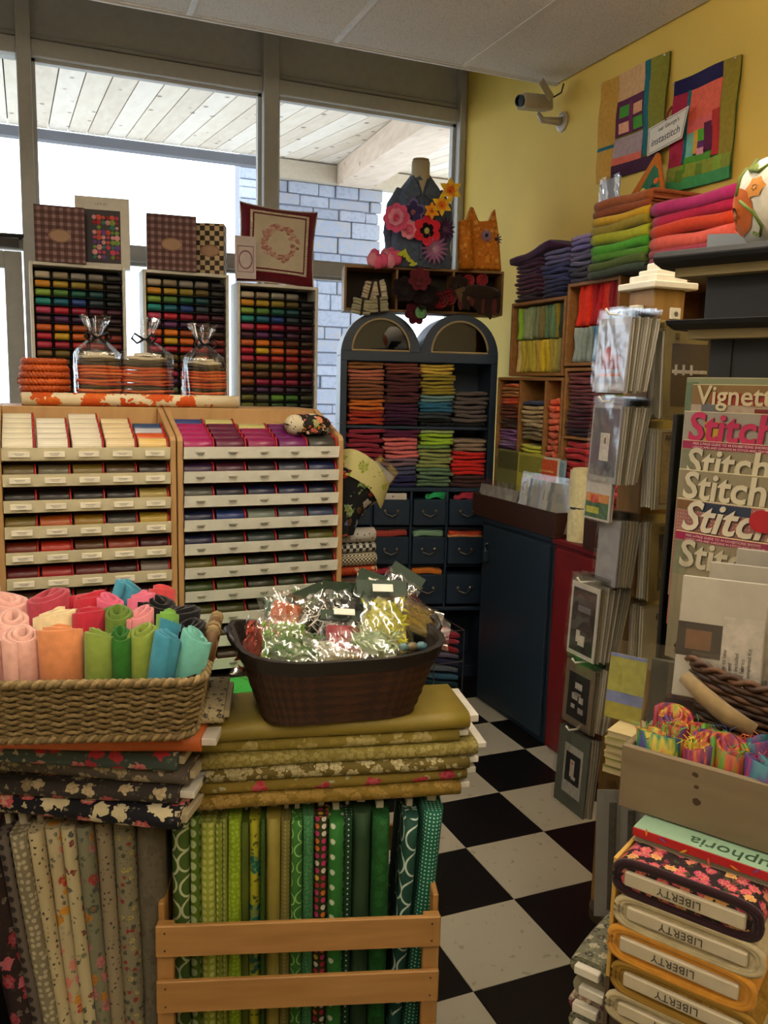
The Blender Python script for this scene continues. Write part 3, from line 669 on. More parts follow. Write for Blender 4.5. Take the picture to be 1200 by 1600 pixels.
flower('chrysanthemum', 'mauve chrysanthemum low on the right of the jacket', F(684, 390, 3.83), FR, .062, [(16, 1, .2, felt('#8a5a86', 1.2), 0), (14, .8, .5, felt('#9a6a90', 1.2), .5), (10, .5, .9, felt('#b08aa2', 1.2), 0)], felt('#c8a0b0'), shape='long')
flower('chrysanthemum', 'dark purple chrysanthemum behind the red poppy', F(697, 360, 3.86), (.4, -1, 0), .05, [(14, 1, .2, felt('#4a2a4e'), 0), (10, .7, .6, felt('#5a345a'), .5)], felt('#6a4a64'), shape='long')
ORA, YEL = felt('#e8952a', 1.25), felt('#e8b838', 1.25)
for k, (px, py, r, m1, m2, lab) in enumerate(((712, 300, .05, YEL, felt('#d2601e', 1.2), 'top orange and yellow daffodil beside the dress form'), (699, 322, .045, YEL, felt('#d86a1e', 1.2), 'middle yellow daffodil beside the dress form'),
                                              (684, 330, .036, ORA, felt('#d86a1e', 1.2), 'lowest small orange daffodil on the jacket'))):
    t = flower('daffodil', lab, F(px, py, 3.80), (-.1, -1, .1), r, [(6, 1, .2, m1, 0), (6, .7, .45, ORA, .5)], felt('#c8501a', 1.2), .16, 'point')
    MB().lathe([(r * .2, 0), (r * .3, r * .25), (r * .36, r * .4), (r * .33, r * .4), (r * .18, r * .05)], 12, caps=False).build('trumpet', m2, t, smooth=True)
tl = thing('tulip_posy', 'posy of pink felt tulip buds lying on the pigeonhole box', 'flower', F(603, 411, 3.86), 0)
for k, (dx, dz, r) in enumerate(((-.06, .02, .03), (-.03, .012, .032), (.0, .02, .03), (.035, .02, .032), (.065, .035, .034), (-.045, .045, .026), (.01, .05, .026), (.04, .055, .028))):
    MB().ball((dx, -.02 + .006 * k, dz), (r, r * .9, r * 1.1), 10, 7, amp=.25, seed=k).build('tulip_bud', PK if k % 3 else PK2, tl, smooth=True)
for k in range(5): inst('leaf', PETAL['point'], felt('#4f7a4a', 1.1), tl, mx=Matrix.Translation((-.02 + .02 * k, -.04, .06)) @ Matrix.Rotation(.5 * k, 4, 'Z') @ Matrix.Diagonal((.03, .04, .03, 1)))
lv = thing('leaf_spray', 'spray of yellow green felt leaves at the jacket hem', 'leaf spray', F(640, 404, 3.83), 0)
for k in range(7): inst('leaf', PETAL['point'], felt('#b0b83a', 1.2), lv, mx=Matrix.Translation((-.045 + .018 * k, -.005, .02 - .006 * k)) @ Matrix.Rotation(math.pi / 2, 4, 'X') @ Matrix.Rotation(-1.2 + .5 * k, 4, 'Z') @ Matrix.Diagonal((.035, .045, .03, 1)))
DKR = felt('#4a1420', 1.1); DKB = felt('#1c1416')
for k, (px, py, r, m, lab) in enumerate(((665, 437, .05, felt('#5a2028', 1.1), 'dark maroon flower hanging just under the jacket hem'), (640, 452, .055, DKB, 'nearly black felt flower left of centre over the arches'), (672, 465, .06, DKB, 'nearly black felt flower at the centre over the arches'),
                                          (655, 490, .05, DKR, 'very dark red flower in the notch between the arches'), (720, 450, .05, felt('#2c1f1a'), 'dark brown flower before the right box compartment'))):
    flower('felt_flower', lab, F(px, py, 3.80 + .01 * k), (-.1 + .05 * k, -1, .2), r, [(7, 1, .2, m, 0), (6, .75, .6, m, .5)], m, group='dark flowers on the arches')
rose('felt_rose', 'pale green rolled felt rose in front of the arches', F(668, 488, 3.79), FR, .03, felt('#7fb080', 1.2), 'rolled roses on the arches')
for px, py, lab in ((697, 470, 'dark red rolled rose left of the red rose'), (710, 466, 'red rolled felt rose right of the pale green rose')): rose('felt_rose', lab, F(px, py, 3.80), FR, .042, felt('#7a1a22', 1.2), 'rolled roses on the arches')
for px, lab in ((732, 'coral red rolled rose left inside the right box compartment'), (752, 'coral red rolled rose right inside the right box compartment')): rose('felt_rose', lab, F(px, 441, 3.88), FR, .032, felt('#a8343c', 1.1), 'rolled roses in the box')
fr = thing('fringed_scarf', 'dark brown scalloped felt scarf draped from the right box compartment', 'scarf', (2.11, 3.80, 1.90))
for k in range(11):
    inst('scallop', PETAL['round'], felt('#2e221c' if k % 3 else '#5a2a2a', 1.0), fr, mx=Matrix.Translation((-.10 + .02 * k, -.004 * (k % 2), .06 + .02 * math.sin(k * .6))) @ Matrix.Rotation(math.radians(-95), 4, 'X') @ Matrix.Diagonal((.035, .075 + .01 * (k % 3), .03, 1)))
MB().ball((0, .02, .07), (.12, .035, .04), 14, 8, amp=.3, seed=3).build('folds', felt('#2e221c'), fr, smooth=True)
rb = tag(MB().prism([(0, .0), (.05, -.07), (.11, -.055), (.06, .02)], 0, .015, 'y').build('ribbon', felt('#5a4a30', 1.1), None, bevel=.004, loc=F(716, 455, 3.80)), 'olive brown folded ribbon beside the red rolled roses', 'ribbon')
# orange batik cat
BAT = floral('#c8751f', ('#d98a2c', '#b85a1a', '#d9a04a'), ('#a8561a', '#e09a3a', '#8a6a2a'), .03, .5, 'obj', .8)
ct = thing('fabric_cat', 'orange batik fabric cat with pointed ears on the pigeonhole box', 'cat toy', (2.13, 3.92, 2.088)); CS = 1.2
out = [(x * 1.15, z * 1.12) for x, z in [(-.105, 0), (.105, 0), (.088, .13), (.075, .205), (.06, .27), (.035, .215), (-.02, .21), (-.055, .275), (-.075, .225), (-.09, .1)]]
b = MB(); n = len(out); ins_ = [(x * .86, .012 + z * .93) for x, z in out]
b.add([(x, -.035, z) for x, z in ins_] + [(x, 0, z) for x, z in out] + [(x, .035, z) for x, z in ins_],
      [tuple(range(n)), tuple(range(3 * n - 1, 2 * n - 1, -1))] + [(i, (i + 1) % n, n + (i + 1) % n, n + i) for i in range(n)] + [(n + i, n + (i + 1) % n, 2 * n + (i + 1) % n, 2 * n + i) for i in range(n)])
b.build('cat_body', BAT, ct, bevel=.006)
MB().tube([(-.085, -.055, .0), (-.095, -.055, .13), (-.10, -.05, .225)], [.042, .04, .034], 12).build('cat_paw', BAT, ct, smooth=True)
for k, (x, z, m) in enumerate(((.02, .165, felt('#7a6a8e', 1.2)), (.075, .15, felt('#5a4660', 1.1)))):
    for j in range(12): inst('eye_petal', PETAL['long'], m, ct, mx=Matrix.Translation((x, -.042 + .01 * k, z)) @ Matrix.Rotation(math.pi / 2, 4, 'X') @ Matrix.Rotation(j * math.pi / 6, 4, 'Z') @ Matrix.Diagonal((.028, .035, .02, 1)))
    MB().ball((x, -.05 + .01 * k, z), .009, 8, 6).build('eye_button', dark_gasket, ct)

# the cabinet stands slightly turned towards the shop: turn it with everything on and in it
_P = Matrix.Translation((1.82, 3.90, 0)); _T = _P @ Matrix.Rotation(math.radians(-15), 4, 'Z') @ Matrix.Diagonal((.935, .8, 1, 1)) @ _P.inverted()
for o in [o for o in coll.objects if o not in _before and o.parent is None and o.name.split('.')[0] != 'wire_basket' and 'wire basket' not in o.get('label', '')]:
    o.matrix_basis = _T @ o.matrix_basis
# ================================================================ bench under the window and three tall thread racks
tag(MB().box(-.05, 1.38, 3.86, 4.28, 0, .92).build('window_bench', plain('#6a6258', .7), None, bevel=.004), 'plain low bench under the window carrying the tall thread racks', 'bench')
RACKW = plain('#cfcdc5', .5); rk_dark = plain('#23211f', .8)
cone_me = MB().lathe([(.009, -.5), (.0135, -.46), (.0148, -.40), (.0148, .40), (.0135, .46), (.009, .5)], 10).mesh('thread_spool', smooth=False)
for p in cone_me.polygons: p.use_smooth = len(p.vertices) == 4
@cached
def thread(col, g=1.0, gl=.45):
    c = gain(col, g); t = NT('thread'); w = t.n('ShaderNodeTexWave', {'Vector': t.coord('obj'), 'Scale': 60.0, 'Distortion': 1.0}).outputs[1]
    t.set(Base_Color=t.ramp(w, [(0, tuple(x * .75 for x in c)), (1, c)]), Roughness=gl); return t.m
rows = [('cream', '#b8ad98', 'tan', '#8d8068', 'grey', '#8a8882', 'pale grey', '#77736a', 'black', '#1c1b1d'),
        ('amber', '#c88a22', 'gold', '#a88a28', 'olive gold', '#8a7a2a', 'brown olive', '#5a4c20', 'black', '#1f1c1a'),
        ('lime green', '#7da03a', 'green', '#4f7a34', 'pine green', '#14584a', 'dark teal', '#10424a', 'black', '#151a20'),
        ('turquoise', '#1f8a84', 'teal blue', '#146078', 'cobalt blue', '#1c3c80', 'dark slate', '#28343f', 'black', '#15161c'),
        ('rose pink', '#b03a5c', 'red', '#b01e30', 'crimson', '#901838', 'wine', '#5c1430', 'dark wine', '#3a1024'),
        ('dark mauve', '#4a2438', 'purple', '#552458', 'dark purple', '#35183c', 'plum', '#3c1434', 'dark plum', '#2a1020'),
        ('coral orange', '#c8602c', 'orange', '#d8761e', 'rust', '#a04a1e', 'brown', '#5a2c18', 'dark brown', '#301a14'),
        ('crimson', '#b01c34', 'yellow', '#c8a024', 'orange', '#c8621c', 'brick', '#a0481e', 'red brown', '#782820'),
        ('pink red', '#b02c48', 'cherry', '#a02038', 'scarlet', '#b03028', 'red', '#982020', 'dark red', '#6a1820'),
        ('bronze', '#7a5a2c', 'brown gold', '#6e5a28', 'olive brown', '#5c4c26', 'copper', '#8a4a24', 'dark bronze', '#4a3820'),
        ('copper', '#8a3c20', 'umber', '#5a3a24', 'rust', '#7a3420', 'dark red', '#6e1a20', 'maroon', '#4a1420'),
        ('sienna', '#8a4a1e', 'magenta red', '#8a1a3c', 'cerise', '#8a1840', 'magenta', '#7a1838', 'wine', '#4c1028'),
        ('dark plum', '#3a2030', 'violet', '#40244a', 'mauve', '#4a2c44', 'dark violet', '#2e1a34', 'black', '#1d1620'),
        ('olive', '#5c5a26', 'grey green', '#5c6048', 'leaf green', '#5c8a30', 'green', '#3c6a28', 'dark olive', '#303820'),
        ('moss', '#5a6426', 'dark moss', '#40481e', 'forest green', '#2a4a24', 'dark green', '#1e3a22', 'black green', '#1a2418'),
        ('sea green', '#2a6658', 'dark sea green', '#1c4a40', 'green black', '#203028', 'deep green', '#1a3424', 'black', '#181c1a'),
        ('dark teal', '#1a4a48', 'slate teal', '#24484c', 'deep teal', '#163a40', 'navy', '#18243a', 'black', '#15181c'),
        ('grey blue', '#2c3c4c', 'slate', '#2a3440', 'navy', '#1a2236', 'dark navy', '#141a2a', 'black', '#121318')]
rname = ['leftmost', 'middle', 'rightmost']
for ri, (rx0, rx1, rtop) in enumerate(((.035, .427, 2.0), (.500, .886, 2.0), (.924, 1.318, 1.972))):
    R = thing('thread_rack', ['white framed tall thread rack beneath the plaid and white boxes', 'white framed tall thread rack beneath the checked box', 'white framed tall thread rack beneath the red pillow'][ri], 'thread rack', ((rx0 + rx1) / 2, 4.0, .92), 0, 'tall thread racks')
    hw = (rx1 - rx0) / 2; H = rtop - .92
    MB().box(-hw, -hw + .014, 0, .14, 0, H).build('side_panel', RACKW, R, bevel=.002); MB().box(hw - .014, hw, 0, .14, 0, H).build('side_panel', RACKW, R, bevel=.002)
    MB().box(-hw + .014, hw - .014, 0, .14, H - .014, H).build('top_panel', RACKW, R, bevel=.002); MB().box(-hw + .014, hw - .014, 0, .14, 0, .12).build('base_panel', RACKW, R, bevel=.002)
    MB().box(-hw + .014, hw - .014, .13, .14, .12, H - .014).build('back_panel', rk_dark, R)
    pitch = .0367; lw = (2 * hw - .03) / 5
    for k, rw in enumerate(rows):
        z = H - .052 - pitch * k
        MB().box(-hw + .014, hw - .014, .005, .13, z - .0180, z - .0155).build('shelf', rk_dark, R)
        for c in range(5):
            if ri == 2 and k == 0 and c == 4: continue
            nm, hx = rw[2 * c], rw[2 * c + 1]
            o = inst('thread_spool', cone_me, thread(hx, 1.2), None, mx=Matrix.Translation((rx0 + .015 + lw * (c + .5), 4.02 + rc.uniform(-.004, .004), .92 + z)) @ Matrix.Rotation(math.pi / 2, 4, 'Y') @ Matrix.Diagonal((1, 1, lw * .86, 1)))
            tag(o, '%s thread spool, row %s column %s of the %s tall rack' % (nm, ORD[k], ORD[c], rname[ri]), 'thread spool', 'spools in the tall racks')
    for c in range(1, 5): MB().box(-hw + .015 + lw * c - .001, -hw + .015 + lw * c + .001, .02, .13, H - .06 - pitch * 17.4, H - .04).build('divider', rk_dark, R)
# ---------------------------------------------------------------- boxes standing on the racks
PLD = plaid('#4a2c2c', '#6e4a48', '#9a8284', .03); MAR = plain('#46181c', .6)
def gift_box(name, label, x0, x1, z0, z1, y0, y1, mat, side, oval=True, rz=0):
    w, h, d_ = x1 - x0, z1 - z0, y1 - y0
    t = thing(name, label, 'box', ((x0 + x1) / 2, y0, z0), rz)
    MB().box(-w / 2, w / 2, 0, d_, 0, h).build('box_body', side, t, bevel=.002)
    MB().box(-w / 2 + .001, w / 2 - .001, -.002, .001, .001, h - .001).build('front_panel', mat, t)
    if oval:
        MB().lathe([(.045, 0), (.045, .0015)], 24, (0, 0, 0), 1, .62).build('oval_label', plain('#a8866c', .6), t, mx=Matrix.Translation((0, -.002, h * .47)) @ Matrix.Rotation(math.pi / 2, 4, 'X'))
        MB().tube([(.041 * math.cos(a), .0, .025 * math.sin(a)) for a in [k * math.pi / 12 for k in range(24)]], .001, 4, closed=True).build('oval_line', plain('#6a4a38', .6), t, mx=Matrix.Translation((0, -.0045, h * .47)))
    return t
gift_box('plaid_box', 'brown plaid box with oval label left of the white display box', .060, .262, 2.0, 2.232, 3.99, 4.06, PLD, MAR, rz=-.08)
gift_box('plaid_box', 'brown plaid box with oval label beside the checked box', .520, .735, 2.0, 2.240, 3.99, 4.07, PLD, MAR, rz=-.1)
CHK = checks('#c8b48a', '#3c2a1c', .022, 'obj')
gift_box('checked_box', 'cream and dark brown harlequin checked box behind the plaid box', .745, .875, 2.0, 2.232, 4.06, 4.15, CHK, CHK, True, -.35)
wx = gift_box('display_box', 'white box with a window showing colourful printed flowers', .228, .455, 2.0, 2.300, 4.07, 4.15, WHITE, WHITE, False, -.12)
MB().box(-.10, .075, -.004, -.001, .02, .245).build('window_panel', plain('#241a22', .5), wx)
dm = [felt(c, 1.2) for c in ('#c04a6a', '#3a7a6a', '#c8584a', '#d89aa0', '#6a4a8a', '#7a9a4a', '#a8343c')]
for i in range(6):
    for j in range(9):
        if rs.random() < .85: MB().lathe([(rs.uniform(.007, .013), 0), (.006, .002)], 8, (0, 0, 0)).build('printed_flower', dm[rs.randrange(7)], wx, mx=Matrix.Translation((-.035 + .019 * i, -.0055, .045 + .021 * j)) @ Matrix.Rotation(math.pi / 2, 4, 'X'))
text('lettering', 'LEWAT', .014, plain('#8a8680', .6), wx, Matrix.Translation((-.03, -.0035, .265)) @ Matrix.Rotation(math.pi / 2, 4, 'X'), space=1.3)
text('lettering', 'LEWAT', .024, plain('#8a8680', .6), wx, frame((.1145, .05, .20), (0, 0, -1), (0, 1, 0)), space=1.5)
# red pillow
pl = thing('cushion', 'dark red square cushion with a white embroidered wreath panel', 'cushion', (1.115, 4.0, 1.985), -.12)
S = .185; b = MB()
def pil(sgn):
    def f(u, v):
        x, z = (u - .5) * 2, (v - .5) * 2; k = 1 - .07 * (1 - z * z) * abs(x) ** 3 - .0; k2 = 1 - .07 * (1 - x * x) * abs(z) ** 3
        th = .055 * (max(0, 1 - x ** 4) * max(0, 1 - z ** 4)) ** .5
        return (x * S * k, .06 - sgn * th, S * .97 + z * S * k2)
    return f
b.grid(pil(1), 18, 18); b.grid(pil(-1), 18, 18); MX = Matrix.Rotation(.06, 4, 'Y') @ Matrix.Rotation(-.10, 4, 'X')
b.build('cover', felt('#641624', 1.1), pl, smooth=True, mx=MX)
def edge(t_):
    q = (t_ * 4) % 4; s_ = int(q); u = q - s_
    return [(u, 0), (1, u), (1 - u, 1), (0, 1 - u)][s_]
MB().tube([pil(1)(*edge(k / 72)) for k in range(72)], .004, 5, closed=True).build('piping', felt('#c8bba8', 1.1), pl, smooth=True, mx=MX)
pq = lambda u, v, o: (pil(1)(u, v)[0], pil(1)(u, v)[1] - o, pil(1)(u, v)[2])
MB().grid(lambda u, v: pq(.17 + .66 * u, .17 + .68 * v, .003), 12, 12).build('embroidered_panel', plain('#c2b7a2', .9), pl, smooth=True, mx=MX)
b = MB()
for k in range(26):
    for s_ in range(4):
        u, v = edge((s_ + k / 26) / 4); q = pq(.135 + .73 * u, .135 + .75 * v, .004)
        if k % 1 == 0: b.ball(q, (.0075, .003, .006), 6, 4)
b.build('pompom_trim', plain('#c8bba8', .9), pl, smooth=True, mx=MX)
WR = [felt('#b88a80', 1.1), felt('#a8746c', 1.1), felt('#c4a092', 1.1)]; wb3 = [MB(), MB(), MB()]
for k in range(120):
    a = rs.uniform(0, 6.283); r_ = rs.gauss(.19, .022); q = pq(.5 + r_ * math.cos(a), .51 + r_ * math.sin(a), .005); wb3[k % 3].ball(q, (.009, .002, .007), 6, 4)
for m_, b_ in zip(WR, wb3): b_.build('wreath_stitching', m_, pl, smooth=True, mx=MX)
tgc = thing('pattern_card', 'small pale pattern card leaning on the red cushion', 'card', (.955, 3.965, 1.985), -.1)
MB().box(-.048, .048, 0, .004, 0, .19).build('card', plain('#c0b4b4', .5), tgc, mx=Matrix.Rotation(-.05, 4, 'X'))
b = MB(); b.tube([(.03 * math.cos(a), -.003, .085 + .04 * math.sin(a)) for a in [k * math.pi / 14 for k in range(28)]], .003, 5, closed=True)
for q in (((-.036, .03), (.036, .03)), ((.036, .03), (.036, .145)), ((.036, .145), (-.036, .145)), ((-.036, .145), (-.036, .03))): b.tube([(q[0][0], -.003, q[0][1]), (q[1][0], -.003, q[1][1])], .0012, 4)
b.build('printed_wreath', plain('#8d6a74', .6), tgc, mx=Matrix.Rotation(-.05, 4, 'X'))
# ================================================================ shelving along the yellow wall
CR = wood('#7d5428', '#9a6c36', 4.0, (8, 1, 8), .55)
SX = 2.08
def crate(name, label, y0, y1, z0, z1, shelves=(), div=(), back=True):
    t = thing(name, label, 'wooden crate', (SX, (y0 + y1) / 2, z0)); h = z1 - z0; a, c = y0 - (y0 + y1) / 2, (y1 - y0) / 2; D = XW - SX - .01
    MB().box(0, D, a, a + .014, 0, h).build('side_board', CR, t, bevel=.002); MB().box(0, D, c - .014, c, 0, h).build('side_board', CR, t, bevel=.002)
    MB().box(0, D, a + .014, c - .014, 0, .014).build('bottom_board', CR, t, bevel=.002); MB().box(0, D, a + .014, c - .014, h - .014, h).build('top_board', CR, t, bevel=.002)
    MB().box(D - .008, D, a + .014, c - .014, .014, h - .014).build('back_board', plain('#4a3018', .8), t)
    for z in shelves: MB().box(0, D - .01, a + .014, c - .014, z - z0 - .012, z - z0).build('shelf', CR, t, bevel=.002)
    for y in div: MB().box(0, D - .01, y - (y0 + y1) / 2 - .008, y - (y0 + y1) / 2 + .008, .014, h - .014).build('divider', CR, t, bevel=.002)
    return t
CT = .912
crate('wall_crate', 'wooden wall crate packed with green and yellow wools', 3.048, 3.478, 1.572, 1.900)
crate('wall_crate', 'wooden wall crate packed with red and blue wools', 2.700, 3.040, 1.612, 1.945)
crate('wall_crate', 'low wooden crate of three columns of orange, tan and coral wools', 3.036, 3.575, CT, 1.566, (), (3.375, 3.165))
crate('wall_crate', 'wooden shelf crate of maroon wools beside the hanging patterns', 2.60, 3.028, CT, 1.605, (1.325,), ())
crate('wall_crate', 'wooden crate at the end of the shelf behind the pattern spinner', 2.10, 2.585, CT, 1.90, (1.4,), ())
FY_ = Matrix(((0, 1, 0, 0), (-1, 0, 0, 0), (0, 0, 1, 0), (0, 0, 0, 1)))      # cloth front (local -y) turned to face -x
def M_at(y, z=0.0, x=SX): return Matrix.Translation((x, y, z)) @ FY_
def upright(items, where, group, y0, y1, z0, z1, g=1.2, lean=0.0):
    t = (y1 - y0) / len(items)
    for k, (n, hx) in enumerate(items):      # from the far (left) end
        y = y1 - (k + .5) * t
        mx = M_at(y, z0, SX + .012 + rc.uniform(0, .015)) @ Matrix.Rotation(lean * (1 - k / len(items)) + rc.uniform(-.03, .03), 4, 'Y') @ Matrix.Translation((t * .5, 0, (z1 - z0) / 2)) @ Matrix.Rotation(-math.pi / 2, 4, 'Y')
        cloth(felt(hx, g), '%s upright folded wool, %s from left in %s' % (n, ORD[k], where), group, mx, (z1 - z0) * rc.uniform(.94, 1), .2, t * 1.02)
upright([('lime', '#86b03a')] + [('pale sage', '#8f9a74')] * 3 + [('grey green', '#747e5c')] * 2 + [('olive', '#7a6e44')] * 1 + [('green', '#5e7a58')] * 3 + [('moss and gold', '#8a7a2a'), ('dark green', '#37473a'), ('dark slate green', '#2c3a38')], 'top row of green crate', 'wools in the green crate', 3.068, 3.455, 1.735, 1.878, 1.2, .12)
upright([('pale straw', '#c4b070')] + [('mustard', '#a89838')] * 4 + [('ochre', '#a88c3c'), ('yellow', '#c0a828'), ('yellow', '#b8a02c'), ('khaki yellow', '#9c8c3c'), ('mustard', '#a0903c'), ('olive yellow', '#88804a'), ('checked olive', '#8a8258')], 'bottom row of green crate', 'wools in the green crate', 3.068, 3.455, 1.588, 1.732, 1.2, .04)
upright([('bright red', '#d83422')] * 3 + [('crimson', '#a82028')] * 2 + [('scarlet', '#cc3426')] * 2 + [('dark red', '#7a1a22')] * 2, 'top row of red crate', 'wools in the red crate', 2.72, 3.02, 1.775, 1.960, 1.25, .22)
upright([('pale grey', '#8e9a96')] * 2 + [('grey check', '#7c8884')] * 2 + [('steel blue', '#44708a')] * 2 + [('teal blue', '#34607a')] * 2 + [('dark blue', '#284a60')], 'bottom row of red crate', 'wools in the red crate', 2.72, 3.02, 1.628, 1.770, 1.25, .15)
def wstack(segs, where, group, y0, y1, z0, z1, g=1.2, d=.24, x=SX + .004, jit=.008):
    stack(segs, where, group, Matrix.Translation((x, (y0 + y1) / 2, 0)) @ FY_, (y1 - y0) * .96, d, z0, z1, g, jit)
G1 = 'wools in the lower wall crates'
wstack([('orange', '#d0622c', 1), ('tan orange', '#b0743c', 3), ('red orange', '#c44a22', 2), ('rust brown', '#6e301c', 4), ('dark brown', '#40221a', 3)], 'left orange and purple column', G1, 3.392, 3.552, 1.33, 1.535)
wstack([('orchid purple', '#8a5a94', 4), ('lilac', '#9878a8', 2), ('violet', '#5c3468', 4), ('dark violet', '#3a1e44', 4)], 'left column below the oranges', G1, 3.392, 3.552, 1.14, 1.325)
wstack([('dark blue', '#333a5a', 1), ('tan', '#b09a74', 2), ('beige', '#a08c68', 3), ('dark tan', '#7a6a4c', 3)], 'tan column of the low wall crate', G1, 3.19, 3.36, 1.285, 1.46)
wstack([('yellow green', '#b8b83c', 3), ('olive green', '#86963c', 2), ('leaf green', '#4c8a34', 3), ('dark green', '#2e5a2a', 3)], 'column below the tans', G1, 3.19, 3.36, 1.08, 1.265)
wstack([('coral', '#e0603c', 2), ('light coral', '#d4694e', 3), ('terracotta', '#b8583c', 5), ('brick coral', '#c04c34', 6)], 'coral column of the low wall crate', G1, 3.06, 3.152, 1.02, 1.475)
wstack([('rosewood', '#7a3a3e', 5), ('dusty maroon', '#6a343e', 4), ('dark maroon', '#4a1a2a', 5), ('blackish plum', '#2a1826', 2)], 'maroon column of the shelf crate', G1, 2.835, 3.010, 1.328, 1.585)
wstack([('olive', '#6a7a2a', 2), ('dark green', '#344a22', 3), ('black green', '#1e2a20', 6)], 'dark green column beside the hanging patterns', G1, 2.63, 2.815, 1.328, 1.50)
wstack([('red', '#a82228', 5), ('crimson', '#8c1c28', 4), ('dark red', '#6a1620', 5)], 'red column under the maroons', G1, 2.835, 3.010, .93, 1.305)
wstack([('rose', '#b03048', 6), ('crimson', '#8c1c28', 6)], 'rose column under the dark greens', G1, 2.63, 2.815, .93, 1.27)
# stacks on top of the crates
G2 = 'folded wools on top of the wall crates'
wstack([('dark purple', '#452444', 4), ('plum', '#4e2640', 4), ('black plum', '#2e1a2c', 2)], 'plum stack at the far end', G2, 3.265, 3.475, 1.902, 2.085)
wstack([('lavender', '#5e5882', 3), ('indigo', '#353a68', 4), ('dark navy', '#22264a', 3)], 'indigo stack beside the plum stack', G2, 3.055, 3.255, 1.902, 2.10)
wstack([('pale lilac', '#9a86a8', 1), ('lavender', '#7a6ea4', 2), ('grey violet', '#5c5876', 3), ('charcoal violet', '#3c3a4c', 3)], 'lavender stack before the indigo stack', G2, 2.885, 3.05, 1.948, 2.135)
cloth(felt('#3c2040', 1.2), 'wide dark plum wool folded across the far two stacks', G2, M_at(3.34, 2.085, SX - .01) @ Matrix.Rotation(-.12, 4, 'Y'), .33, .22, .042)
def fold_bolt(nm, hx, label, y0, y1, z, t, x=SX - .03, d=.27, tilt=0.0):
    """thick wool folded over: the near end shows the curled layers"""
    L = y1 - y0; b = MB(); th = t * .23; path = []
    path += [(d, .12 * t + th * 0), (t * .5, .12 * t)]
    path += [(t * .5 - t * .38 * math.sin(a), .5 * t - .38 * t * math.cos(a)) for a in [math.pi * k / 8 for k in range(1, 8)]]
    path += [(t * .5, .88 * t), (d, .88 * t)]
    inner = [(d, .12 * t + th), (t * .55, .12 * t + th)] + [(t * .55 - (t * .38 - th) * math.sin(a), .5 * t - (t * .38 - th) * math.cos(a)) for a in [math.pi * k / 8 for k in range(1, 8)]] + [(t * .55, .88 * t - th), (d, .88 * t - th)]
    n = len(path); vs = []; ns = 9; ph = rc.uniform(0, 6)
    outer = []
    for k, (a, c) in enumerate(path):
        q = inner[k]; dx, dz = a - q[0], c - q[1]; l = math.hypot(dx, dz) or 1; outer.append((a + dx / l * t * .115, c + dz / l * t * .115))
    for i in range(ns + 1):
        y = -L / 2 + L * i / ns; w = t * (.12 * math.sin(3 * y / L + ph) + .05 * math.sin(9 * y / L + ph)); e = .0 if 0 < i < ns else .003
        for (a, c) in outer: vs.append((a + e, y, c + w))
        for (a, c) in inner: vs.append((a, y, c + w))
    m = 2 * n; fs = []
    for i in range(ns):
        for k in range(n - 1):
            fs += [(i * m + k, i * m + k + 1, (i + 1) * m + k + 1, (i + 1) * m + k), (i * m + n + k, (i + 1) * m + n + k, (i + 1) * m + n + k + 1, i * m + n + k + 1)]
    for i in (0, ns):
        for k in range(n - 1): fs.append((i * m + k, i * m + n + k, i * m + n + k + 1, i * m + k + 1))
    o = b.add(vs, fs).build('folded_wool', felt(hx, 1.02), None, smooth=True, mx=Matrix.Translation((x + rc.uniform(-.008, .008), (y0 + y1) / 2, z)) @ Matrix.Rotation(tilt, 4, 'X'))
    # a second inner layer so that the fold is filled
    MB().box(t * .35, d - .01, -L / 2 + .006, L / 2 - .004, .12 * t + th, .88 * t - th).build('inner_layer', felt(hx, .9), o, bevel=.003)
    tag(o, label, 'folded wool', G2)
z = 1.945
for k, (n, hx, t) in enumerate((('dark grey green', '#39463a', .030), ('dark moss', '#4a5a28', .036), ('green', '#4f8426', .036), ('bright green', '#4c9a2c', .040), ('yellow green', '#a3a526', .045), ('olive gold', '#92802a', .038), ('golden yellow', '#c79a22', .034), ('rust', '#8a4420', .030), ('russet brown', '#96502a', .040))):
    fold_bolt(n, hx, '%s thick folded wool, %s from bottom of the green and gold stack' % (n, ORD[k]), 2.535, 2.865, z, t); z += t * .86
z = 1.905
for k, (n, hx, t) in enumerate((('raspberry', '#9c1c50', .05), ('magenta', '#96204e', .032), ('dusty rose', '#a03a4e', .028), ('salmon', '#dc5e50', .05), ('red orange', '#cc4022', .044), ('crimson', '#ba2048', .044), ('fuchsia', '#b02a68', .046))):
    fold_bolt(n, hx, '%s thick folded wool, %s from bottom of the pink stack' % (n, ORD[k]), 2.13, 2.515, z, t); z += t * .87
# things leaning on the wall above the stacks
th_ = thing('felt_pyramid', 'patchwork felt triangle with orange edge leaning on the yellow wall', 'felt ornament', mat=frame((2.24, 2.97, 2.17), (.12, -1, 0), (.25, 0, 1)))
MB().prism([(0, 0), (.30, -.02), (.17, .27), (.155, .275)], 0, .02).build('orange_face', felt('#b86a24', 1.1), th_, bevel=.006)
for k, (pts, hx) in enumerate(((((.07, .02), (.28, -.01), (.19, .2), (.165, .22)), '#2f6a4e'), (((.22, .06), (.285, .04), (.255, .11)), '#241a20'), (((.02, .03), (.08, .03), (.07, .1)), '#a02a5c'), (((.12, .03), (.17, .03), (.16, .1), (.13, .1)), '#3f7a34'), (((.17, .08), (.21, .07), (.205, .13), (.18, .14)), '#1f4a46'))):
    MB().prism(list(pts), .02, .0225 + .0008 * k).build('applique_patch', felt(hx, 1.15), th_)
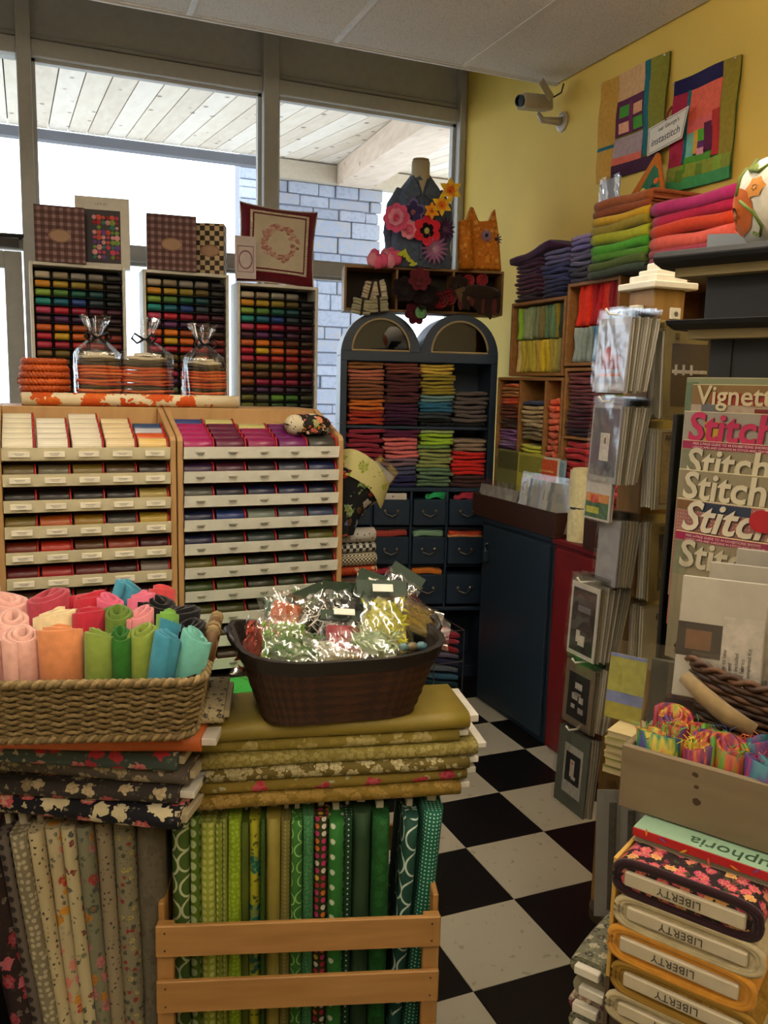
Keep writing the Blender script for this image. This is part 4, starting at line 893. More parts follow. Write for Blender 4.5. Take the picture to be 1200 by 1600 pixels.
for x, y, hx in ((.2, .15, '#c85a2a'), (.14, .12, '#c0a040'), (.045, .06, '#d080a0'), (.24, .08, '#b03040')): MB().lathe([(.012, .022), (.012, .026)], 10, (x, y, 0)).build('felt_spot', felt(hx, 1.2), th_)
kb = thing('kit_bag', 'clear bag with a dark figure print standing behind the lavender wool', 'plastic bag', mat=frame((2.20, 3.03, 2.12), (0, -1, 0), (.05, 0, 1)))
MB().box(0, .125, 0, .24, 0, .006).build('insert', plain('#a8a8b0', .5), kb); MB().prism([(.03, .03), (.08, .02), (.09, .11), (.07, .15), (.045, .14)], .006, .007).build('printed_figure', plain('#39363e', .5), kb)
MB().grid(lambda u, v: (-.006 + .137 * u, -.004 + .255 * v, .010 + .004 * math.sin(9 * u + 5 * v)), 8, 10).build('bag_film', cellophane(gl=.25), kb, smooth=True)
# ================================================================ low cupboards along the yellow wall
def cupboard(name, label, y0, y1, mat, lx):
    t = thing(name, label, 'cupboard', (2.0, (y0 + y1) / 2, 0)); a, c = -(y1 - y0) / 2, (y1 - y0) / 2
    MB().box(.012, XW - 2.0 - .004, a, c, 0, .885).build('carcass', mat, t, bevel=.003)
    MB().box(-.004, XW - 2.0 - .004, a, c, .885, .908).build('top', mat, t, bevel=.003)
    dr = MB().box(-.006, .011, a + .012, c - .05 * (c - a), .03, .87).build('door', mat, t, bevel=.003)
    y = lx - (y0 + y1) / 2
    MB().box(-.03, -.006, y - .012, y + .012, .70, .755).build('latch', mat, dr, bevel=.004); MB().tube([(-.02, y, .755), (-.022, y, .785), (-.01, y, .79)], .006, 6).build('latch_hook', mat, dr)
    return t
cupboard('low_cupboard', 'navy blue low cupboard with a small latch by the arched cabinet', 2.935, 3.535, plain('#20303f', .42, var=.1, scale=6.0), 3.45)
cupboard('low_cupboard', 'worn red low cupboard with a latch beside the navy one', 2.10, 2.93, plain('#74161b', .4, var=.12, scale=6.0), 2.74)
brown = plain('#3c2018', .4, var=.1)
def tray(label, y0, y1, x0, x1, h, z=.909):
    t = thing('wooden_tray', label, 'tray', ((x0 + x1) / 2, (y0 + y1) / 2, z)); w, l = (x1 - x0) / 2, (y1 - y0) / 2
    for nm, a in (('base', (-w, w, -l, l, 0, .01)), ('side', (-w, -w + .01, -l, l, .01, h)), ('side', (w - .01, w, -l, l, .01, h)), ('end', (-w + .01, w - .01, -l, -l + .01, .01, h)), ('end', (-w + .01, w - .01, l - .01, l, .01, h))): MB().box(*a).build(nm, brown, t, bevel=.002)
    return t
tray('long dark brown tray of bagged patterns on the navy cupboard', 2.90, 3.60, 1.985, 2.075, .105); tray('short dark brown tray on the red cupboard behind the spinner', 2.30, 2.70, 1.98, 2.075, .12)
INK = plain('#3a3638', .7); film = cellophane(gl=.10, rough=.12, bump=.15)
def packet(name, label, cat, mx, w, h, art, group=None, cardc='#b8b4aa', bag=True, th=.0035, parts=()):
    """flat bagged sheet: local x right, y up, z outwards"""
    t = thing(name, label, cat, mat=mx, group=group)
    MB().box(0, w, 0, h, 0, th).build('sheet', plain(cardc, .6, var=.03), t)
    for (x0, x1, y0, y1, c) in art: MB().box(w * x0, w * x1, h * y0, h * y1, th, th + .0006).build('printed_panel', plain(c, .6, var=.15, scale=90.0), t)
    if bag: MB().grid(lambda u, v: (-.004 + (w + .008) * u, -.004 + (h + .03) * v, th + .003 + .0015 * math.sin(7 * u + 4 * v)), 5, 6).build('bag_film', film, t, smooth=True)
    return t
for k in range(5):
    y = 3.60 - .052 * k
    packet('pattern_packet', 'small clear pattern packet, %s from the far end of the long brown tray' % ORD[k], 'packet', frame((1.998 + .005, y, .93), (.15, -1, 0), (.25, 0, 1)), .11, .13, ((.3, .7, .5, .8, '#a09c94'),), 'packets in the long brown tray', '#8e8c86')
for k in range(9):
    y = 3.24 - .032 * k
    art = ((.3, .72, .08, .5, '#8a2a2c'), (.5, .75, .08, .42, '#2a3458'), (.12, .3, .66, .86, '#c8c4bc')) if k == 0 else ((.1, .4, .6, .8, '#7c7a78'),)
    pk = packet('pattern_packet', 'upright bagged pattern, %s of the grey row in the long brown tray' % ORD[k], 'packet', frame((2.0 + .005, y, .925), (.35, -1, 0), (.28, -.1, 1)), .145, .205, art, 'packets in the long brown tray', ('#9a9aa0', '#a8a49a', '#5a5e64', '#8a8478', '#7c8088')[k % 5])
    if k == 0:
        for cx in (.03, .1): MB().tube([(cx + .02 * math.cos(a), .165 + .022 * math.sin(a), .005) for a in [j * math.pi / 10 for j in range(20)]], .0012, 4, closed=True).build('ring_print', INK, pk)
kc = packet('pattern_card', 'cream card with a salmon stitched picture behind the small packets', 'card', frame((2.03, 3.50, .96), (.1, -1, 0), (.3, -.22, 1)), .10, .19, ((.12, .88, .08, .5, '#a8605a'), (.2, .8, .14, .44, '#c0a898'), (.2, .8, .72, .76, '#6a5a50')), None, '#b8ae9c', False)
for k, (c, lab, y, w) in enumerate((('#4a4a26', 'dark olive magazine leaning at the far end of the tray', 3.50, .2), ('#7d7a2a', 'olive and yellow booklet leaning behind the bagged patterns', 3.32, .2), ('#b84a1e', 'orange book with navy print leaning behind the bagged patterns', 3.20, .19), ('#6e8a96', 'pale blue booklet behind the orange book', 3.17, .2))):
    art = ((.06, .94, .55, .95, c),) if k != 2 else ((.06, .94, .06, .95, '#bf4c1c'), (.1, .3, .4, .6, '#2a2a4a'))
    bo = packet('booklet', lab, 'booklet', frame((2.052 + .004 * k, y, 1.035 - .004 * k), (.03, -1, 0), (.03, 0, 1)), w, .20, art, None, ('#6a6a3a', '#a8a03a', '#c8c0b0', '#8aa0a8')[k], False, .006)
    if k == 2: text('lettering', 'Just Somewhere', .016, plain('#d8b070', .6), bo, Matrix.Translation((.05, .135, .0068)), shear=.2)
# two rolls of cream batting
for k, (z0, z1, lab) in enumerate(((.910, 1.040, 'lower roll of cream batting on the red cupboard'), (1.050, 1.20, 'upper roll of cream batting standing on the lower one'))):
    b = MB(); R0 = .058
    b.grid(lambda u, v: ((R0 + .003 * math.sin(5 * u * 6.28 + 3 * v)) * math.cos(6.2832 * u), (R0 + .002 * math.cos(3 * u * 6.28)) * math.sin(6.2832 * u), (z1 - z0) * v + .004 * math.sin(6.28 * 2 * u) * v), 28, 4, True)
    sp = [((R0 - .001) * (1 - s / 40) * math.cos(-s * .55), (R0 - .001) * (1 - s / 40) * math.sin(-s * .55), z1 - z0 + .002) for s in range(34)]
    b.tube(sp, .004, 5); b.lathe([(R0 * .97, z1 - z0 - .002), (R0 * .1, z1 - z0 - .001)], 24)
    bo = tag(b.build('batting_roll', felt('#d8ce9e', 1.1), None, smooth=True, loc=(2.065, 2.825, z0)), lab, 'batting roll', 'batting rolls')
    MB().lathe([(R0 * .9, 0), (R0 * .9, .0095)], 20).build('dark_spacer', dark_gasket, bo, loc=(0, 0, -.0098)) if k else None  # dark disc stands in for the black gap between the two rolls
# ================================================================ wooden spool displays
TAN = wood('#a88252', '#b99463', 3.0, (6, 6, 1), .5); STRIP_L = plain('#d6cfb0', .45); STRIP_R = plain('#e2e4da', .4); REDP = plain('#a8161c', .35)
tag(MB().box(-.12, 1.0, 2.64, 3.20, 0, .45).build('display_table', plain('#4a3a2a', .6), None, bevel=.004), 'low table under the two wooden spool displays', 'table')
DY, DT = 2.62, 1.425
spool_me = MB().lathe([(.027, -.5), (.028, -.48), (.028, .48), (.027, .5)], 16).mesh('thread_body')
cap_me = MB().lathe([(.031, 0), (.031, .0045), (.012, .0055)], 16).mesh('end_cap')
for me in (spool_me, cap_me):
    for p in me.polygons: p.use_smooth = len(p.vertices) == 4
def spool(x, y, z, w, hx, label, group, g=1.1, gl=.35):
    t = thing('thread_spool', label, 'thread spool', (x, y, z), 0, group)
    inst('thread_body', spool_me, thread(hx, g, gl), t, mx=Matrix.Translation((-.003, 0, 0)) @ Matrix.Rotation(math.pi / 2, 4, 'Y') @ Matrix.Diagonal((1, 1, w - .008, 1)))
    inst('end_cap', cap_me, REDP, t, mx=Matrix.Translation((w / 2 - .007, 0, 0)) @ Matrix.Rotation(math.pi / 2, 4, 'Y'))
Lrows = [None, ('olive tan', '#5e4f2a', 'grey olive', '#5a5540', 'gold olive', '#6b5a22', 'brown', '#4a3a1a', 'dark brown', '#2a2018'), ('black', '#17140f', 'black', '#181512', 'black', '#14120f', 'black', '#151312', 'gold glitter', '#9a8a48'),
         ('olive', '#6a5a22', 'orange brown', '#a0501c', 'gold', '#8a6a1e', 'dark slate', '#3a3a38', 'gold glitter', '#a89034'), ('red brown', '#6a2412', 'red', '#a82a18', 'brown', '#4e2e12', 'rust', '#7a2e12', 'dark red', '#3a1010'),
         ('dark red', '#5a1414', 'red', '#921e20', 'garnet', '#5a1a1c', 'maroon', '#2e0a0c', 'silver grey', '#766e66'), ('brown', '#4e3022', 'dark brown', '#3c2620', 'umber', '#4a3620', 'bark brown', '#3f2a18', 'maroon', '#2a0a10'),
         ('brown', '#4a3020', 'dark brown', '#382218', 'umber', '#44301c', 'bark brown', '#3a2618', 'maroon', '#2a0a10')]
Rrows = [None, ('dark purple', '#331a3c', 'plum', '#40182c', 'black plum', '#201622', 'slate', '#323546', 'navy', '#16224e'), ('dark glitter', '#4a4a44', 'navy black', '#12162a', 'navy', '#10183a', 'navy', '#111a40', 'dark navy', '#0e1430'),
         ('navy', '#121c40', 'blue glitter', '#1e3470', 'grey green', '#6a766c', 'grey', '#4e565c', 'blue grey', '#2e3c58'), ('dark navy', '#161c3c', 'dark olive grey', '#2a2e28', 'silver teal', '#2c3a3a', 'dark green', '#1c2a24', 'olive', '#4a4c1a'),
         ('olive yellow', '#545018', 'olive', '#42441a', 'black green', '#171a10', 'dark green', '#18241a', 'dark green', '#18241a'), ('green', '#2e4016', 'moss green', '#36441a', 'dark moss', '#202412', 'moss', '#28321a', 'black green', '#181e12'),
         ('olive', '#424416', 'olive', '#3a3c16', 'dark olive', '#24260f', 'olive', '#34340f', 'dark olive', '#26280f'), ('olive brown', '#40381a', 'olive', '#3a3416', 'dark brown', '#241e10', 'brown', '#302412', 'dark brown', '#20180f'),
         ('brown', '#3c2c18', 'brown', '#362614', 'dark brown', '#221810', 'brown', '#2c1e10', 'black', '#161210')]
Ltop = [[('white', '#d8d2b8')] * 6, [('white', '#dad6c4')] * 5, [('white', '#d8d2bc')] * 6, [('cream', '#d8c69c')] * 5, [('cream yellow', '#d8b870'), ('orange', '#c8582a'), ('pale blue', '#b0b4be'), ('blue', '#33486e')]]
Rtop = [[('magenta', '#a0185c')] * 4 + [('blue', '#34427a')], [('plum', '#5c1638')] * 4 + [('cream', '#b8b070')], [('magenta', '#86184e')] * 3 + [('cream', '#b8b070')], [('purple', '#6a1a5c')] * 4, [('dark silver', '#3a3a34')] * 2]
def display(side, x0, x1, label, strip, rws, top, nrow, label_cards):
    t = thing('spool_display', label, 'thread display', ((x0 + x1) / 2, DY, .45)); hw = (x1 - x0) / 2; zz = -.45
    prof = [(0, 0), (0, 1.335 + zz), (.012, 1.348 + zz), (.27, DT + zz), (.56, DT + zz), (.56, 0)]
    for s in (-1, 1):
        MB().prism(prof, -hw if s < 0 else hw - .017, -hw + .017 if s < 0 else hw, 'x').build('side_panel', TAN, t, bevel=.002)
    MB().box(-hw + .017, hw - .017, .27, .285, .0, DT + zz).build('back_panel', TAN, t, bevel=.002); MB().box(-hw + .017, hw - .017, .285, .56, DT + zz - .016, DT + zz).build('top_panel', TAN, t)
    lw = (2 * hw - .034) / 5; pit = .0752; z0s = 1.282
    for k in range(nrow):
        z = z0s - pit * k + zz
        tr = MB(); tr.box(-hw + .018, hw - .018, .004, .26, z - .003, z)
        tr.build('shelf', strip, t)
        st = MB().add([(-hw + .018, -.004, z - .002), (hw - .018, -.004, z - .002), (hw - .018, -.012, z + .034), (-hw + .018, -.012, z + .034)] + [(-hw + .018, 0, z - .002), (hw - .018, 0, z - .002), (hw - .018, -.008, z + .034), (-hw + .018, -.008, z + .034)],
                      [(0, 1, 2, 3), (7, 6, 5, 4), (0, 4, 5, 1), (1, 5, 6, 2), (2, 6, 7, 3), (3, 7, 4, 0)]).build('label_strip', strip, t)
        for c in range(5):
            cx = -hw + .017 + lw * (c + .5)
            if label_cards: MB().box(cx - .028, cx + .028, -.0125, -.0095, z + .008, z + .023).build('label_card', plain('#e6e2d2', .6), st, mx=Matrix.Rotation(0, 4, 'X'))
            b = MB(); b.box(cx - .014, cx + .014, -.0135, -.0098, z + .0168, z + .0180); b.box(cx - .010, cx + .010, -.0128, -.0090, z + .0125, z + .0136); b.build('print_line', plain('#77736a', .7), st)
            if c: MB().box(cx - lw / 2 - .001, cx - lw / 2 + .001, .01, .25, z, z + (.03 if k else .02)).build('lane_divider', strip, t)
            xs = (x0 + x1) / 2 + cx
            if k == 0:
                for j, (nm, hx) in enumerate(top[c]):
                    spool(xs, DY + .034 + .0415 * j, z + .45 + .031 + .0125 * j, lw * .97, hx, '%s spool, %s from front in %s top lane of %s display' % (nm, ORD[j], ORD[c], side), 'spools on the display tops', 1.05, .3)
            else:
                nm, hx = rws[k][2 * c], rws[k][2 * c + 1]
                for j in range(1): spool(xs, DY + .036 + .06 * j, z + .45 + .0295, lw * .97, hx, '%s spool in %s lane of row %s of the %s spool display' % (nm, ORD[c], ORD[k], side), 'spools in the display rows')
    # sloping top tray
    q = z0s + zz; MB().add([(-hw + .018, .01, q - .001), (hw - .018, .01, q - .001), (hw - .018, .27, q + .074), (-hw + .018, .27, q + .074)] + [(-hw + .018, .01, q - .006), (hw - .018, .01, q - .006), (hw - .018, .27, q + .069), (-hw + .018, .27, q + .069)],
             [(0, 1, 2, 3), (7, 6, 5, 4), (0, 4, 5, 1), (1, 5, 6, 2), (2, 6, 7, 3), (3, 7, 4, 0)]).build('top_tray', strip, t)
    MB().box(-hw + .017, hw - .017, .005, .27, 0, z0s + zz - pit * (nrow - 1) - .04).build('base_block', plain('#2c2218', .8), t)
display('left', -.085, .417, 'wooden spool display with beige label strips and white spools on top', STRIP_L, Lrows, Ltop, 8, True)
display('right', .421, .957, 'wooden spool display with white label strips and magenta spools on top', STRIP_R, Rrows, Rtop, 10, False)
tag(MB().box(-.19, .19, 0, .16, 0, .045).build('felt_bolt', felt('#2f9a3a', 1.2), None, bevel=.012, loc=(.60, 2.44, .535)), 'bright green felt block under the right spool display', 'felt')
tag(MB().box(-.2, .22, 0, .17, 0, .51).build('felt_stand', plain('#1e1c1a', .8), None, bevel=.004, loc=(.60, 2.435, .02)), 'dark stand under the bright green felt block', 'stand')
# ---------------------------------------------------------------- goods on top of the displays
ROLLM = floral('#d4c8a8', ('#c8561e', '#d06a26', '#c04a1a'), ('#d8ccb0', '#d4c4a0'), .075, .62, 'obj', .8, 2.0)
r_ = tag(MB().tube([(-.345, 0, 0), (-.2, 0, 0), (0, 0, .0), (.2, 0, 0), (.345, 0, 0)], .021, 18).build('fabric_roll', ROLLM, None, smooth=True, loc=(.335, 2.935, DT + .0215)), 'cream fabric roll with orange flowers along the display top', 'fabric roll')
MB().tube([(-.347, 0, 0), (-.338, 0, 0)], .012, 12).build('roll_core', plain('#9a8a6a', .8), r_)
def goodie_bag(label, x, y, w, h, seed, tilt):
    t = thing('wrapped_bundle', label, 'fabric bundle', (x, y, DT + .001), tilt, 'cellophane wrapped fabric bundles'); r = random.Random(seed)
    pal = ['#b84a24', '#2c2422', '#c0562a', '#7a2c20', '#c8623a', '#3a3028', '#a8452c', '#c85a30', '#8a3826', '#d0693c', '#c05028', '#b8542c', '#2e2826', '#4a4438', '#b8ae98', '#c8c0ac']
    n = len(pal); th = h / n; d = w * .8
    for k, c in enumerate(pal):
        m = floral(c, ('#d8cdb4', '#2c2422', '#c0562a'), ('#c8b89a', '#3a2a24'), .012, .3, 'obj', .4) if k % 2 else felt(c, 1.2)
        sx = (1, .97, .9, .74, .5)[max(0, k - 11)]; mx = Matrix.Translation((r.uniform(-.004, .004), -d * sx / 2, th * k)) @ Matrix.Rotation(r.uniform(-.03, .03), 4, 'Z') @ Matrix.Diagonal((w * sx, d * sx, th * (1.05 if k < 12 else 1.25), 1))
        inst('fabric_layer', CLOTH[r.randrange(8)], m, t, mx=mx)
    def f(u, v):
        a = 6.2832 * u; z = v * (h + .115); c, s = math.cos(a), math.sin(a)
        k = max(abs(c), abs(s)); sq = 1 / k
        if z < h: rx, ry, mixv = w * .53, d * .56, 1.0
        else:
            q = (z - h) / .115; e = max(0, 1 - q / .42)
            rr = .012 + .03 * max(0, (q - .45) / .55) * (1 + .45 * math.sin(7 * a + seed)); rx = w * .53 * e ** .7 + rr * (1 - e); ry = d * .56 * e ** .7 + rr * (1 - e); mixv = e
        sqm = 1 + (sq - 1) * .75 * mixv; wr = 1 + .025 * math.sin(11 * a + 9 * v + seed)
        return (rx * c * sqm * wr, ry * s * sqm * wr, z + (.012 * math.sin(5 * a + seed) if v > .95 else 0))
    MB().grid(f, 44, 26, True).build('plastic_wrap', cellophane(gl=.10, bump=.4), t, smooth=True)
    zt = h + .115 * .43; b = MB(); b.tube([(.014 * math.cos(a), .014 * math.sin(a), zt) for a in [k * math.pi / 6 for k in range(12)]], .004, 6, closed=True)
    for s in (-1, 1): b.tube([(s * .005, -.014, zt), (s * .03, -.03, zt + .018), (s * .042, -.026, zt + .002), (s * .025, -.022, zt - .014), (s * .004, -.014, zt)], .0045, 6)
    b.tube([(.004, -.016, zt), (.022, -.034, zt - .028), (.03, -.03, zt - .05)], .003, 5); b.build('ribbon_bow', plain('#17161a', .5), t, smooth=True)
goodie_bag('cellophane wrapped stack of orange fabrics next to the woven orange pot', .228, 3.06, .135, .175, 1, .12); goodie_bag('middle cellophane wrapped stack of orange and black fabrics', .390, 3.05, .150, .175, 2, -.45); goodie_bag('rightmost and smallest cellophane wrapped stack of orange fabrics', .585, 3.06, .125, .165, 3, .25)
pot = thing('woven_pot', 'orange braided raffia pot at the left end of the display', 'pot', (.062, 3.03, DT))
for k in range(7):
    R0 = .060 + .010 * math.sin(math.pi * (k + .5) / 7); b = MB()
    for s in range(2):
        b.tube([((R0 + .004 * math.sin(18 * a + s * math.pi)) * math.cos(a), (R0 + .004 * math.sin(18 * a + s * math.pi)) * math.sin(a), .011 + .0215 * k + .005 * math.cos(18 * a + s * math.pi)) for a in [2 * math.pi * i / 90 for i in range(90)]], .0078, 5, closed=True)
    b.build('braid_coil', plain('#c0561a' if k % 2 else '#b04c16', .45), pot, smooth=True)
MB().lathe([(.058, .004), (.06, .06), (.057, .12)], 20).build('liner', plain('#6a2c0e', .8), pot); MB().tube([(-.064, -.01, .085), (-.082, -.012, .085), (-.082, -.012, .07), (-.064, -.01, .07)], .003, 5).build('loop', plain('#a0451a', .6), pot)
# stuffed patchwork creature on the right display
CRAZY = floral('#1d1a18', ('#c8501e', '#c8bfa4', '#a8281e', '#d8a83a', '#8a9a4a', '#b8b09a'), ('#c8bfa4', '#33281e', '#c87a2a'), .028, .5, 'obj', .9, 1.8)
tt = thing('patchwork_pincushion', 'stuffed patchwork animal in bold prints lying on the right display', 'soft toy', (.858, 2.70, 1.352), -.05)
MB().ball((0, 0, .030), (.078, .05, .036), 20, 12, amp=.08, seed=2).build('body', CRAZY, tt, smooth=True)
MB().ball((-.045, -.012, .028), (.036, .042, .034), 14, 9).build('spotted_patch', dots('#c8bfa4', '#1d1a18', .012, .2, None, .7, 'obj'), tt, smooth=True)
for k, (a, s) in enumerate(((.5, 1), (-.35, 1), (2.9, 1), (3.6, 1), (2.3, .7))): inst('flipper', PETAL['point'], CRAZY, tt, mx=Matrix.Translation((.065 * math.cos(a), .045 * math.sin(a), .02)) @ Matrix.Rotation(a - math.pi / 2, 4, 'Z') @ Matrix.Rotation(.2, 4, 'X') @ Matrix.Diagonal((.05, .06 * s, .05, 1)))
b = MB(); b.tube([(.062 * math.cos(a), .05 * math.sin(a), .008 + .004 * math.sin(12 * a)) for a in [2 * math.pi * i / 60 for i in range(60)]], .007, 6, closed=True); b.build('ruffle', CRAZY, tt, smooth=True)
# ---------------------------------------------------------------- shop tote, fat quarters and gift boxes right of the display
stnd = tag(MB().box(.985, 1.22, 2.70, 2.95, 0, .62).build('box_stand', plain('#15181f', .7), None, bevel=.004), 'dark stand under the red and white boxes', 'stand')
REDW = dots('#cfc2a8', '#a8202c', .008, .34, None, 0.0, 'obj')
zb = .62
wbx = tag(MB().box(-.12, .105, 0, .2, 0, .05).build('white_box', WHITE, None, bevel=.002, loc=(1.085, 2.705, zb)), 'plain white box under the red patterned boxes', 'box'); zb += .051
RDL = plain('#7a1c24', .5)
for k, (lab, x) in enumerate((('lower red and white patterned box with dark round emblem', 1.085), ('upper red and white patterned box with dark round emblem', 1.088))):
    t = thing('pattern_box', lab, 'box', (x, 2.70, zb), 0, 'red and white boxes')
    MB().box(-.12, .115, 0, .2, 0, .058).build('carton', REDW, t, bevel=.0015); MB().box(-.115, .105, -.002, 0, .010, .049).build('dark_border', RDL, t)
    MB().box(-.112, .030, -.0028, -.002, .013, .046).build('white_panel', plain('#b8b2a4', .6), t); MB().box(.030, .102, -.0028, -.002, .013, .046).build('patterned_panel', REDW, t)
    MB().lathe([(.013, 0), (.013, .001)], 18).build('emblem', plain('#c8c0ae', .5), t, mx=Matrix.Translation((.082, -.003, .030)) @ Matrix.Rotation(math.pi / 2, 4, 'X'))
    MB().prism([(-.008, -.006), (.008, -.006), (0, .008)], -.0052, -.004, 'y').build('emblem_bird', plain('#16181c', .5), t, mx=Matrix.Translation((.082, 0, .030)))
    b = MB()
    for j in range(5): b.box(-.06, .02 - .01 * (j % 2), -.0036, -.0028, .018 + .005 * j, .0195 + .005 * j)
    b.box(-.108, -.075, -.0036, -.0028, .016, .020); b.box(-.108, -.08, -.0036, -.0028, .024, .029); b.build('print_lines', plain('#6a6460', .6), t)
    zb += .059
for k in range(3): tag(MB().box(-.12, .10 - .025 * k, 0, .17, 0, .0035).build('card_sheet', plain('#8a6a5c', .7), None, mx=Matrix.Translation((1.083, 2.71, zb + .004 + .016 * k)) @ Matrix.Rotation(.03, 4, 'Y')), 'brown card sheet, %s above the patterned boxes' % ORD[k], 'card sheet', 'card sheets on the boxes')
for k in range(3): tag(MB().box(-.10, .06, .01, .15, 0, .011).build('card_tray', plain('#57423a', .8), None, loc=(1.075, 2.715, zb + .0085 + .016 * k - .001)), 'dark shallow card tray, %s among the card sheets' % ORD[k], 'card tray', 'trays between the card sheets')
zb += .06
for k, (m, lab, r) in enumerate(((floral('#a8401e', ('#c8bfa4', '#16181c'), ('#c0501e', '#16181c'), .02, .4, 'obj'), 'orange striped fabric roll lowest beside the tote', .017), (checks('#c8c4ac', '#3a3a30', .007, 'obj'), 'cream and black checked fabric roll beside the tote', .024), (checks('#c0c0ba', '#26282a', .012, 'obj'), 'black and white gingham fabric roll beside the tote', .018), (dots('#b8b8b4', '#2c2c30', .014, .2, None, .6, 'obj'), 'white dotted fabric roll highest beside the tote', .026))):
    zc = zb + r; b = MB(); b.tube([(-.11, 0, 0), (0, 0, 0), (.055 - .003 * k, 0, 0)], r, 14); o = tag(b.build('fabric_roll', m, None, smooth=True, loc=(1.075, 2.75, zc)), lab, 'fabric roll', 'fabric rolls by the tote')
    MB().tube([(.055 - .003 * k, 0, 0), (.058 - .003 * k, 0, 0)], r * .85, 12).build('roll_end', plain('#c8c4ac', .9), o); zb += 2 * r
LEAF = floral('#b8b47c', ('#8a9a2e', '#7a8a2a'), ('#1d1c14', '#c4c08a', '#2c2a1c'), .045, .5, 'obj', .75, 1.5)
RET = floral('#15171a', ('#a8341e', '#c8702a', '#6a8a3a', '#4a5a8a', '#b8b8b0'), ('#2a1c14', '#6a4a2a', '#1a1c20'), .05, .5, 'obj', .9, 1.6)
to = thing('tote_bag', 'bold print tote bag with green leaf cuff hanging beside the spool display', 'tote bag', (1.02, 2.66, .985))
b = MB()
def tf(u, v):
    a = 6.2832 * u; k = .30 + .75 * v; x = .085 * k * math.cos(a) * (1 + .1 * math.sin(3 * a)); y = .045 * k * math.sin(a) + .035
    return (x + .03 * v * v - .02, y, .02 + .19 * v + .018 * math.sin(2 * a + 5 * v) * v - .06 * v * v * math.cos(a))
b.grid(tf, 28, 12, True); b.build('bag_body', RET, to, smooth=True)
def tc(u, v):
    p = tf(u, 1.0); q = 1.03; return (p[0] * q + .006 + .028 * v, (p[1] - .035) * 1.06 + .035, p[2] - .025 + .085 * v)
MB().grid(tc, 28, 4, True).build('leaf_cuff', LEAF, to, smooth=True)
MB().prism([(-.075, .02), (-.03, .03), (-.045, .13), (-.075, .16)], -.02, -.012, 'y').build('flap', RET, to, bevel=.003)
for k in range(4):
    packet('pattern_sleeve', 'clear plastic sleeve, %s of those sticking out of the tote' % ORD[k], 'plastic sleeve', frame((1.035 + .006 * k, 2.672 + .012 * k, 1.19 - .004 * k), (.72, 0, -.62), (.62, .1, .75)), .085, .095, (), 'sleeves in the tote', '#8d8e90')
# ================================================================ bolts of cotton
def bolt_mesh(L, w, t, seed=0):
    """length along x, front fold at y=0, width along y, thickness z"""
    b = MB(); r = random.Random(seed); n = 6; h = t / 2; prof = []
    rr = min(h * .98, w * .2)
    for k in range(n + 1): a = math.pi * k / n; prof.append((h - h * math.sin(a), h - h * math.cos(a)))
    for k in range(n + 1): a = math.pi * k / n; prof.append((w - h + h * math.sin(a), h + h * math.cos(a)))
    m = len(prof); acc = [0.0]
    for k in range(m): q = prof[(k + 1) % m]; acc.append(acc[-1] + math.hypot(q[0] - prof[k][0], q[1] - prof[k][1]))
    nx = 10; vs = []; fs = []; uv = []
    ph = r.uniform(0, 6)
    for i in range(nx + 1):
        x = -L / 2 + L * i / nx; s = 1 + .03 * math.sin(5 * i / nx + ph); dy = .002 * math.sin(7 * i / nx + ph)
        for (a, c) in prof: vs.append((x, a + dy, h + (c - h) * s))
    for i in range(nx):
        for k in range(m):
            fs.append((i * m + k, i * m + (k + 1) % m, (i + 1) * m + (k + 1) % m, (i + 1) * m + k))
            u0, u1 = L * i / nx, L * (i + 1) / nx; uv.append([(u0, acc[k]), (u0, acc[k + 1]), (u1, acc[k + 1]), (u1, acc[k])])
    for i in (0, nx): fs.append(tuple(i * m + k for k in range(m))); uv.append([(p[0], p[1]) for p in prof])
    me = b.add(vs, fs, uv).mesh('fabric', smooth=False)
    for p in me.polygons: p.use_smooth = len(p.vertices) == 4
    return me
_bm = {}
def bolt(label, group, M, L, w, t, mat, board=.012, seed=0, bw=.6, bm=None):
    key = (round(L, 3), round(w, 3), round(t, 3), seed % 3)
    if key not in _bm: _bm[key] = bolt_mesh(L, w, t, seed % 3)
    o = thing('fabric_bolt', label, 'fabric bolt', group=group, mat=M)
    inst('fabric', _bm[key], mat, o)
    if board:
        for s in (-1, 1): MB().box(*sorted((s * (L / 2 - .004), s * (L / 2 + board))), w * (.5 - bw / 2), w * (.5 + bw / 2), t * .28, t * .72).build('board_end', bm or BOARD, o, bevel=.0015)
        if board >= .012:
            MB().box(L / 2 + board, L / 2 + board + .0005, w * .36, w * .48, t * .34, t * .66).build('print_label', plain('#8a8578', .7), o)
    return o
RZ = math.radians(-15)
# ---------------------------------------------------------------- slatted crate of green bolts
PINE = wood('#946a36', '#a97e46', 4.0, (1, 9, 9), .5); PINE_V = wood('#946a36', '#a97e46', 4.0, (9, 9, 1), .5)
cr = thing('slatted_crate', 'orange pine slatted crate holding the green fabric bolts', 'crate', (.205, 1.607, 0), math.radians(-17.3))
CL, CD, CH = .575, .36, .44
nail = plain('#3a2a1c', .5)
for z0, z1 in ((.372, .44), (.248, .318), (.122, .19), (.0, .066)):
    s = MB().box(0, CL, -.011, 0, z0, z1).build('slat', PINE, cr, bevel=.002)
    MB().box(0, CL, CD, CD + .011, z0, z1).build('slat', PINE, cr, bevel=.002)
    for x in (.018, CL - .018):
        for zz in (z0 + .015, z1 - .015): MB().lathe([(.0022, 0), (.0022, .001)], 8).build('nail', nail, s, mx=Matrix.Translation((x, -.0108, zz)) @ Matrix.Rotation(math.pi / 2, 4, 'X'))
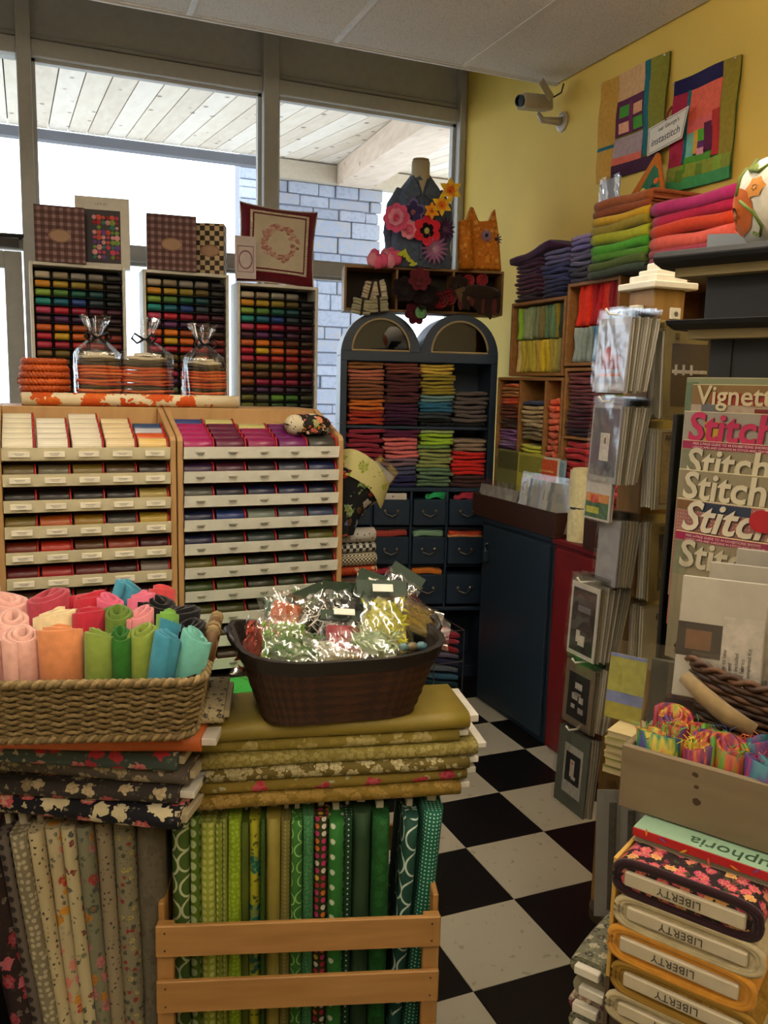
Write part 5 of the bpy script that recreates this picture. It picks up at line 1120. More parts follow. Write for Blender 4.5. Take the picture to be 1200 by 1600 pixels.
for x in (0, CL - .034):
    for y in (0, CD - .02): MB().box(x, x + .034, y, y + .02, 0, .435).build('corner_post', PINE_V, cr, bevel=.002)
    MB().box(x + (.001 if x == 0 else .021), x + (.013 if x == 0 else .033), .02, CD - .02, .01, .47).build('end_board', PINE_V, cr, bevel=.002)
MB().box(0, CL, 0, CD, .0, .012).build('bottom_board', PINE, cr)
CM = Matrix.Translation((.205, 1.607, 0)) @ Matrix.Rotation(math.radians(-17.3), 4, 'Z')
G = 'bolts standing in the slatted crate'
STAND = Matrix.Rotation(-math.pi / 2, 4, 'Y')      # bolt length axis becomes vertical, thickness runs along x
greens = [('olive green with cream ring print', rings('#3f5c1c', '#b8c09a', .05, .40, .5), .040, 0), ('olive with large pale green dots', dots('#56701e', '#a8b888', .024, .36), .026, 0), ('light lime with pale dots', dots('#93a03c', '#b8c070', .016, .34), .034, 0),
          ('yellow green with cream dots', dots('#7f9030', '#c0c478', .015, .30), .014, 0), ('pale olive spotted', dots('#8a9240', '#b0b46a', .012, .3), .012, 0), ('bright lime marbled', dots('#83a01e', '#9ab83a', .010, .34, None, .5), .030, .05), ('dark olive', plain('#4c5c14', .7), .018, 0),
          ('yellow and teal batik', floral('#a8a82c', ('#1f6a5c', '#2a5a4a'), ('#3a4a1c', '#8a9a26'), .06, .4, 'uv', .35, 5.0), .026, 0), ('dark green dotted', dots('#34501a', '#22380f', .014, .3), .012, 0), ('plain khaki gold', plain('#8f8438', .7), .034, 0), ('dark khaki', dots('#76703a', '#8c8450', .009, .3), .024, 0),
          ('mid green with pale scrolls', rings('#2f6a24', '#8ab86a', .035, .36, .44), .026, 0), ('blue green marbled', dots('#3a7048', '#4c8458', .008, .34, None, .6), .026, 0), ('brown with multicolour dots', dots('#2c3418', '#c83a50', .0165, .35, ('#c86a2a', '#c8c4b4', '#b8346a', '#c8a03a', '#a82a3a'), 0.05), .034, .0),
          ('green with wide white dots', dots('#2f7030', '#c0ccb8', .034, .18), .036, 0), ('dark green with tiny white dots', dots('#173a24', '#c0ccb8', .012, .14), .018, 0), ('plain dark forest green', plain('#1f3d22', .75), .046, 0), ('green tonal leaf', floral('#1d5224', ('#25602c', '#18481e'), ('#225a28', '#1a4c20'), .02, .45, 'uv', .8), .042, 0),
          ('dark teal with white bead swirl', rings('#0f4438', '#b8ccc0', .06, .42, .49), .034, .08), ('teal with small white dots', dots('#12604a', '#a8c8b8', .0085, .22), .048, .10)]
tot = sum(g[2] for g in greens); x = .022; sc = (CL - .05) / tot
for k, (nm, m, t, lean) in enumerate(greens):
    t *= sc; zt = .636 if k not in (5,) else .645
    M0 = CM @ Matrix.Translation((x + t * (1.0 if lean == 0 else 1.0), .055 + .006 * math.sin(k * 2.1), .014)) @ Matrix.Rotation(lean * (x / CL - .2), 4, 'Y') @ Matrix.Translation((0, 0, .312)) @ STAND
    bolt('%s bolt, %s from left in the slatted crate' % (nm, ORD[k]), G, M0, .60 + .012 * math.sin(k * 1.7), .19, t * .98, m, .016 if t > .014 else .008, k, .45)
    x += t
# ---------------------------------------------------------------- bolts lying on the green ones
HM = Matrix.Translation((.568, 1.560, 0)) @ Matrix.Rotation(math.radians(-12.5), 4, 'Z')
lay = [('gold brown tonal floral', floral('#7d6626', ('#93783a', '#a08448'), ('#86702e', '#6e5a20'), .03, .45, 'uv', .8), .55, .030, -.012), ('tan with pink roses and blue leaves', floral('#83702e', ('#b8384a', '#a8324a', '#c86a72'), ('#94803a', '#a8b098', '#7a6828'), .055, .30, 'uv', .5, 3.0), .555, .030, .0),
       ('olive brown with cream trees', floral('#665a2a', ('#b8ae88', '#a89e78'), ('#b0a680', '#5c5024'), .032, .40, 'uv', .85, 2.2), .545, .028, .006), ('sage gold small leaf', floral('#84783c', ('#a59a62', '#988c52'), ('#a59a62', '#746830'), .014, .42, 'uv', .85), .57, .029, .012),
       ('gold with pale flower', floral('#857634', ('#b0a26c', '#a89a62'), ('#94863e', '#7a6c2c'), .05, .42, 'uv', .6), .545, .028, -.016), ('plain mustard gold', plain('#86752a', .55), .555, .037, .0)]
z = .659; G = 'bolts lying over the green crate'
for k, (nm, m, L, t, dx) in enumerate(lay):
    bolt('%s bolt lying %s from bottom under the dark basket' % (nm, ORD[k]), G, HM @ Matrix.Translation((dx, -.012 + .006 * math.sin(k * 2), z)) @ Matrix.Rotation(.02 * math.sin(k * 3), 4, 'Z'), L, .20, t, m, .024, k, .8, WHITE)
    z += t
ZTOP = z
# ---------------------------------------------------------------- dark plaited basket with kit packets
@cached
def plait(a, b_, n_u, n_v):
    t = NT('plaited bark'); sp = t.n('ShaderNodeSeparateXYZ', {0: t.coord('uv')}); u = t.math('MULTIPLY', sp.outputs[0], float(n_u)); v = t.math('MULTIPLY', sp.outputs[1], float(n_v))
    k = t.n('ShaderNodeTexChecker', {'Vector': t.n('ShaderNodeCombineXYZ', {0: t.math('ADD', u, v), 1: t.math('SUBTRACT', u, v)}).outputs[0], 'Scale': 1.0, 'Color1': c4(a), 'Color2': c4(b_)})
    nz = t.n('ShaderNodeTexNoise', {'Vector': t.coord('pos'), 'Scale': 60.0}).outputs[0]
    t.set(Base_Color=t.mix(t.math('MULTIPLY', nz, .6), k.outputs[0], c4('#1c0f08')), Roughness=.55); return t.m
bz = ZTOP + .001
BM = Matrix.Translation((.588, 1.645, bz)) @ Matrix.Rotation(math.radians(-7), 4, 'Z')
dk = thing('plaited_basket', 'dark brown plaited basket with black rim full of kit packets', 'basket', mat=BM)
BH = .140
def bask(u, v, off=0.0):
    a = 6.2832 * u; c, s = math.cos(a), math.sin(a); e = .42
    X, Y = math.copysign(abs(c) ** e, c), math.copysign(abs(s) ** e, s)
    rx = .160 + .050 * v; ry = .112 + .040 * v
    wv = .0022 * math.sin(math.pi * (u * 52 + v * 7)) * math.sin(math.pi * (u * 52 - v * 7))
    return (X * (rx + off + wv), Y * (ry + off + wv), BH * v + .020 * (abs(X) ** 3) * v * v)
MB().grid(lambda u, v: bask(u, v), 156, 21, True).build('plaited_wall', plait('#4c2a18', '#341a0f', 52, 7), dk, smooth=True)
MB().grid(lambda u, v: bask(u, v, -.006), 60, 6, True).build('lining', plain('#20140d', .8), dk, smooth=True)
MB().prism([bask(k / 40, 0)[:2] for k in range(40)], 0, .006).build('base', plain('#341a0f', .8), dk)
b = MB(); b.grid(lambda u, v: bask(u, .80 + .21 * v, .005), 72, 3, True); b.grid(lambda u, v: bask(u, .80 + .21 * v, -.006), 72, 3, True); b.grid(lambda u, v: bask(u, 1.01, .005 - .011 * v), 72, 1, True)
b.build('leather_rim', plain('#191412', .45), dk, smooth=True)
for s in (-1, 1):
    b = MB(); b.tube([(s * .206, -.045, BH + .0), (s * .221, -.035, BH + .025), (s * .225, 0, BH + .035), (s * .221, .035, BH + .025), (s * .206, .045, BH + .0)], .007, 8); b.build('handle', plain('#191412', .45), dk, smooth=True)
rp = random.Random(4); CRINK = cellophane(gl=.15, rough=.05, bump=.9, scale=7.0); HGREEN = plain('#17301c', .55)
def kit(label, c, n, up, w, h, content, hx, hdr=True):
    nrm = Vector(n).normalized(); mx = frame((0, 0, 0), Vector(up).cross(nrm), up); o3 = Vector(c)
    mx.translation = o3
    mx.translation = Vector((c[0] * 1.03, c[1] * .97, c[2] - .032)); t = thing('kit_packet', label, 'packet', mat=BM @ mx, group='kit packets in the dark basket'); sd = rp.uniform(0, 50)
    b = MB()
    if content == 'moss':
        b.ball((0, 0, 0), (w * .40, h * .36, .016), 18, 10, amp=.35, seed=sd); b.build('filling', felt(hx, 1.2), t, smooth=True)
        lb = MB()
        for k in range(90):
            p = Vector((rp.uniform(-.38, .38) * w, rp.uniform(-.34, .34) * h, .012 + rp.uniform(0, .006))); d = Vector((rp.uniform(-1, 1), rp.uniform(-1, 1), .3)).normalized() * .010; e = d.cross(Vector((0, 0, 1))).normalized() * .003
            lb.add([p - d, p + e, p + d, p - e], [(0, 1, 2, 3)])
        tag(lb.build('loose_strands', felt(hx, 1.6), t, fix=False), kind='stuff')
    else:
        b.box(-w * .36, w * .36, -h * .34, h * .30, -.008, .008); b.build('filling', felt(hx, 1.1), t, bevel=.006)
    def f(s):
        def g(u, v):
            x, y = (u - .5) * 2, (v - .5) * 2; th = .022 * max(0, (1 - x * x) * (1 - y * y)) ** .4
            return (x * w / 2 * (1 + .03 * math.sin(5 * y + sd)), y * h / 2, s * th + .006 * noise.noise(Vector((x * 3, y * 3, sd))) + .004 * math.sin(9 * x + 7 * y + sd))
        return g
    pb_ = MB(); pb_.grid(f(1), 12, 12); pb_.grid(f(-1), 8, 8); pb_.build('pouch', CRINK, t, smooth=True)
    if hdr: MB().box(-w * .46, w * .46, h * .40, h * .62, -.002, .002).build('header_card', HGREEN, t, mx=Matrix.Rotation(.06, 4, 'X'))
    return t
kits = [((-.155, -.02, .165), (-.4, -.6, .6), (.3, .1, .9), .10, .14, 'moss', '#8a3a2a', 'rust red strand kit at the left end of the dark basket'), ((-.115, -.05, .18), (-.1, -.8, .6), (.1, .5, .8), .11, .13, 'moss', '#5f7a3a', 'green strand kit leaning next to the rust one'), ((-.10, .03, .215), (.1, -.8, .5), (.3, .4, .8), .085, .11, 'flat', '#a8583a', 'coral wool kit with pointed top behind the green kit'),
        ((-.085, -.085, .175), (0, -.5, .85), (.1, .85, .4), .14, .10, 'moss', '#3f5c2c', 'dark green strand kit lying at the front left'), ((-.02, -.095, .178), (.1, -.4, .9), (-.2, .9, .4), .12, .09, 'flat', '#8a8878', 'silvery empty looking kit at the front rim'), ((.005, -.07, .19), (0, -.45, .85), (.15, .85, .45), .105, .13, 'flat', '#8a2c38', 'dark rose wool kit with a white label at the front'),
        ((.062, -.085, .182), (.15, -.35, .9), (.2, .9, .3), .13, .11, 'moss', '#7a8a6a', 'pale green kit in bright crinkled film at the front'), ((.095, -.035, .205), (-.05, -.7, .7), (.1, .65, .7), .12, .17, 'moss', '#8a8a26', 'large yellow green moss kit at the front right'), ((.165, .01, .205), (-.4, -.3, .8), (-.75, .1, .4), .09, .20, 'flat', '#6a5a22', 'long olive gold kit leaning at the right end'), ((.16, .05, .215), (-.4, -.35, .8), (-.75, .1, .4), .09, .20, 'flat', '#5c4a1c', 'long bronze kit behind the olive gold one'),
        ((-.03, .05, .20), (0, -.9, .45), (-.35, .3, .9), .09, .12, 'flat', '#16241a', 'dark green carded kit tilted left in the middle'), ((.02, .06, .205), (.1, -.9, .4), (.1, .3, .9), .09, .12, 'flat', '#141e18', 'dark green carded kit upright in the middle'), ((.055, .03, .20), (.2, -.8, .5), (.4, .4, .8), .10, .11, 'flat', '#16181a', 'black wool kit behind the moss kit'),
        ((.035, .105, .215), (0, -.9, .4), (-.2, .3, .9), .075, .10, 'moss', '#3f5a48', 'grey green strand kit at the back of the dark basket'), ((-.045, .105, .215), (0, -.9, .4), (.1, .3, .9), .075, .10, 'moss', '#4a6a3a', 'small green strand kit at the back left'), ((.10, .10, .215), (.1, -.8, .5), (.35, .4, .8), .10, .12, 'flat', '#172a1c', 'green carded kit at the back right'), ((.15, .105, .225), (.0, -.7, .6), (.6, .3, .7), .09, .13, 'flat', '#1a2a1e', 'green carded kit leaning over the back right rim'), ((-.10, .10, .205), (0, -.9, .4), (-.2, .3, .9), .08, .10, 'moss', '#5a7a6a', 'teal green strand kit at the far left of the back row')]
for k, (c, n, up, w, h, ct_, hx, lab) in enumerate(kits): kit(lab, c, n, up, w, h, ct_, hx, k in (5, 7, 8, 9, 10, 11, 12, 15, 16))
for k in (5, 7, 9):
    c = kits[k][0]; n = Vector(kits[k][1]).normalized(); up = Vector(kits[k][2]); mx = frame((0, 0, 0), up.cross(n), up); mx.translation = Vector((c[0] * 1.03, c[1] * .97, c[2] - .032))
    tag(MB().box(-.022, .022, 0, .018, 0, .001).build('price_label', WHITE, None, mx=BM @ mx @ Matrix.Translation((.0, kits[k][4] * .42, .018))), ['white sticker on the dark rose wool kit', 'white sticker on the large moss kit', 'white sticker on the long bronze kit'][(5, 7, 9).index(k)], 'label', 'price stickers')
wb_ = MB()
for k in range(26):
    p = Vector((rp.uniform(-.07, -.0), rp.uniform(-.02, .05), .155 + rp.uniform(0, .03))); d = Vector((rp.uniform(-1, 1), rp.uniform(-.6, .2), rp.uniform(.2, 1))).normalized() * rp.uniform(.012, .025); wb_.tube([p - d, p + d], .0013, 4)
tag(wb_.build('white_ties', WHITE, dk), kind='stuff')
for k, (dx, hx) in enumerate(((.125, '#54787a'), (.145, '#6a5c44'), (.165, '#48707a'))): tag(MB().ball((0, 0, 0), (.013, .010, .009), 10, 7, amp=.15, seed=k).build('bead', plain(hx, .3), None, smooth=True, mx=BM @ Matrix.Translation((dx, -.085, .140))), ['pale teal bead in the dark basket', 'brown bead between the two teal ones', 'blue bead at the right in the dark basket'][k], 'bead', 'beads in the dark basket')
# ================================================================ left bolts, leaning in a dark bin
G = 'bolts standing at the front left'
lb = [('dark brown with pink flowers', floral('#2a1c1e', ('#a8505a', '#8a2a34', '#c09078', '#8a6a72'), ('#4a3a34', '#6a6258', '#33262a'), 0.0429, .33, 'uv', .6), .055), ('grey with dark dots', dots('#5c544e', '#2a2424', .022, .3), .024), ('taupe with pale dots', dots('#7a725c', '#a8a088', .014, .32, None, .5), .036), ('cream with tiny black birds', floral('#b0a482', ('#332c28', '#2a2420'), ('#4a4238', '#b0a482', '#b0a482'), 0.0172, .16, 'uv', .7, 1.7), .028),
      ('cream with gold and pink flowers', floral('#aca080', ('#b07a2c', '#c07a7a', '#a83a3c', '#6a6a50', '#c08a34'), ('#55584a', '#9a9478', '#aca080'), 0.0351, .34, 'uv', .75), .034), ('ivory with dark rosettes', floral('#b0a684', ('#4a4e4a', '#7a3030', '#7a7a60'), ('#3a3a34', '#b0a684', '#b0a684'), 0.0273, .22, 'uv', .7), .028), ('sage with orange and pink flowers', floral('#747460', ('#a8722c', '#b06a70', '#9a343a', '#4a5048'), ('#4c5244', '#6a6c58'), 0.0351, .34, 'uv', .7), .034),
      ('greige with black flecks', floral('#877c66', ('#332e2a', '#2c2824'), ('#4a443c', '#877c66', '#877c66'), 0.0156, .16, 'uv', .7, 1.7), .036), ('grey with small leaves', floral('#7a755f', ('#44483c', '#a89a5a', '#8a3030', '#4a4e40'), ('#50523f', '#7a755f'), 0.0172, .28, 'uv', .8), .046), ('plain grey script print', floral('#5f594c', ('#544e42', '#665f50'), ('#57513f', '#6a6354'), 0.0312, .4, 'uv', .5), .055)]
LM = Matrix.Translation((-.112, 1.735, 0)) @ Matrix.Rotation(math.radians(-17), 4, 'Z')
x = 0.0
for k, (nm, m, t) in enumerate(lb):
    f = k / 9
    M0 = LM @ Matrix.Translation((x + t + .075 * (1 - f), -.03 * (1 - f) + (.004 * math.sin(k * 2)) , .006)) @ Matrix.Rotation(math.radians(-7.5 * (1 - f) - 1.0), 4, 'Y') @ Matrix.Translation((0, 0, .325)) @ STAND
    bolt('%s bolt, %s from left in the front left row' % (nm, ORD[k]), G, M0, .62, .19, t * .96, m, .022, k, .5, plain('#a8a498', .8)); x += t * .95
bn = thing('bolt_bin', 'black low bin around the feet of the front left bolts', 'bin', mat=LM)
for nm, a in (('front_board', (-.03, .30, -.09, -.08, 0, .06)), ('back_board', (-.03, .30, .24, .25, 0, .3)), ('side_board', (-.04, -.03, -.09, .25, 0, .42)), ('base_board', (-.03, .30, -.08, .24, 0, .005))): MB().box(*a).build(nm, plain('#15130f', .7), bn, bevel=.002)
# bolts lying on them
lay2 = [('navy floral', floral('#15151d', ('#c0b694', '#b8505a', '#c8bea0'), ('#b8ae90', '#1a1a22', '#2a2a30'), .042, .38, 'uv', .75), .040), ('charcoal small floral', floral('#35312f', ('#b8a888', '#a84a50', '#8a7a60'), ('#8a806a', '#3a3634'), .035, .36, 'uv', .5), .034), ('grey brown cream lace', floral('#57504a', ('#a89c80', '#94886c'), ('#98896a', '#57504a', '#57504a'), .04, .4, 'uv', .5), .036), ('teal grey rose', floral('#44524f', ('#b83c4a', '#c87a7c', '#a82e3e'), ('#c0b494', '#44524f', '#54625c'), .042, .34, 'uv', .6), .036), ('plain orange', plain('#b85a20', .6), .034), ('cream with black blossom', floral('#b5aa8a', ('#332e2a', '#44403a'), ('#4a453c', '#b5aa8a'), .02, .24, 'uv', .7), .032)]
z = .668; G = 'bolts lying under the seagrass basket'
for k, (nm, m, t) in enumerate(lay2):
    M0 = Matrix.Translation((.040 + (.0, -.005, .018, -.008, .028, .075)[k], 1.655 + (-.01, .0, .012, -.006, -.032, -.012)[k], z)) @ Matrix.Rotation(math.radians((-31, -27, -29, -26, -22, -16)[k]), 4, 'Z')
    bolt('%s bolt, %s from bottom under the seagrass basket' % (nm, ORD[k]), G, M0, .46, .21, t, m, .010 if k not in (1, 4) else .028, k, .8 , plain('#b3a88a', .85) if k not in (1, 4) else WHITE); z += t
# ================================================================ seagrass basket with felt rolls
SBM = Matrix.Translation((.032, 1.690, z + .001)) @ Matrix.Rotation(math.radians(-16), 4, 'Z')
SH, SA, SB_, SR = .110, .275, .150, .035
sb = thing('seagrass_basket', 'woven seagrass basket with rope handles filled with felt rolls', 'basket', mat=SBM)
def rrect(s, a, b_, r):
    """point and outward normal on a rounded rectangle, s in 0..1"""
    ex, ey = 2 * (a - r), 2 * (b_ - r); arc = math.pi * r / 2; per = 2 * ex + 2 * ey + 4 * arc; d = (s % 1) * per
    segs = [(ex, 0), (arc, 1), (ey, 2), (arc, 3), (ex, 4), (arc, 5), (ey, 6), (arc, 7)]
    for l, i in segs:
        if d <= l: break
        d -= l
    k = d / l if l else 0
    if i == 0: return (-a + r + d, -b_, 0, -1)
    if i == 2: return (a, -b_ + r + d, 1, 0)
    if i == 4: return (a - r - d, b_, 0, 1)
    if i == 6: return (-a, b_ - r - d, -1, 0)
    cx, cy, a0 = {1: (a - r, -b_ + r, -90), 3: (a - r, b_ - r, 0), 5: (-a + r, b_ - r, 90), 7: (-a + r, -b_ + r, 180)}[i]
    an = math.radians(a0 + 90 * k); return (cx + r * math.cos(an), cy + r * math.sin(an), math.cos(an), math.sin(an))
NS = 66; sea = [plain('#7a6640', .8, var=.3, scale=150.0), plain('#6a5834', .8, var=.3, scale=150.0), plain('#87734c', .8, var=.3, scale=150.0)]
for row in range(19):
    b = MB(); zz = .005 + SH * row / 19.2; fl_ = .022 * row / 19; pts = []
    N = NS * 6
    for k in range(N):
        px, py, nx_, ny_ = rrect(k / N, SA + fl_, SB_ + fl_, SR); o = .0040 * math.sin(math.pi * NS * k / N + (math.pi if row % 2 else 0))
        pts.append((px + nx_ * o, py + ny_ * o, zz + .0012 * math.sin(k * 1.7)))
    b.tube(pts, .0040, 5, closed=True); tag(b.build('woven_strand', sea[row % 3], sb, smooth=True), kind='stuff')
for (zz, ff, rr) in ((.004, .004, .007), (SH + .002, .024, .0085)):
    for s in range(2):
        N = 300; b = MB(); b.tube([(lambda q, ph: (q[0] + q[2] * .004 * math.cos(ph), q[1] + q[3] * .004 * math.cos(ph), zz + .004 * math.sin(ph)))(rrect(k / N, SA + ff, SB_ + ff, SR), 75 * 6.2832 * k / N + s * math.pi) for k in range(N)], rr * .72, 5, closed=True)
        b.build('rope_rim', sea[s + 1], sb, smooth=True)
MB().prism([rrect(k / 40, SA - .004, SB_ - .004, SR)[:2] for k in range(40)], .0, .006).build('base', plain('#4a3a1c', .9), sb)
MB().grid(lambda u, v: (rrect(u, SA - .010 + .02 * v, SB_ - .010 + .02 * v, SR)[0], rrect(u, SA - .010 + .02 * v, SB_ - .010 + .02 * v, SR)[1], .004 + SH * v), 60, 3, True).build('lining', plain('#3a2c16', .9), sb)
for s in (-1, 1):
    b = MB(); b.tube([(s * (SA + .022), -.07, SH), (s * (SA + .03), -.055, SH + .05), (s * (SA + .032), 0, SH + .062), (s * (SA + .03), .055, SH + .05), (s * (SA + .022), .07, SH)], .011, 8); b.build('handle', plain('#5c4020', .6), sb, smooth=True)
    for y in (-.05, -.02, .02, .05): MB().tube([(s * (SA + .0305), y - .006, SH + .055), (s * (SA + .0305), y + .006, SH + .056)], .0135, 8).build('handle_wrap', sea[2], sb, smooth=True)
def roll_mesh(r, L, turns, seed):
    b = MB(); n = int(turns * 18); th = r / (turns + .6); r0 = random.Random(seed); vs = []; ph = r0.uniform(0, 6)
    for i in range(n + 1):
        a = i / 18 * 2 * math.pi; rad = th * .4 + th * a / (2 * math.pi); 
        for rr in (rad, rad + th * .86):
            wob = 1 + .05 * math.sin(2 * a + ph)
            for zz in (0, L * .5, L):
                e = 1 + (.03 * math.sin(3 * a + ph) if zz == L else (.06 if zz == 0 else 0)); vs.append((rr * math.cos(a) * wob * e, rr * math.sin(a) * e * .92, zz + (.008 * math.sin(a + ph) + .004 * math.sin(a * .37) if zz == L else 0)))
    fs = []
    for i in range(n):
        p, q = i * 6, (i + 1) * 6
        fs += [(p, q, q + 1, p + 1), (p + 1, q + 1, q + 2, p + 2), (p + 3, p + 4, q + 4, q + 3), (p + 4, p + 5, q + 5, q + 4), (p + 2, q + 2, q + 5, p + 5), (p, p + 3, q + 3, q)]
    fs += [(0, 1, 4, 3), (1, 2, 5, 4), (n * 6, n * 6 + 3, n * 6 + 4, n * 6 + 1), (n * 6 + 1, n * 6 + 4, n * 6 + 5, n * 6 + 2)]
    b.add(vs, fs); me = b.mesh('felt_roll', smooth=True); return me
RM = [roll_mesh(.036, .178, 2.6, s) for s in range(4)]
rolls = [(-.085, -.105, .0, 0, .95, '#d8a59a', 'leftmost pale pink felt roll at the front of the seagrass basket'), (-.020, -.108, .0, -.02, .88, '#d8a89c', 'second pale pink felt roll at the front'), (.045, -.100, .006, -.03, 1.05, '#cc8456', 'peach orange felt roll at the front'), (.108, -.108, .0, .02, .74, '#7d9240', 'olive lime felt roll at the front'), (.148, -.112, .0, .0, .54, '#2f6a26', 'dark green felt roll at the front'),
         (.182, -.108, .004, .02, .64, '#82963f', 'lime felt roll beside the dark green one'), (.206, -.118, .0, .16, .74, '#3f8aa4', 'teal blue felt roll leaning right at the front'), (.240, -.110, .0, .24, .70, '#6ab0a4', 'aqua felt roll leaning right at the front'), (.228, -.050, .0, .20, .78, '#111114', 'black felt roll leaning at the right end'), (.222, .015, .01, .12, .95, '#131316', 'black felt roll behind the leaning one'), (.185, .035, .02, .05, 1.0, '#101013', 'black felt roll at the back right'),
         (-.06, -.04, .01, 0, .95, '#d8a89c', 'pale pink felt roll behind the left front one'), (.01, -.035, .018, .02, 1.0, '#d8c49a', 'cream felt roll in the second row'), (.075, -.03, .020, 0, .95, '#b02a3c', 'red felt roll in the second row'), (.128, -.048, .022, .02, .72, '#5f7a2e', 'moss green felt roll in the second row'), (.172, -.045, .02, 0, .68, '#d88a90', 'light pink felt roll in the second row'), (.215, -.055, .02, .06, .62, '#74a84a', 'bright green felt roll in the second row'), (.205, -.066, .012, .14, .5, '#3f8aa4', 'small blue felt roll behind the aqua one'),
         (-.02, .05, .03, 0, 1.15, '#a83a4a', 'crimson crumpled felt roll at the back left'), (.055, .045, .032, .05, 1.0, '#b82c3c', 'deep red felt roll at the back'), (.085, .075, .05, .30, .85, '#3f8aa4', 'tall blue felt roll tilted at the back'), (.115, .02, .03, -.05, .75, '#d0607e', 'rose pink felt roll at the back'), (.150, .04, .032, .05, .7, '#d8708e', 'pink felt roll at the back'), (.175, .09, .034, .1, .8, '#c8484c', 'coral felt roll at the back right'), (-.10, .06, .02, 0, 1.1, '#d8a59a', 'pale pink felt roll at the far back left'), (-.155, -.09, .0, 0, 1.0, '#c8948a', 'dusty pink felt roll left of the pale pink ones')]
for k, (x, y, dz, ln, sc_, hx, lab) in enumerate(rolls):
    mx = SBM @ Matrix.Translation((x, y, .007 + dz)) @ Matrix.Rotation(ln, 4, 'Y') @ Matrix.Rotation(k * 1.3, 4, 'Z') @ Matrix.Diagonal((sc_, sc_, 1.0, 1))
    tag(inst('felt_roll', RM[k % 4], felt(hx, .92), None, mx=mx), lab, 'felt roll', 'felt rolls in the seagrass basket')
# ================================================================ pattern spinner
sp_ = thing('pattern_spinner', 'wooden post spinner with white cap holding hanging stitch patterns', 'display stand', (1.53, 1.83, 0))
POST = wood('#8a6430', '#a07a42', 4.0, (8, 8, 1), .5); CAPW = plain('#d8d4c4', .45)
MB().box(-.05, .05, -.05, .05, .04, 1.775).build('post', POST, sp_, bevel=.003)
MB().lathe([(.072, .0), (.072, .03), (.06, .04)], 24).build('base', plain('#4a3a28', .6), sp_)
b = MB(); b.box(-.072, .072, -.072, .072, 1.775, 1.793); b.box(-.052, .052, -.052, .052, 1.793, 1.812); b.box(-.036, .036, -.036, .036, 1.812, 1.826); b.box(-.022, .022, -.022, .022, 1.826, 1.845); b.build('cap', CAPW, sp_, bevel=.003)
MB().box(-.075, -.051, -.016, .016, 1.70, 1.735).build('peg_bracket', CAPW, sp_, bevel=.002); MB().box(.0, .034, -.056, -.050, 1.70, 1.73).build('peg_bracket', CAPW, sp_, bevel=.002)
MB().lathe([(.005, 0), (.005, .003)], 10).build('screw', plain('#6a6a68', .4, .8), sp_, mx=Matrix.Translation((.017, -.056, 1.715)) @ Matrix.Rotation(math.pi / 2, 4, 'X'))
G = 'patterns hanging on the spinner'; EDGE = ['#a8a294', '#8d8878', '#b8b2a4', '#77705c', '#9a9078', '#c0bcb0']
def hang_pack(side, where, o, w, h, n, art, c0, gap=.0065, titles=(), peg=True, topm=True):
    u = (0, -1, 0) if side == 'L' else (1, 0, 0); back = Vector((1, 0, 0)) if side == 'L' else Vector((0, 1, 0)); r = random.Random(int(o[2] * 100))
    for k in range(n - 1, -1, -1):
        base = Vector(o) + back * (gap * k) + Vector((0, 0, r.uniform(-.006, .004) if k else 0)); tl = .04 + .012 * k if side == 'L' else .03
        up = Vector((tl, r.uniform(-.02, .02), 1)) if side == 'L' else Vector((r.uniform(-.02, .02), tl, 1))
        t = thing('hanging_pattern', ('front pattern of the %s spinner pack' if k == 0 else '%s pattern behind the front one in the ' % ORD[k - 1] + '%s spinner pack') % where, 'pattern', mat=frame(base, u, up), group=G)
        MB().box(0, w, 0, h, -.0042, 0).build('sheet', plain(c0 if k == 0 else EDGE[r.randrange(6)], .6, var=.04), t)
        MB().box(-.003, w + .003, h * .94, h + .022, -.0035, -.0005).build('bag_top', cellophane('#f4f4f4', .12, .2, .2), t)
        if k == 0:
            for (x0, x1, y0, y1, c) in art: MB().box(w * x0, w * x1, h * y0, h * y1, 0, .0006 + .0004 * art.index((x0, x1, y0, y1, c))).build('printed_panel', plain(c, .6, var=.18, scale=110.0), t)
            for (body, sz, x, y, c, sh) in titles: text('lettering', body, sz, plain(c, .7), t, Matrix.Translation((w * x, h * y, .003)), .0003, sh)
            MB().grid(lambda a, c: (-.004 + (w + .008) * a, -.004 + (h + .03) * c, .006 + .0022 * math.sin(8 * a + 5 * c)), 6, 8).build('bag_film', cellophane(gl=.10 if side == 'L' else .03, rough=.10, bump=.25), t, smooth=True)
            if peg:
                q = MB(); zc = h + .008; q.tube([(w * .5, zc, -gap * n - .03), (w * .5, zc, .02), (w * .5, zc + .012, .03)], .0028, 6); q.build('peg', CAPW, t, smooth=True)
LX = 1.352
hang_pack('L', 'top left', (LX, 1.838, 1.515), .125, .18, 11, ((.08, .92, .1, .9, '#8a8c9a'), (.2, .8, .30, .5, '#8a4a48'), (.25, .5, .42, .6, '#a8584e'), (.15, .85, .2, .24, '#b06a4a'), (.1, .9, .02, .07, '#b0b0b4')), '#a4a4ac')
hang_pack('L', 'second left', (LX - .004, 1.835, 1.285), .115, .195, 11, ((.05, .95, .08, .96, '#4a505c'), (.36, .68, .28, .64, '#b0aea8'), (.5, .56, .5, .58, '#5a5048'), (.3, .7, .02, .06, '#9a9a96')), '#8c8e92')
hang_pack('L', 'third left flower', (LX - .004, 1.842, 1.185), .105, .11, 2, ((.05, .95, .05, .62, '#2c5a3c'), (.05, .95, .42, .62, '#b87a3a'), (.25, .55, .40, .58, '#b83a30'), (.1, .6, .15, .3, '#a8a83a')), '#b8b6b4', peg=False)
hang_pack('L', 'clear sleeve', (LX + .012, 1.800, 1.02), .085, .17, 7, (), '#8a8a92', .008, peg=False)
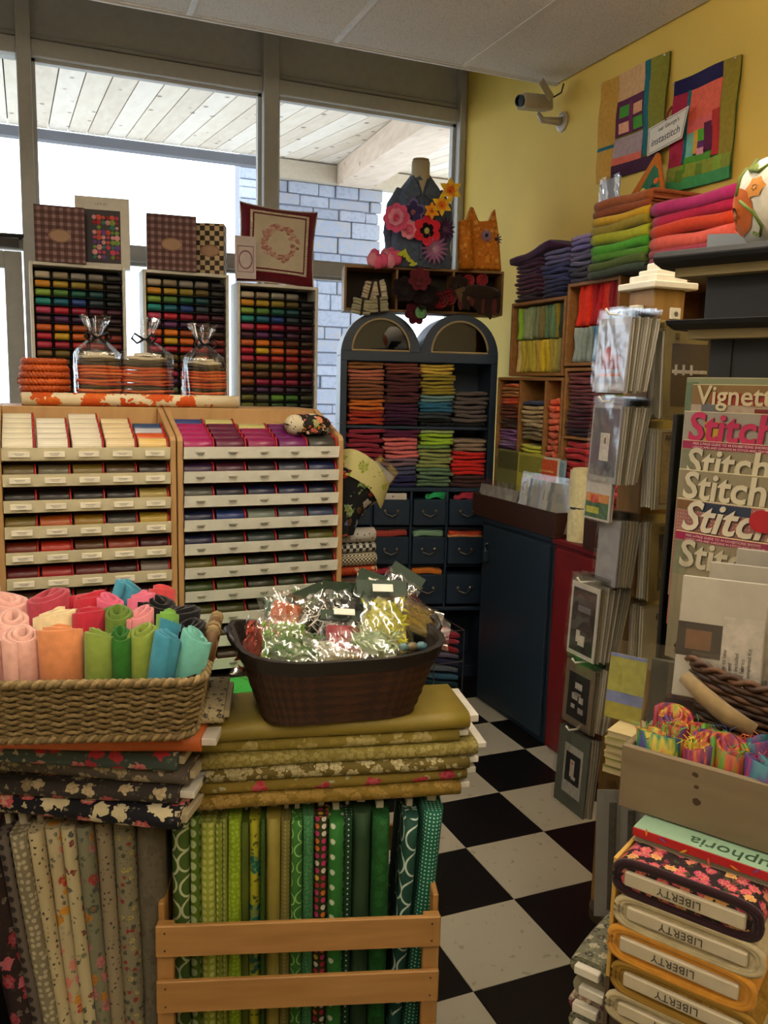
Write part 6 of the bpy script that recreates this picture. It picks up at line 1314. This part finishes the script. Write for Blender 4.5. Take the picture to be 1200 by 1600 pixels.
hang_pack('L', 'dark kitten', (LX - .030, 1.846, .820), .118, .195, 12, ((.08, .92, .06, .93, '#2c2226'), (.1, .9, .80, .88, '#4a2c2e'), (.3, .75, .62, .7, '#6a6470'), (.4, .62, .16, .30, '#c0bab0'), (.32, .45, .2, .36, '#b8b2a8')), '#b8b4ae')
hang_pack('L', 'black stitched picture', (LX - .030, 1.85, .628), .125, .17, 10, ((.14, .86, .12, .84, '#201f22'), (.38, .62, .6, .7, '#b0aca4'), (.3, .5, .42, .52, '#a8a49c'), (.55, .7, .4, .5, '#a8a49c'), (.3, .42, .28, .34, '#b0aca4'), (.55, .72, .24, .32, '#9a968e'), (.4, .6, .5, .54, '#8a8478')), '#6e6250')
hang_pack('L', 'white cat', (LX - .035, 1.86, .395), .135, .215, 5, ((.24, .84, .18, .82, '#a8a6a0'), (.3, .78, .34, .72, '#22242a'), (.46, .6, .42, .64, '#b8b2a4'), (.5, .56, .58, .62, '#a87a6a'), (.52, .66, .40, .44, '#b8b2a4')), '#5c6058')
for k in range(3):
    packet('pattern_sleeve', 'long pale sleeve leaning at the spinner foot, %s from left' % ORD[k], 'plastic sleeve', frame((1.318 + .045 * k, 1.655 - .02 * k, .165 - .02 * k), (.75, -.3, 0), (.10, .1, 1)), .058, .33, ((.55, .9, .05, .9, '#6a6458'),), 'sleeves at the spinner foot', '#a5a49e')
A0 = 1.462
hang_pack('R', 'top right fence picture', (A0, 1.700, 1.455), .135, .215, 8, ((.16, 1.0, .12, .84, '#34303c'), (.18, 1.0, .12, .46, '#2c222c'), (.18, 1.0, .50, .54, '#b8b6b8'), (.24, .29, .48, .6, '#b8b6b8'), (.42, .47, .48, .6, '#b8b6b8'), (.6, .65, .48, .6, '#b8b6b8'), (.22, .3, .90, .96, '#54462c')), '#6f6344', .0075, (), False)
hang_pack('R', 'framed pictures', (A0 - .006, 1.695, 1.222), .135, .20, 6, ((.09, 1.0, .06, .97, '#3a2c24'), (.10, 1.0, .07, .96, '#857555'), (.55, 1.0, .62, .82, '#241a18'), (.6, .96, .65, .79, '#a8a08c'), (.66, .9, .67, .77, '#6a4034'), (.34, 1.0, .38, .60, '#241a18'), (.38, 1.0, .41, .57, '#8a8274'), (.42, .98, .43, .55, '#34221c'), (.62, .78, .44, .53, '#a84a38'), (.38, .86, .12, .36, '#241a18'), (.43, .8, .15, .33, '#7a6a5a'), (.54, .7, .17, .31, '#8a3e30')), '#968d78', .010, (('All Through', .020, .14, .87, '#33281e', 0), ('the House', .010, .40, .83, '#5a4c3c', 0)), False)
hang_pack('R', 'lamp and pumpkin picture', (A0 - .012, 1.69, .985), .135, .20, 5, ((.2, 1.0, .13, .86, '#2c2a2c'), (.3, .7, .58, .82, '#5c6068'), (.30, .52, .42, .52, '#a8a49a'), (.5, .66, .40, .5, '#7a3428'), (.24, .9, .3, .4, '#4a4038'), (.4, 1.0, .16, .26, '#84847e'), (.2, .3, .90, .96, '#54462c')), '#766844', .010, (), False)
hang_pack('R', 'pumpkin patch', (A0 - .018, 1.69, .80), .135, .165, 6, ((.5, 1.0, .0, .5, '#4a2c24'),), '#a09a84', .010, (('Patch', .024, .28, .80, '#2c2420', 0), ('stitch', .010, .3, .66, '#6a6250', 0)), False)
# ================================================================ navy bookcase with magazine rack
NB = plain('#12161c', .65, var=.12, scale=8.0); LIP = plain('#8a7a52', .7)
NM = Matrix.Translation((1.356, 1.420, 0)) @ Matrix.Rotation(math.radians(-70), 4, 'Z'); U0 = -.028
nb = thing('magazine_bookcase', 'dark navy bookcase with cream edged cornices and magazine tiers', 'bookcase', mat=NM)
MB().box(U0 + .012, .50, 0, .28, 0, 1.765).build('carcass', NB, nb, bevel=.002)
for z0, z1, ov, dx in ((1.765, 1.800, .125, -.062), (1.640, 1.662, .115, -.030)):
    b = MB(); prof = [(-ov, z0 + .012), (-ov - .008, z0 + .022), (-ov, z1), (.28, z1), (.28, z0 + .004), (-ov + .03, z0 + .004)]
    b.prism([(p[0], p[1]) for p in prof], U0 + dx, .52, 'x'); b.build('cornice', NB, nb, bevel=.002)
    MB().box(U0 + dx + .03, .52, -ov + .035, .2, z0 - .014, z0 + .004).build('cream_lip', LIP, nb)
MB().box(U0 + .02, .5, -.055, 0, 1.665, 1.752).build('frieze_panel', NB, nb, bevel=.002)
MB().box(U0 + .03, .5, -.04, 0, 1.2, 1.63).build('panel', NB, nb, bevel=.002); MB().box(U0 + .075, U0 + .08, -.043, -.039, 1.5, 1.63).build('panel_groove', plain('#07080a', .6), nb)
MB().box(U0 - .022, U0 - .012, -.075, 0, .90, 1.47).build('rack_side', plain('#0d0c0c', .5), nb, bevel=.002)
def bulge(x): return -.010 * math.sin(math.pi * max(0, min(1, x / .23)))
cov = {'grey': plain('#8a847a', .4), 'beige': plain('#80775f', .4), 'drab': plain('#7c7460', .4)}
def magazine(k, label, base, bands, title, tcol, top, shadow=None, size=.062, extra=None, sub=None, du=0.0, dv=0.0, h=.27, sh=0.0, bold=.0012, ty=None):
    u0 = U0 - .008 + .0085 * k + du; v0 = -.062 - .013 * k + dv
    t = thing('magazine', label, 'magazine', mat=NM @ Matrix.Translation((u0, v0, top - h)) @ Matrix.Rotation(-.03, 4, 'X'), group='magazines in the rack')
    def sheetm(nm, x0, x1, z0, z1, mat, off, n=10):
        b = MB(); b.grid(lambda a, c: (x0 + (x1 - x0) * a, bulge(x0 + (x1 - x0) * a) - off, z0 + (z1 - z0) * c), n, 1); b.grid(lambda a, c: (x0 + (x1 - x0) * a, bulge(x0 + (x1 - x0) * a) - off + (.006 if nm == 'pages' else .0004), z0 + (z1 - z0) * c), n, 1)
        if nm == 'pages': b.grid(lambda a, c: (x0 + (x1 - x0) * a, bulge(x0 + (x1 - x0) * a) - off + .006 * c, z1), n, 1); b.grid(lambda a, c: (x0, bulge(x0) - off + .006 * a, z0 + (z1 - z0) * c), 1, 1)
        b.build(nm, mat, t, smooth=True)
    sheetm('pages', 0, .23, 0, h, plain('#c0b692', .7), 0.0); sheetm('cover', 0, .23, 0, h - .0015, base, .0006)
    for j, (x0, x1, z0, z1, c) in enumerate(bands): sheetm('cover_panel', x0, x1, h - z0, h - z1, plain(c, .4, var=.12, scale=60.0) if isinstance(c, str) else c, .0010 + .0003 * j)
    def curved(body, sz, x, z, mat, off, shr=0, bd=0, sp=1.0):
        me_o = text('lettering', body, sz, mat, t, Matrix(), .0002, shr, sp, bd); me = me_o.data.copy(); me_o.data = me; me.materials.clear(); me.materials.append(mat)
        me_o.material_slots[0].link = 'DATA'
        for v in me.vertices: v.co = Vector((v.co.x + x, bulge(v.co.x + x) - off - v.co.z, v.co.y + z))
        me.update()
    tz = h - (ty if ty is not None else .056)
    if shadow: curved(title, size, .016, tz - .0015, plain(shadow, .5), .0026, sh, bold)
    curved(title, size, .0135, tz, plain(tcol, .45), .0034, sh, bold)
    if sub:
        for body, sz, x, z, c in sub: curved(body, sz, x, h - z, plain(c, .5), .0030)
    return t, sheetm, curved
magazine(0, 'green edged magazine behind the brown collectables one', plain('#6f7a52', .4), (), '', '#c0b692', 1.546, None, du=-.012, dv=.012) if False else None
t, sm_, cv = magazine(-1, 'pale green magazine hidden behind the brown cover at the top', plain('#7a8060', .4), ((0, .03, .01, .1, '#5a6a50'),), ' ', '#c0b692', 1.548, None, dv=.006)
magazine(0, 'brown and red collectables magazine at the top of the rack', plain('#7a5c34', .4), ((.045, .20, .018, .045, '#8a2a22'), (0, .23, .042, .08, '#9a8a78'), (.025, .075, .040, .08, '#5c5c5e'), (.14, .23, .048, .08, '#6a1016')), 'Vignettes', '#b8ac8a', 1.534, None, .055, None, (('COLLECTABLES', .0125, .115, .043, '#b07a5a'),), .016, 0, .27, 0, .0008, .041)
magazine(1, 'grey magazine with a raised pink title', cov['grey'], ((.05, .085, .02, .06, '#b08a2c'), (.12, .23, .03, .032, '#b8b2a4')), 'Stitch', '#a8204c', 1.478, '#4a2a34', .082, None, None, 0, 0, .27, .08, .0020, .060)
mag_band = (0, .23, .001, .017, '#8c1a44'); free = (('FREE 6-PAGE GUIDE TO 44 EXHIBITIONS SHOWS', .0072, .025, .0085, '#c8a8a8'), ('LANDSCAPES AND GARDENS IN STITCH AND TEXTILES', .0066, .025, .0155, '#c8a8a8'))
magazine(2, 'beige magazine with magenta banner second of its kind from the top', cov['beige'], (mag_band, (0, .03, .02, .09, '#6f7058')), 'Stitch', '#b4ac94', 1.418, '#4c4638', .078, None, free, 0, 0, .27, .08, .0016, .070)
magazine(3, 'plain beige magazine with a cream title and no banner', cov['beige'], (), 'Stitch', '#b8b098', 1.358, '#4c4638', .078, None, None, -.006, 0, .27, .08, .0016, .058)
t4, _, _ = magazine(4, 'red plaid and navy magazine with a white script title', plaid('#8a8478', '#8a2c2a', '#a84440', .028, 'uv'), ((0, .06, .003, .022, '#6a4a2a'), (.055, .16, .003, .022, '#232f44')), 'Stitch', '#c0b8a4', 1.298, '#2a2024', .086, None, None, -.006, 0, .27, .28, .0016, .062)
MB().lathe([(.026, 0), (.026, .001)], 24, (0, 0, 0), 1, .85).build('round_flash', plain('#a01a24', .4), t4, mx=Matrix.Translation((.185, bulge(.185) - .006, .27 - .026)) @ Matrix.Rotation(math.pi / 2, 4, 'X'))
magazine(5, 'lowest beige magazine with magenta banner above the bagged kits', cov['beige'], (mag_band, (0, .03, .02, .09, '#6f7058')), 'Stitch', '#b4ac94', 1.232, '#4c4638', .078, None, free, -.006, 0, .27, .08, .0016, .070)
for k, zt in enumerate((1.534, 1.478, 1.418, 1.358, 1.298, 1.232)):
    MB().box(U0 + .004 + .0085 * k, U0 + .24, -.066 - .012 * k, 0, zt - .282, zt - .2725).build('rack_ledge', plain('#0d0c0c', .5), nb, bevel=.001)
# embroidered pumpkin and slate on the bookcase
pk_ = thing('felt_pumpkin', 'white felt pumpkin with russet leaf applique on the navy bookcase', 'pumpkin', mat=NM @ Matrix.Translation((.115, -.015, 1.80)))
def pf(u, v, o=0.0):
    a = 6.2832 * u; th = math.pi * (.06 + .9 * v); R = (.088 + o) * math.sin(th) ** .75 * (1 + .03 * math.cos(8 * a)); return (R * math.cos(a), R * math.sin(a), .088 - .088 * math.cos(math.pi - th) * -1 * -1 + 0 if False else .088 + (.088 + o) * math.cos(th))
MB().grid(lambda u, v: pf(u, v), 40, 18, True).build('body', felt('#cfcabc', 1.1), pk_, smooth=True)
def pumpkin_patch(nm, uc, vc, pts, hx, o):
    n = len(pts); vs = [pf(uc, vc, o)] + [pf(uc + x * s_, vc + y * s_, o) for s_ in (.25, .5, .75, 1) for x, y in pts]
    MB().add(vs, [(0, 1 + i, 1 + (i + 1) % n) for i in range(n)] + [(1 + q * n + i, 1 + q * n + (i + 1) % n, 1 + (q + 1) * n + (i + 1) % n, 1 + (q + 1) * n + i) for q in range(3) for i in range(n)]).build(nm, felt(hx, 1.2), pk_, smooth=True, fix=False)
uL = .62
leafp = lambda r1, r2, n: [((r1 if k % 2 == 0 else r2) * math.cos(6.2832 * k / n) * .5, (r1 if k % 2 == 0 else r2) * math.sin(6.2832 * k / n)) for k in range(n)]
pumpkin_patch('russet_patch', uL - .0, .58, leafp(.20, .19, 16), '#a8541e', .002); pumpkin_patch('leaf_patch', uL + .10, .42, leafp(.085, .065, 12), '#b87a34', .003); pumpkin_patch('leaf_patch', uL + .06, .24, leafp(.06, .04, 8), '#6a7a34', .003); pumpkin_patch('gold_spot', uL - .01, .30, leafp(.04, .035, 8), '#c89a34', .003)
for pts in (((uL + .02, .12), (uL + .04, .25), (uL + .10, .3), (uL + .16, .2)), ((uL + .04, .5), (uL + .1, .6), (uL + .13, .72), (uL + .11, .8), (uL + .08, .76)), ((uL - .03, .2), (uL + .0, .3), (uL + .02, .45))): MB().tube([pf(u, v, .003) for u, v in pts], .0035, 6).build('vine', felt('#5a6a2a', 1.2), pk_, smooth=True)
MB().tube([(0, 0, .17), (.01, 0, .19), (.025, .0, .20)], [.012, .009, .008], 8).build('stalk', felt('#5a6a2a'), pk_, smooth=True)
tag(MB().box(-.05, .05, 0, .004, 0, .075).build('slate_card', plain('#26323e', .6), None, mx=NM @ Matrix.Translation((.0, .03, 1.802)) @ Matrix.Rotation(.5, 4, 'Z') @ Matrix.Rotation(-.75, 4, 'X')), 'blue grey card leaning back beside the felt pumpkin', 'card')
# ================================================================ right foreground: wool bolts, book, grey box
RB = Matrix.Translation((.92, 1.11, 0)) @ Matrix.Rotation(math.radians(-60), 4, 'Z')
lt = tag(MB().box(.045, .45, -.10, .34, 0, .50).build('low_table', plain('#3a2c20', .7), None, bevel=.004, mx=RB), 'low table under the wool bolts in the right foreground', 'table')
PINKF = floral('#241a1c', ('#b83a54', '#c04a60', '#a8345c', '#c87a6a', '#c89a5a'), ('#3a3a26', '#4a4428', '#8a2a44', '#1c1618'), .020, .46, 'uv', .85, 1.6)
libs = [('plain cream', felt('#a09474', 1.1), .052, 0, 0), ('mottled gold brown', floral('#8a6a26', ('#7a5c20', '#9a7a34'), ('#7a6030', '#94742c'), .02, .45, 'uv', .7), .058, 1, 1), ('orange gold wool', felt('#b8802c', 1.1), .060, 1, 1), ('pale oatmeal', felt('#a89c7c', 1.1), .055, 1, 1), ('pink floral', PINKF, .060, 1, 1)]
z = .501; LBS = []
for k, (nm, m, t, up, _) in enumerate(libs):
    Mx = RB @ Matrix.Translation((.27 + (.0, .006, -.004, .004, -.003)[k], .12, z)) @ Matrix.Rotation(math.pi / 2, 4, 'Z')
    o = thing('fabric_bolt', '%s wool bolt with lettered board end, %s from bottom of the right stack' % (nm, ORD[k]), 'fabric bolt', mat=Mx, group='bolts in the right foreground stack')
    me = bolt_mesh(.46, .225, t, k)
    for v in me.vertices:       # soft uneven wool layers at the end
        if v.co.x < -.20: v.co.x += .004 * noise.noise(v.co * 40)
    inst('fabric', me, m, o)
    wrap = felt('#2a161c', 1.0) if k == 4 else m
    for j, (s0, rr) in enumerate(((.46, .006), (.40, .005))):      # wound layers showing at the end
        pts = []
        for i in range(40):
            a = 6.2832 * i / 40; c, s = math.cos(a), math.sin(a); yy = .1125 + math.copysign(abs(c) ** .35, c) * .1125 * (.98 - .06 * j); zz = t / 2 + math.copysign(abs(s) ** .6, s) * t * (s0 - .0)
            pts.append((-.231, yy, zz))
        MB().tube(pts, rr, 6, closed=True).build('wound_edge', wrap, o, smooth=True)
    MB().box(-.238, -.225, .022, .205, t * .30, t * .70).build('board_end', plain('#b0a68e', .85), o, bevel=.002)
    tx = frame((-.2385, .085 if k else .145, t * .40 if k else t * .40), (0, -1, 0), (0, 0, 1)) if k == 0 else frame((-.2385, .085, t * .60), (0, 1, 0), (0, 0, -1))
    text('lettering', 'LIBERTY', .018, plain('#3c362c', .7), o, tx, .0003, 0, 1.05)
    z += t * .985
ZL = z
# yellow folder and a second stack of white ended bolts
tag(MB().box(.036, .043, -.10, .10, .56, ZL - .01).build('folder', plain('#c0994a', .6), None, bevel=.001, mx=RB), 'cream yellow folder standing against the left side of the wool bolts', 'folder')
tag(MB().box(.036, .043, -.10, .10, 0, .559).build('support_board', plain('#4a3a28', .7), None, mx=RB), 'brown board standing under the yellow folder', 'board')
z = .0
BM2 = RB @ Matrix.Translation((.032, .075, 0)) @ Matrix.Rotation(math.pi / 2, 4, 'Z')
for k in range(15):
    m = (floral('#8a7c74', ('#5a2a3a', '#c0b49a', '#8a4a54'), ('#a89c84', '#4a3c3c'), .03, .4, 'uv'), plain('#7c7662', .8), floral('#6a6a58', ('#b0a890', '#3a3a34'), ('#8a8a70', '#57574a'), .02, .4, 'uv'))[k % 3]
    bolt('small print bolt with white board end, %s from bottom beside the wool bolts' % ORD[k], 'bolts behind the wool stack', BM2 @ Matrix.Translation((0, (.006 * math.sin(k * 2.3)), z)), .26, .075, .036, m, .014, k, .6, plain('#c8c4b6', .8)); z += .036
# book and box
bk_ = thing('book', 'green covered book with red floral spine lying under the grey wooden box', 'book', mat=RB @ Matrix.Translation((.05, -.045, ZL + .001)))
MB().box(0, .30, 0, .22, .002, .020).build('pages', plain('#8f8470', .8), bk_); MB().box(-.003, .303, -.004, .224, .020, .023).build('cover', plain('#86a68c', .5), bk_); MB().box(-.003, .303, -.004, .224, .0, .002).build('cover', plain('#8a8070', .5), bk_)
MB().box(-.003, .303, -.0065, -.0035, .010, .023).build('spine', plain('#a81e22', .5), bk_)
for k in range(9): inst('printed_flower', PETAL['long'], felt(('#c87a2c', '#7a4a8a', '#c89a3a', '#b8604a')[k % 4], 1.2), bk_, mx=Matrix.Translation((.02 + .033 * k, -.0075, .016)) @ Matrix.Rotation(math.pi / 2, 4, 'X') @ Matrix.Rotation(k * 1.1, 4, 'Z') @ Matrix.Diagonal((.014, .014, .004, 1)))
MB().box(-.003, .303, -.004, .026, .0231, .0235).build('title_band', plain('#86a68c', .5), bk_)
text('lettering', 'Euphoria', .040, plain('#2c4a34', .6), bk_, frame((.225, .028, .0240), (-1, 0, 0), (0, -1, 0)), .0003)
gb = thing('wooden_box', 'worn grey beige open wooden box of rainbow silk rolls', 'box', mat=RB @ Matrix.Translation((.0, .0, ZL + .026)))
GBW = wood('#6c5d46', '#7c6d54', 3.0, (1, 6, 6), .7)
for nm, a in (('front_board', (0, .36, 0, .012, 0, .112)), ('back_board', (0, .36, .143, .155, 0, .112)), ('end_board', (0, .012, .012, .143, 0, .112)), ('end_board', (.348, .36, .012, .143, 0, .112)), ('base_board', (.012, .348, .012, .143, 0, .008))): MB().box(*a).build(nm, GBW, gb, bevel=.002)
for (x, zz, r) in ((.125, .095, .005), (.128, .075, .004), (.13, .05, .007)): MB().ball((0, 0, 0), (r, .0008, r * .8), 8, 6, amp=.4, seed=zz * 100).build('knot', plain('#3a2614', .8), gb, mx=Matrix.Translation((x, -.0004, zz)))
zg = ZL + .026
@cached
def rainbow(seed, pal):
    t = NT('dyed silk'); v = t.n('ShaderNodeTexNoise', {'Vector': t.coord('obj', (1.0, 1.0, .25)), 'Scale': 55.0, 'W': float(seed), 'Detail': 2.0}, noise_dimensions='4D').outputs[0]
    t.set(Base_Color=t.ramp(v, [(.30 + .4 * i / len(pal), c) for i, c in enumerate(pal)], 'LINEAR'), Roughness=.5); return t.m
PALS = [('#8a1c24', '#a8541a', '#a8981c', '#1f6a2a', '#16466c', '#33205c'), ('#1f6a2a', '#a0981a', '#a8541a', '#8a1830', '#421850'), ('#15386c', '#8a183a', '#a8501a', '#4c8024'), ('#7c1844', '#941f18', '#421f68', '#185c68')]
SR_ = [roll_mesh(.034, .115, 3.0, s + 10) for s in range(3)]
for k, (x, y, s_) in enumerate(((.045, .048, 1.05), (.115, .045, .85), (.165, .048, .80), (.225, .046, 1.1), (.30, .05, 1.0), (.05, .112, .9), (.115, .108, 1.0), (.185, .110, 1.0), (.255, .108, .95), (.318, .11, .9))):
    t = thing('silk_roll', 'rainbow dyed silk roll, %s of the %s row in the grey box' % (ORD[k % 5], 'front' if k < 5 else 'back'), 'fabric roll', mat=RB @ Matrix.Translation((x, y, zg + .009)), group='silk rolls in the grey box')
    inst('silk', SR_[k % 3], rainbow(k, PALS[k % 4]), t, mx=Matrix.Rotation(k * 1.9, 4, 'Z') @ Matrix.Diagonal((s_, s_, 1.05 + .06 * (k % 3), 1)))
    r = random.Random(k); fb = [MB(), MB()]
    for j in range(34):
        a = r.uniform(0, 6.28); q = r.uniform(.2, 1) * .034 * s_; p = Vector((q * math.cos(a), q * math.sin(a), .112)); d = Vector((r.uniform(-1, 1), r.uniform(-1, 1), 0)) * .02
        fb[j % 2].tube([p, p + d * .4 + Vector((0, 0, .016)), p + d + Vector((0, 0, r.uniform(.004, .022)))], .0008, 4)
    for fm, f_ in zip((plain(PALS[k % 4][k % 3], .6), plain(('#4a9a3c', '#c8a82c', '#3a8a5a', '#c86a2a')[k % 4], .6)), fb): tag(f_.build('frayed_threads', fm, t), kind='stuff')
# ---------------------------------------------------------------- basket of bagged kits behind the grey box
b2 = thing('twig_basket', 'dark twig basket of bagged kits behind the grey wooden box', 'basket', mat=RB @ Matrix.Translation((.165, .278, ZL + .03)))
tw = [plain(c, .55, var=.3, scale=90.0) for c in ('#2e1a0e', '#3f2614', '#54351c')]
def ov(a, z): k = .80 + .20 * z / .19; return (.165 * k * math.cos(a), .098 * k * math.sin(a))
for row in range(17):
    zz = .008 + .0112 * row; pts = []
    for i in range(84):
        a = 6.2832 * i / 84; x, y = ov(a, zz); o = 1 + .028 * math.sin(21 * a + (math.pi if row % 2 else 0)); pts.append((x * o, y * o, zz + .003 * math.sin(3 * a + row) + .022 * (zz / .19) * (-math.cos(a))))
    b = MB(); b.tube(pts, .0062, 5, closed=True); tag(b.build('woven_twig', tw[row % 3], b2, smooth=True), kind='stuff')
for s in range(2):
    b = MB(); b.tube([(ov(6.2832 * i / 120, .2)[0] * (1 + .02 * math.cos(.9 * i + s * 3.14)), ov(6.2832 * i / 120, .2)[1] * (1 + .03 * math.cos(.9 * i + s * 3.14)), .198 + .006 * math.sin(.9 * i + s * 3.14) - .022 * math.cos(6.2832 * i / 120)) for i in range(120)], .006, 5, closed=True); b.build('braided_rim', tw[s + 1], b2, smooth=True)
MB().lathe([(.13, 0), (.135, .05), (.15, .15)], 28, (0, 0, 0), .92, .56).build('lining', plain('#1a100a', .9), b2)
KF = cellophane(gl=.10, rough=.08, bump=.8, scale=8.0)
def big_kit(label, x, y, z, w, h, lean, rot, art, c, th=.008):
    t = thing('kit_bag', label, 'plastic bag', mat=RB @ Matrix.Translation((x, y, z)) @ Matrix.Rotation(rot, 4, 'Z') @ Matrix.Rotation(-lean, 4, 'X') @ Matrix.Rotation(math.pi / 2, 4, 'X'), group='bagged kits in the twig basket')
    MB().box(0, w, 0, h, -th, 0).build('insert', plain(c, .7, var=.05), t, bevel=.002)
    for j, (x0, x1, y0, y1, cc) in enumerate(art): MB().box(w * x0, w * x1, h * y0, h * y1, 0, .0006 + .0003 * j).build('printed_panel', plain(cc, .6, var=.15, scale=70.0), t)
    MB().grid(lambda a, v: (-.008 + (w + .016) * a, -.006 + (h + .035) * v, .006 + .004 * math.sin(6 * a + 5 * v + x * 40) + .003 * noise.noise(Vector((a * 5, v * 5, x * 30)))), 10, 12).build('bag_film', KF, t, smooth=True)
    return t
zk = ZL + .125
kt = big_kit('white instruction sheet kit at the front of the twig basket', .015, .195, zk + .05, .15, .225, .18, .18, ((.0, .52, .34, .62, '#2c2624'), (.1, .4, .40, .56, '#6a4a34'), (.52, .98, .05, .70, '#b0aaa0')), '#a8a498')
for j in range(5): text('lettering', ('Completed Kit', 'All fabrics', 'are included', 'cut and', 'ready to sew')[j], .010, plain('#4a4640', .7), kt, Matrix.Translation((.13 - .0105 * j, .045, .0022)) @ Matrix.Rotation(math.pi / 2, 4, 'Z'), .0002)
big_kit('second bagged kit with grey header in the twig basket', .05, .235, zk + .07, .17, .23, .16, .15, ((.05, .95, .1, .8, '#b0a898'),), '#a09c92')
big_kit('third bagged kit leaning at the back of the twig basket', .085, .275, zk + .09, .18, .235, .12, .10, ((.1, .9, .1, .8, '#9c9688'),), '#98948c')
for k, (x, y, hx, lab) in enumerate(((.245, .225, '#c0ac80', 'cream folded wool standing right in the twig basket'), (.275, .245, '#57685c', 'grey green folded fabric behind the cream wool'))):
    t_ = thing('folded_kit', lab, 'folded cloth', mat=RB @ Matrix.Translation((x, y, zk)) @ Matrix.Rotation(-.12, 4, 'Y'))
    inst('cloth', CLOTH[k], felt(hx, 1.1), t_, mx=Matrix.Translation((-.02, -.02, .12)) @ Matrix.Rotation(math.pi / 2, 4, 'Y') @ Matrix.Diagonal((.24, .10, .04, 1)))
tag(MB().tube([(-.04, -.0, .035), (0, -.012, .012), (.045, -.018, -.012), (.09, -.015, -.03)], [.012, .016, .017, .014], 12).build('wool_roll', felt('#84704e', 1.0), None, smooth=True, mx=RB @ Matrix.Translation((.085, .165, zk + .065))), 'cream roving roll in plastic lying on the front of the twig basket', 'wool roll')
big_kit('clear bag with tan fleece at the right edge of the grey box', .275, .02, zg + .085, .10, .24, -.05, .3, ((.1, .9, .05, .9, '#8a6a44'),), '#a08058')
# small booklets left of the grey box
z = ZL + .001
for k in range(6):
    o = thing('booklet', 'small cream paged booklet, %s from bottom left of the grey box' % ORD[k], 'booklet', mat=RB @ Matrix.Translation((-.095 + .004 * (k % 2), .160 + .002 * (k % 3), z)), group='small booklets by the grey box')
    MB().box(0, .25, 0, .09, .001, .0125).build('pages', plain('#a89c78', .8), o); MB().box(-.001, .251, -.001, .091, .0125, .0138).build('cover', plain(('#6a6a34', '#8a8a44', '#b8a878')[k % 3], .5), o); z += .0142
big_kit('yellow and blue landscape booklet standing behind the small booklets', -.125, .225, z + .001, .075, .13, .15, .0, ((.0, 1, .0, .25, '#8a8428'), (0, 1, .25, .42, '#5c6a9a'), (0, 1, .42, .95, '#8a8a3a'), (0, 1, .95, 1.0, '#5c6a9a')), '#8a8a3a', .005)
bb = big_kit('black book with gold strip standing behind the grey box', -.03, .195, z + .001, .13, .145, .12, .1, ((.55, .62, .60, .85, '#8a7a2c'), (.80, .98, .55, .92, '#7a6440')), '#22241f', .012)
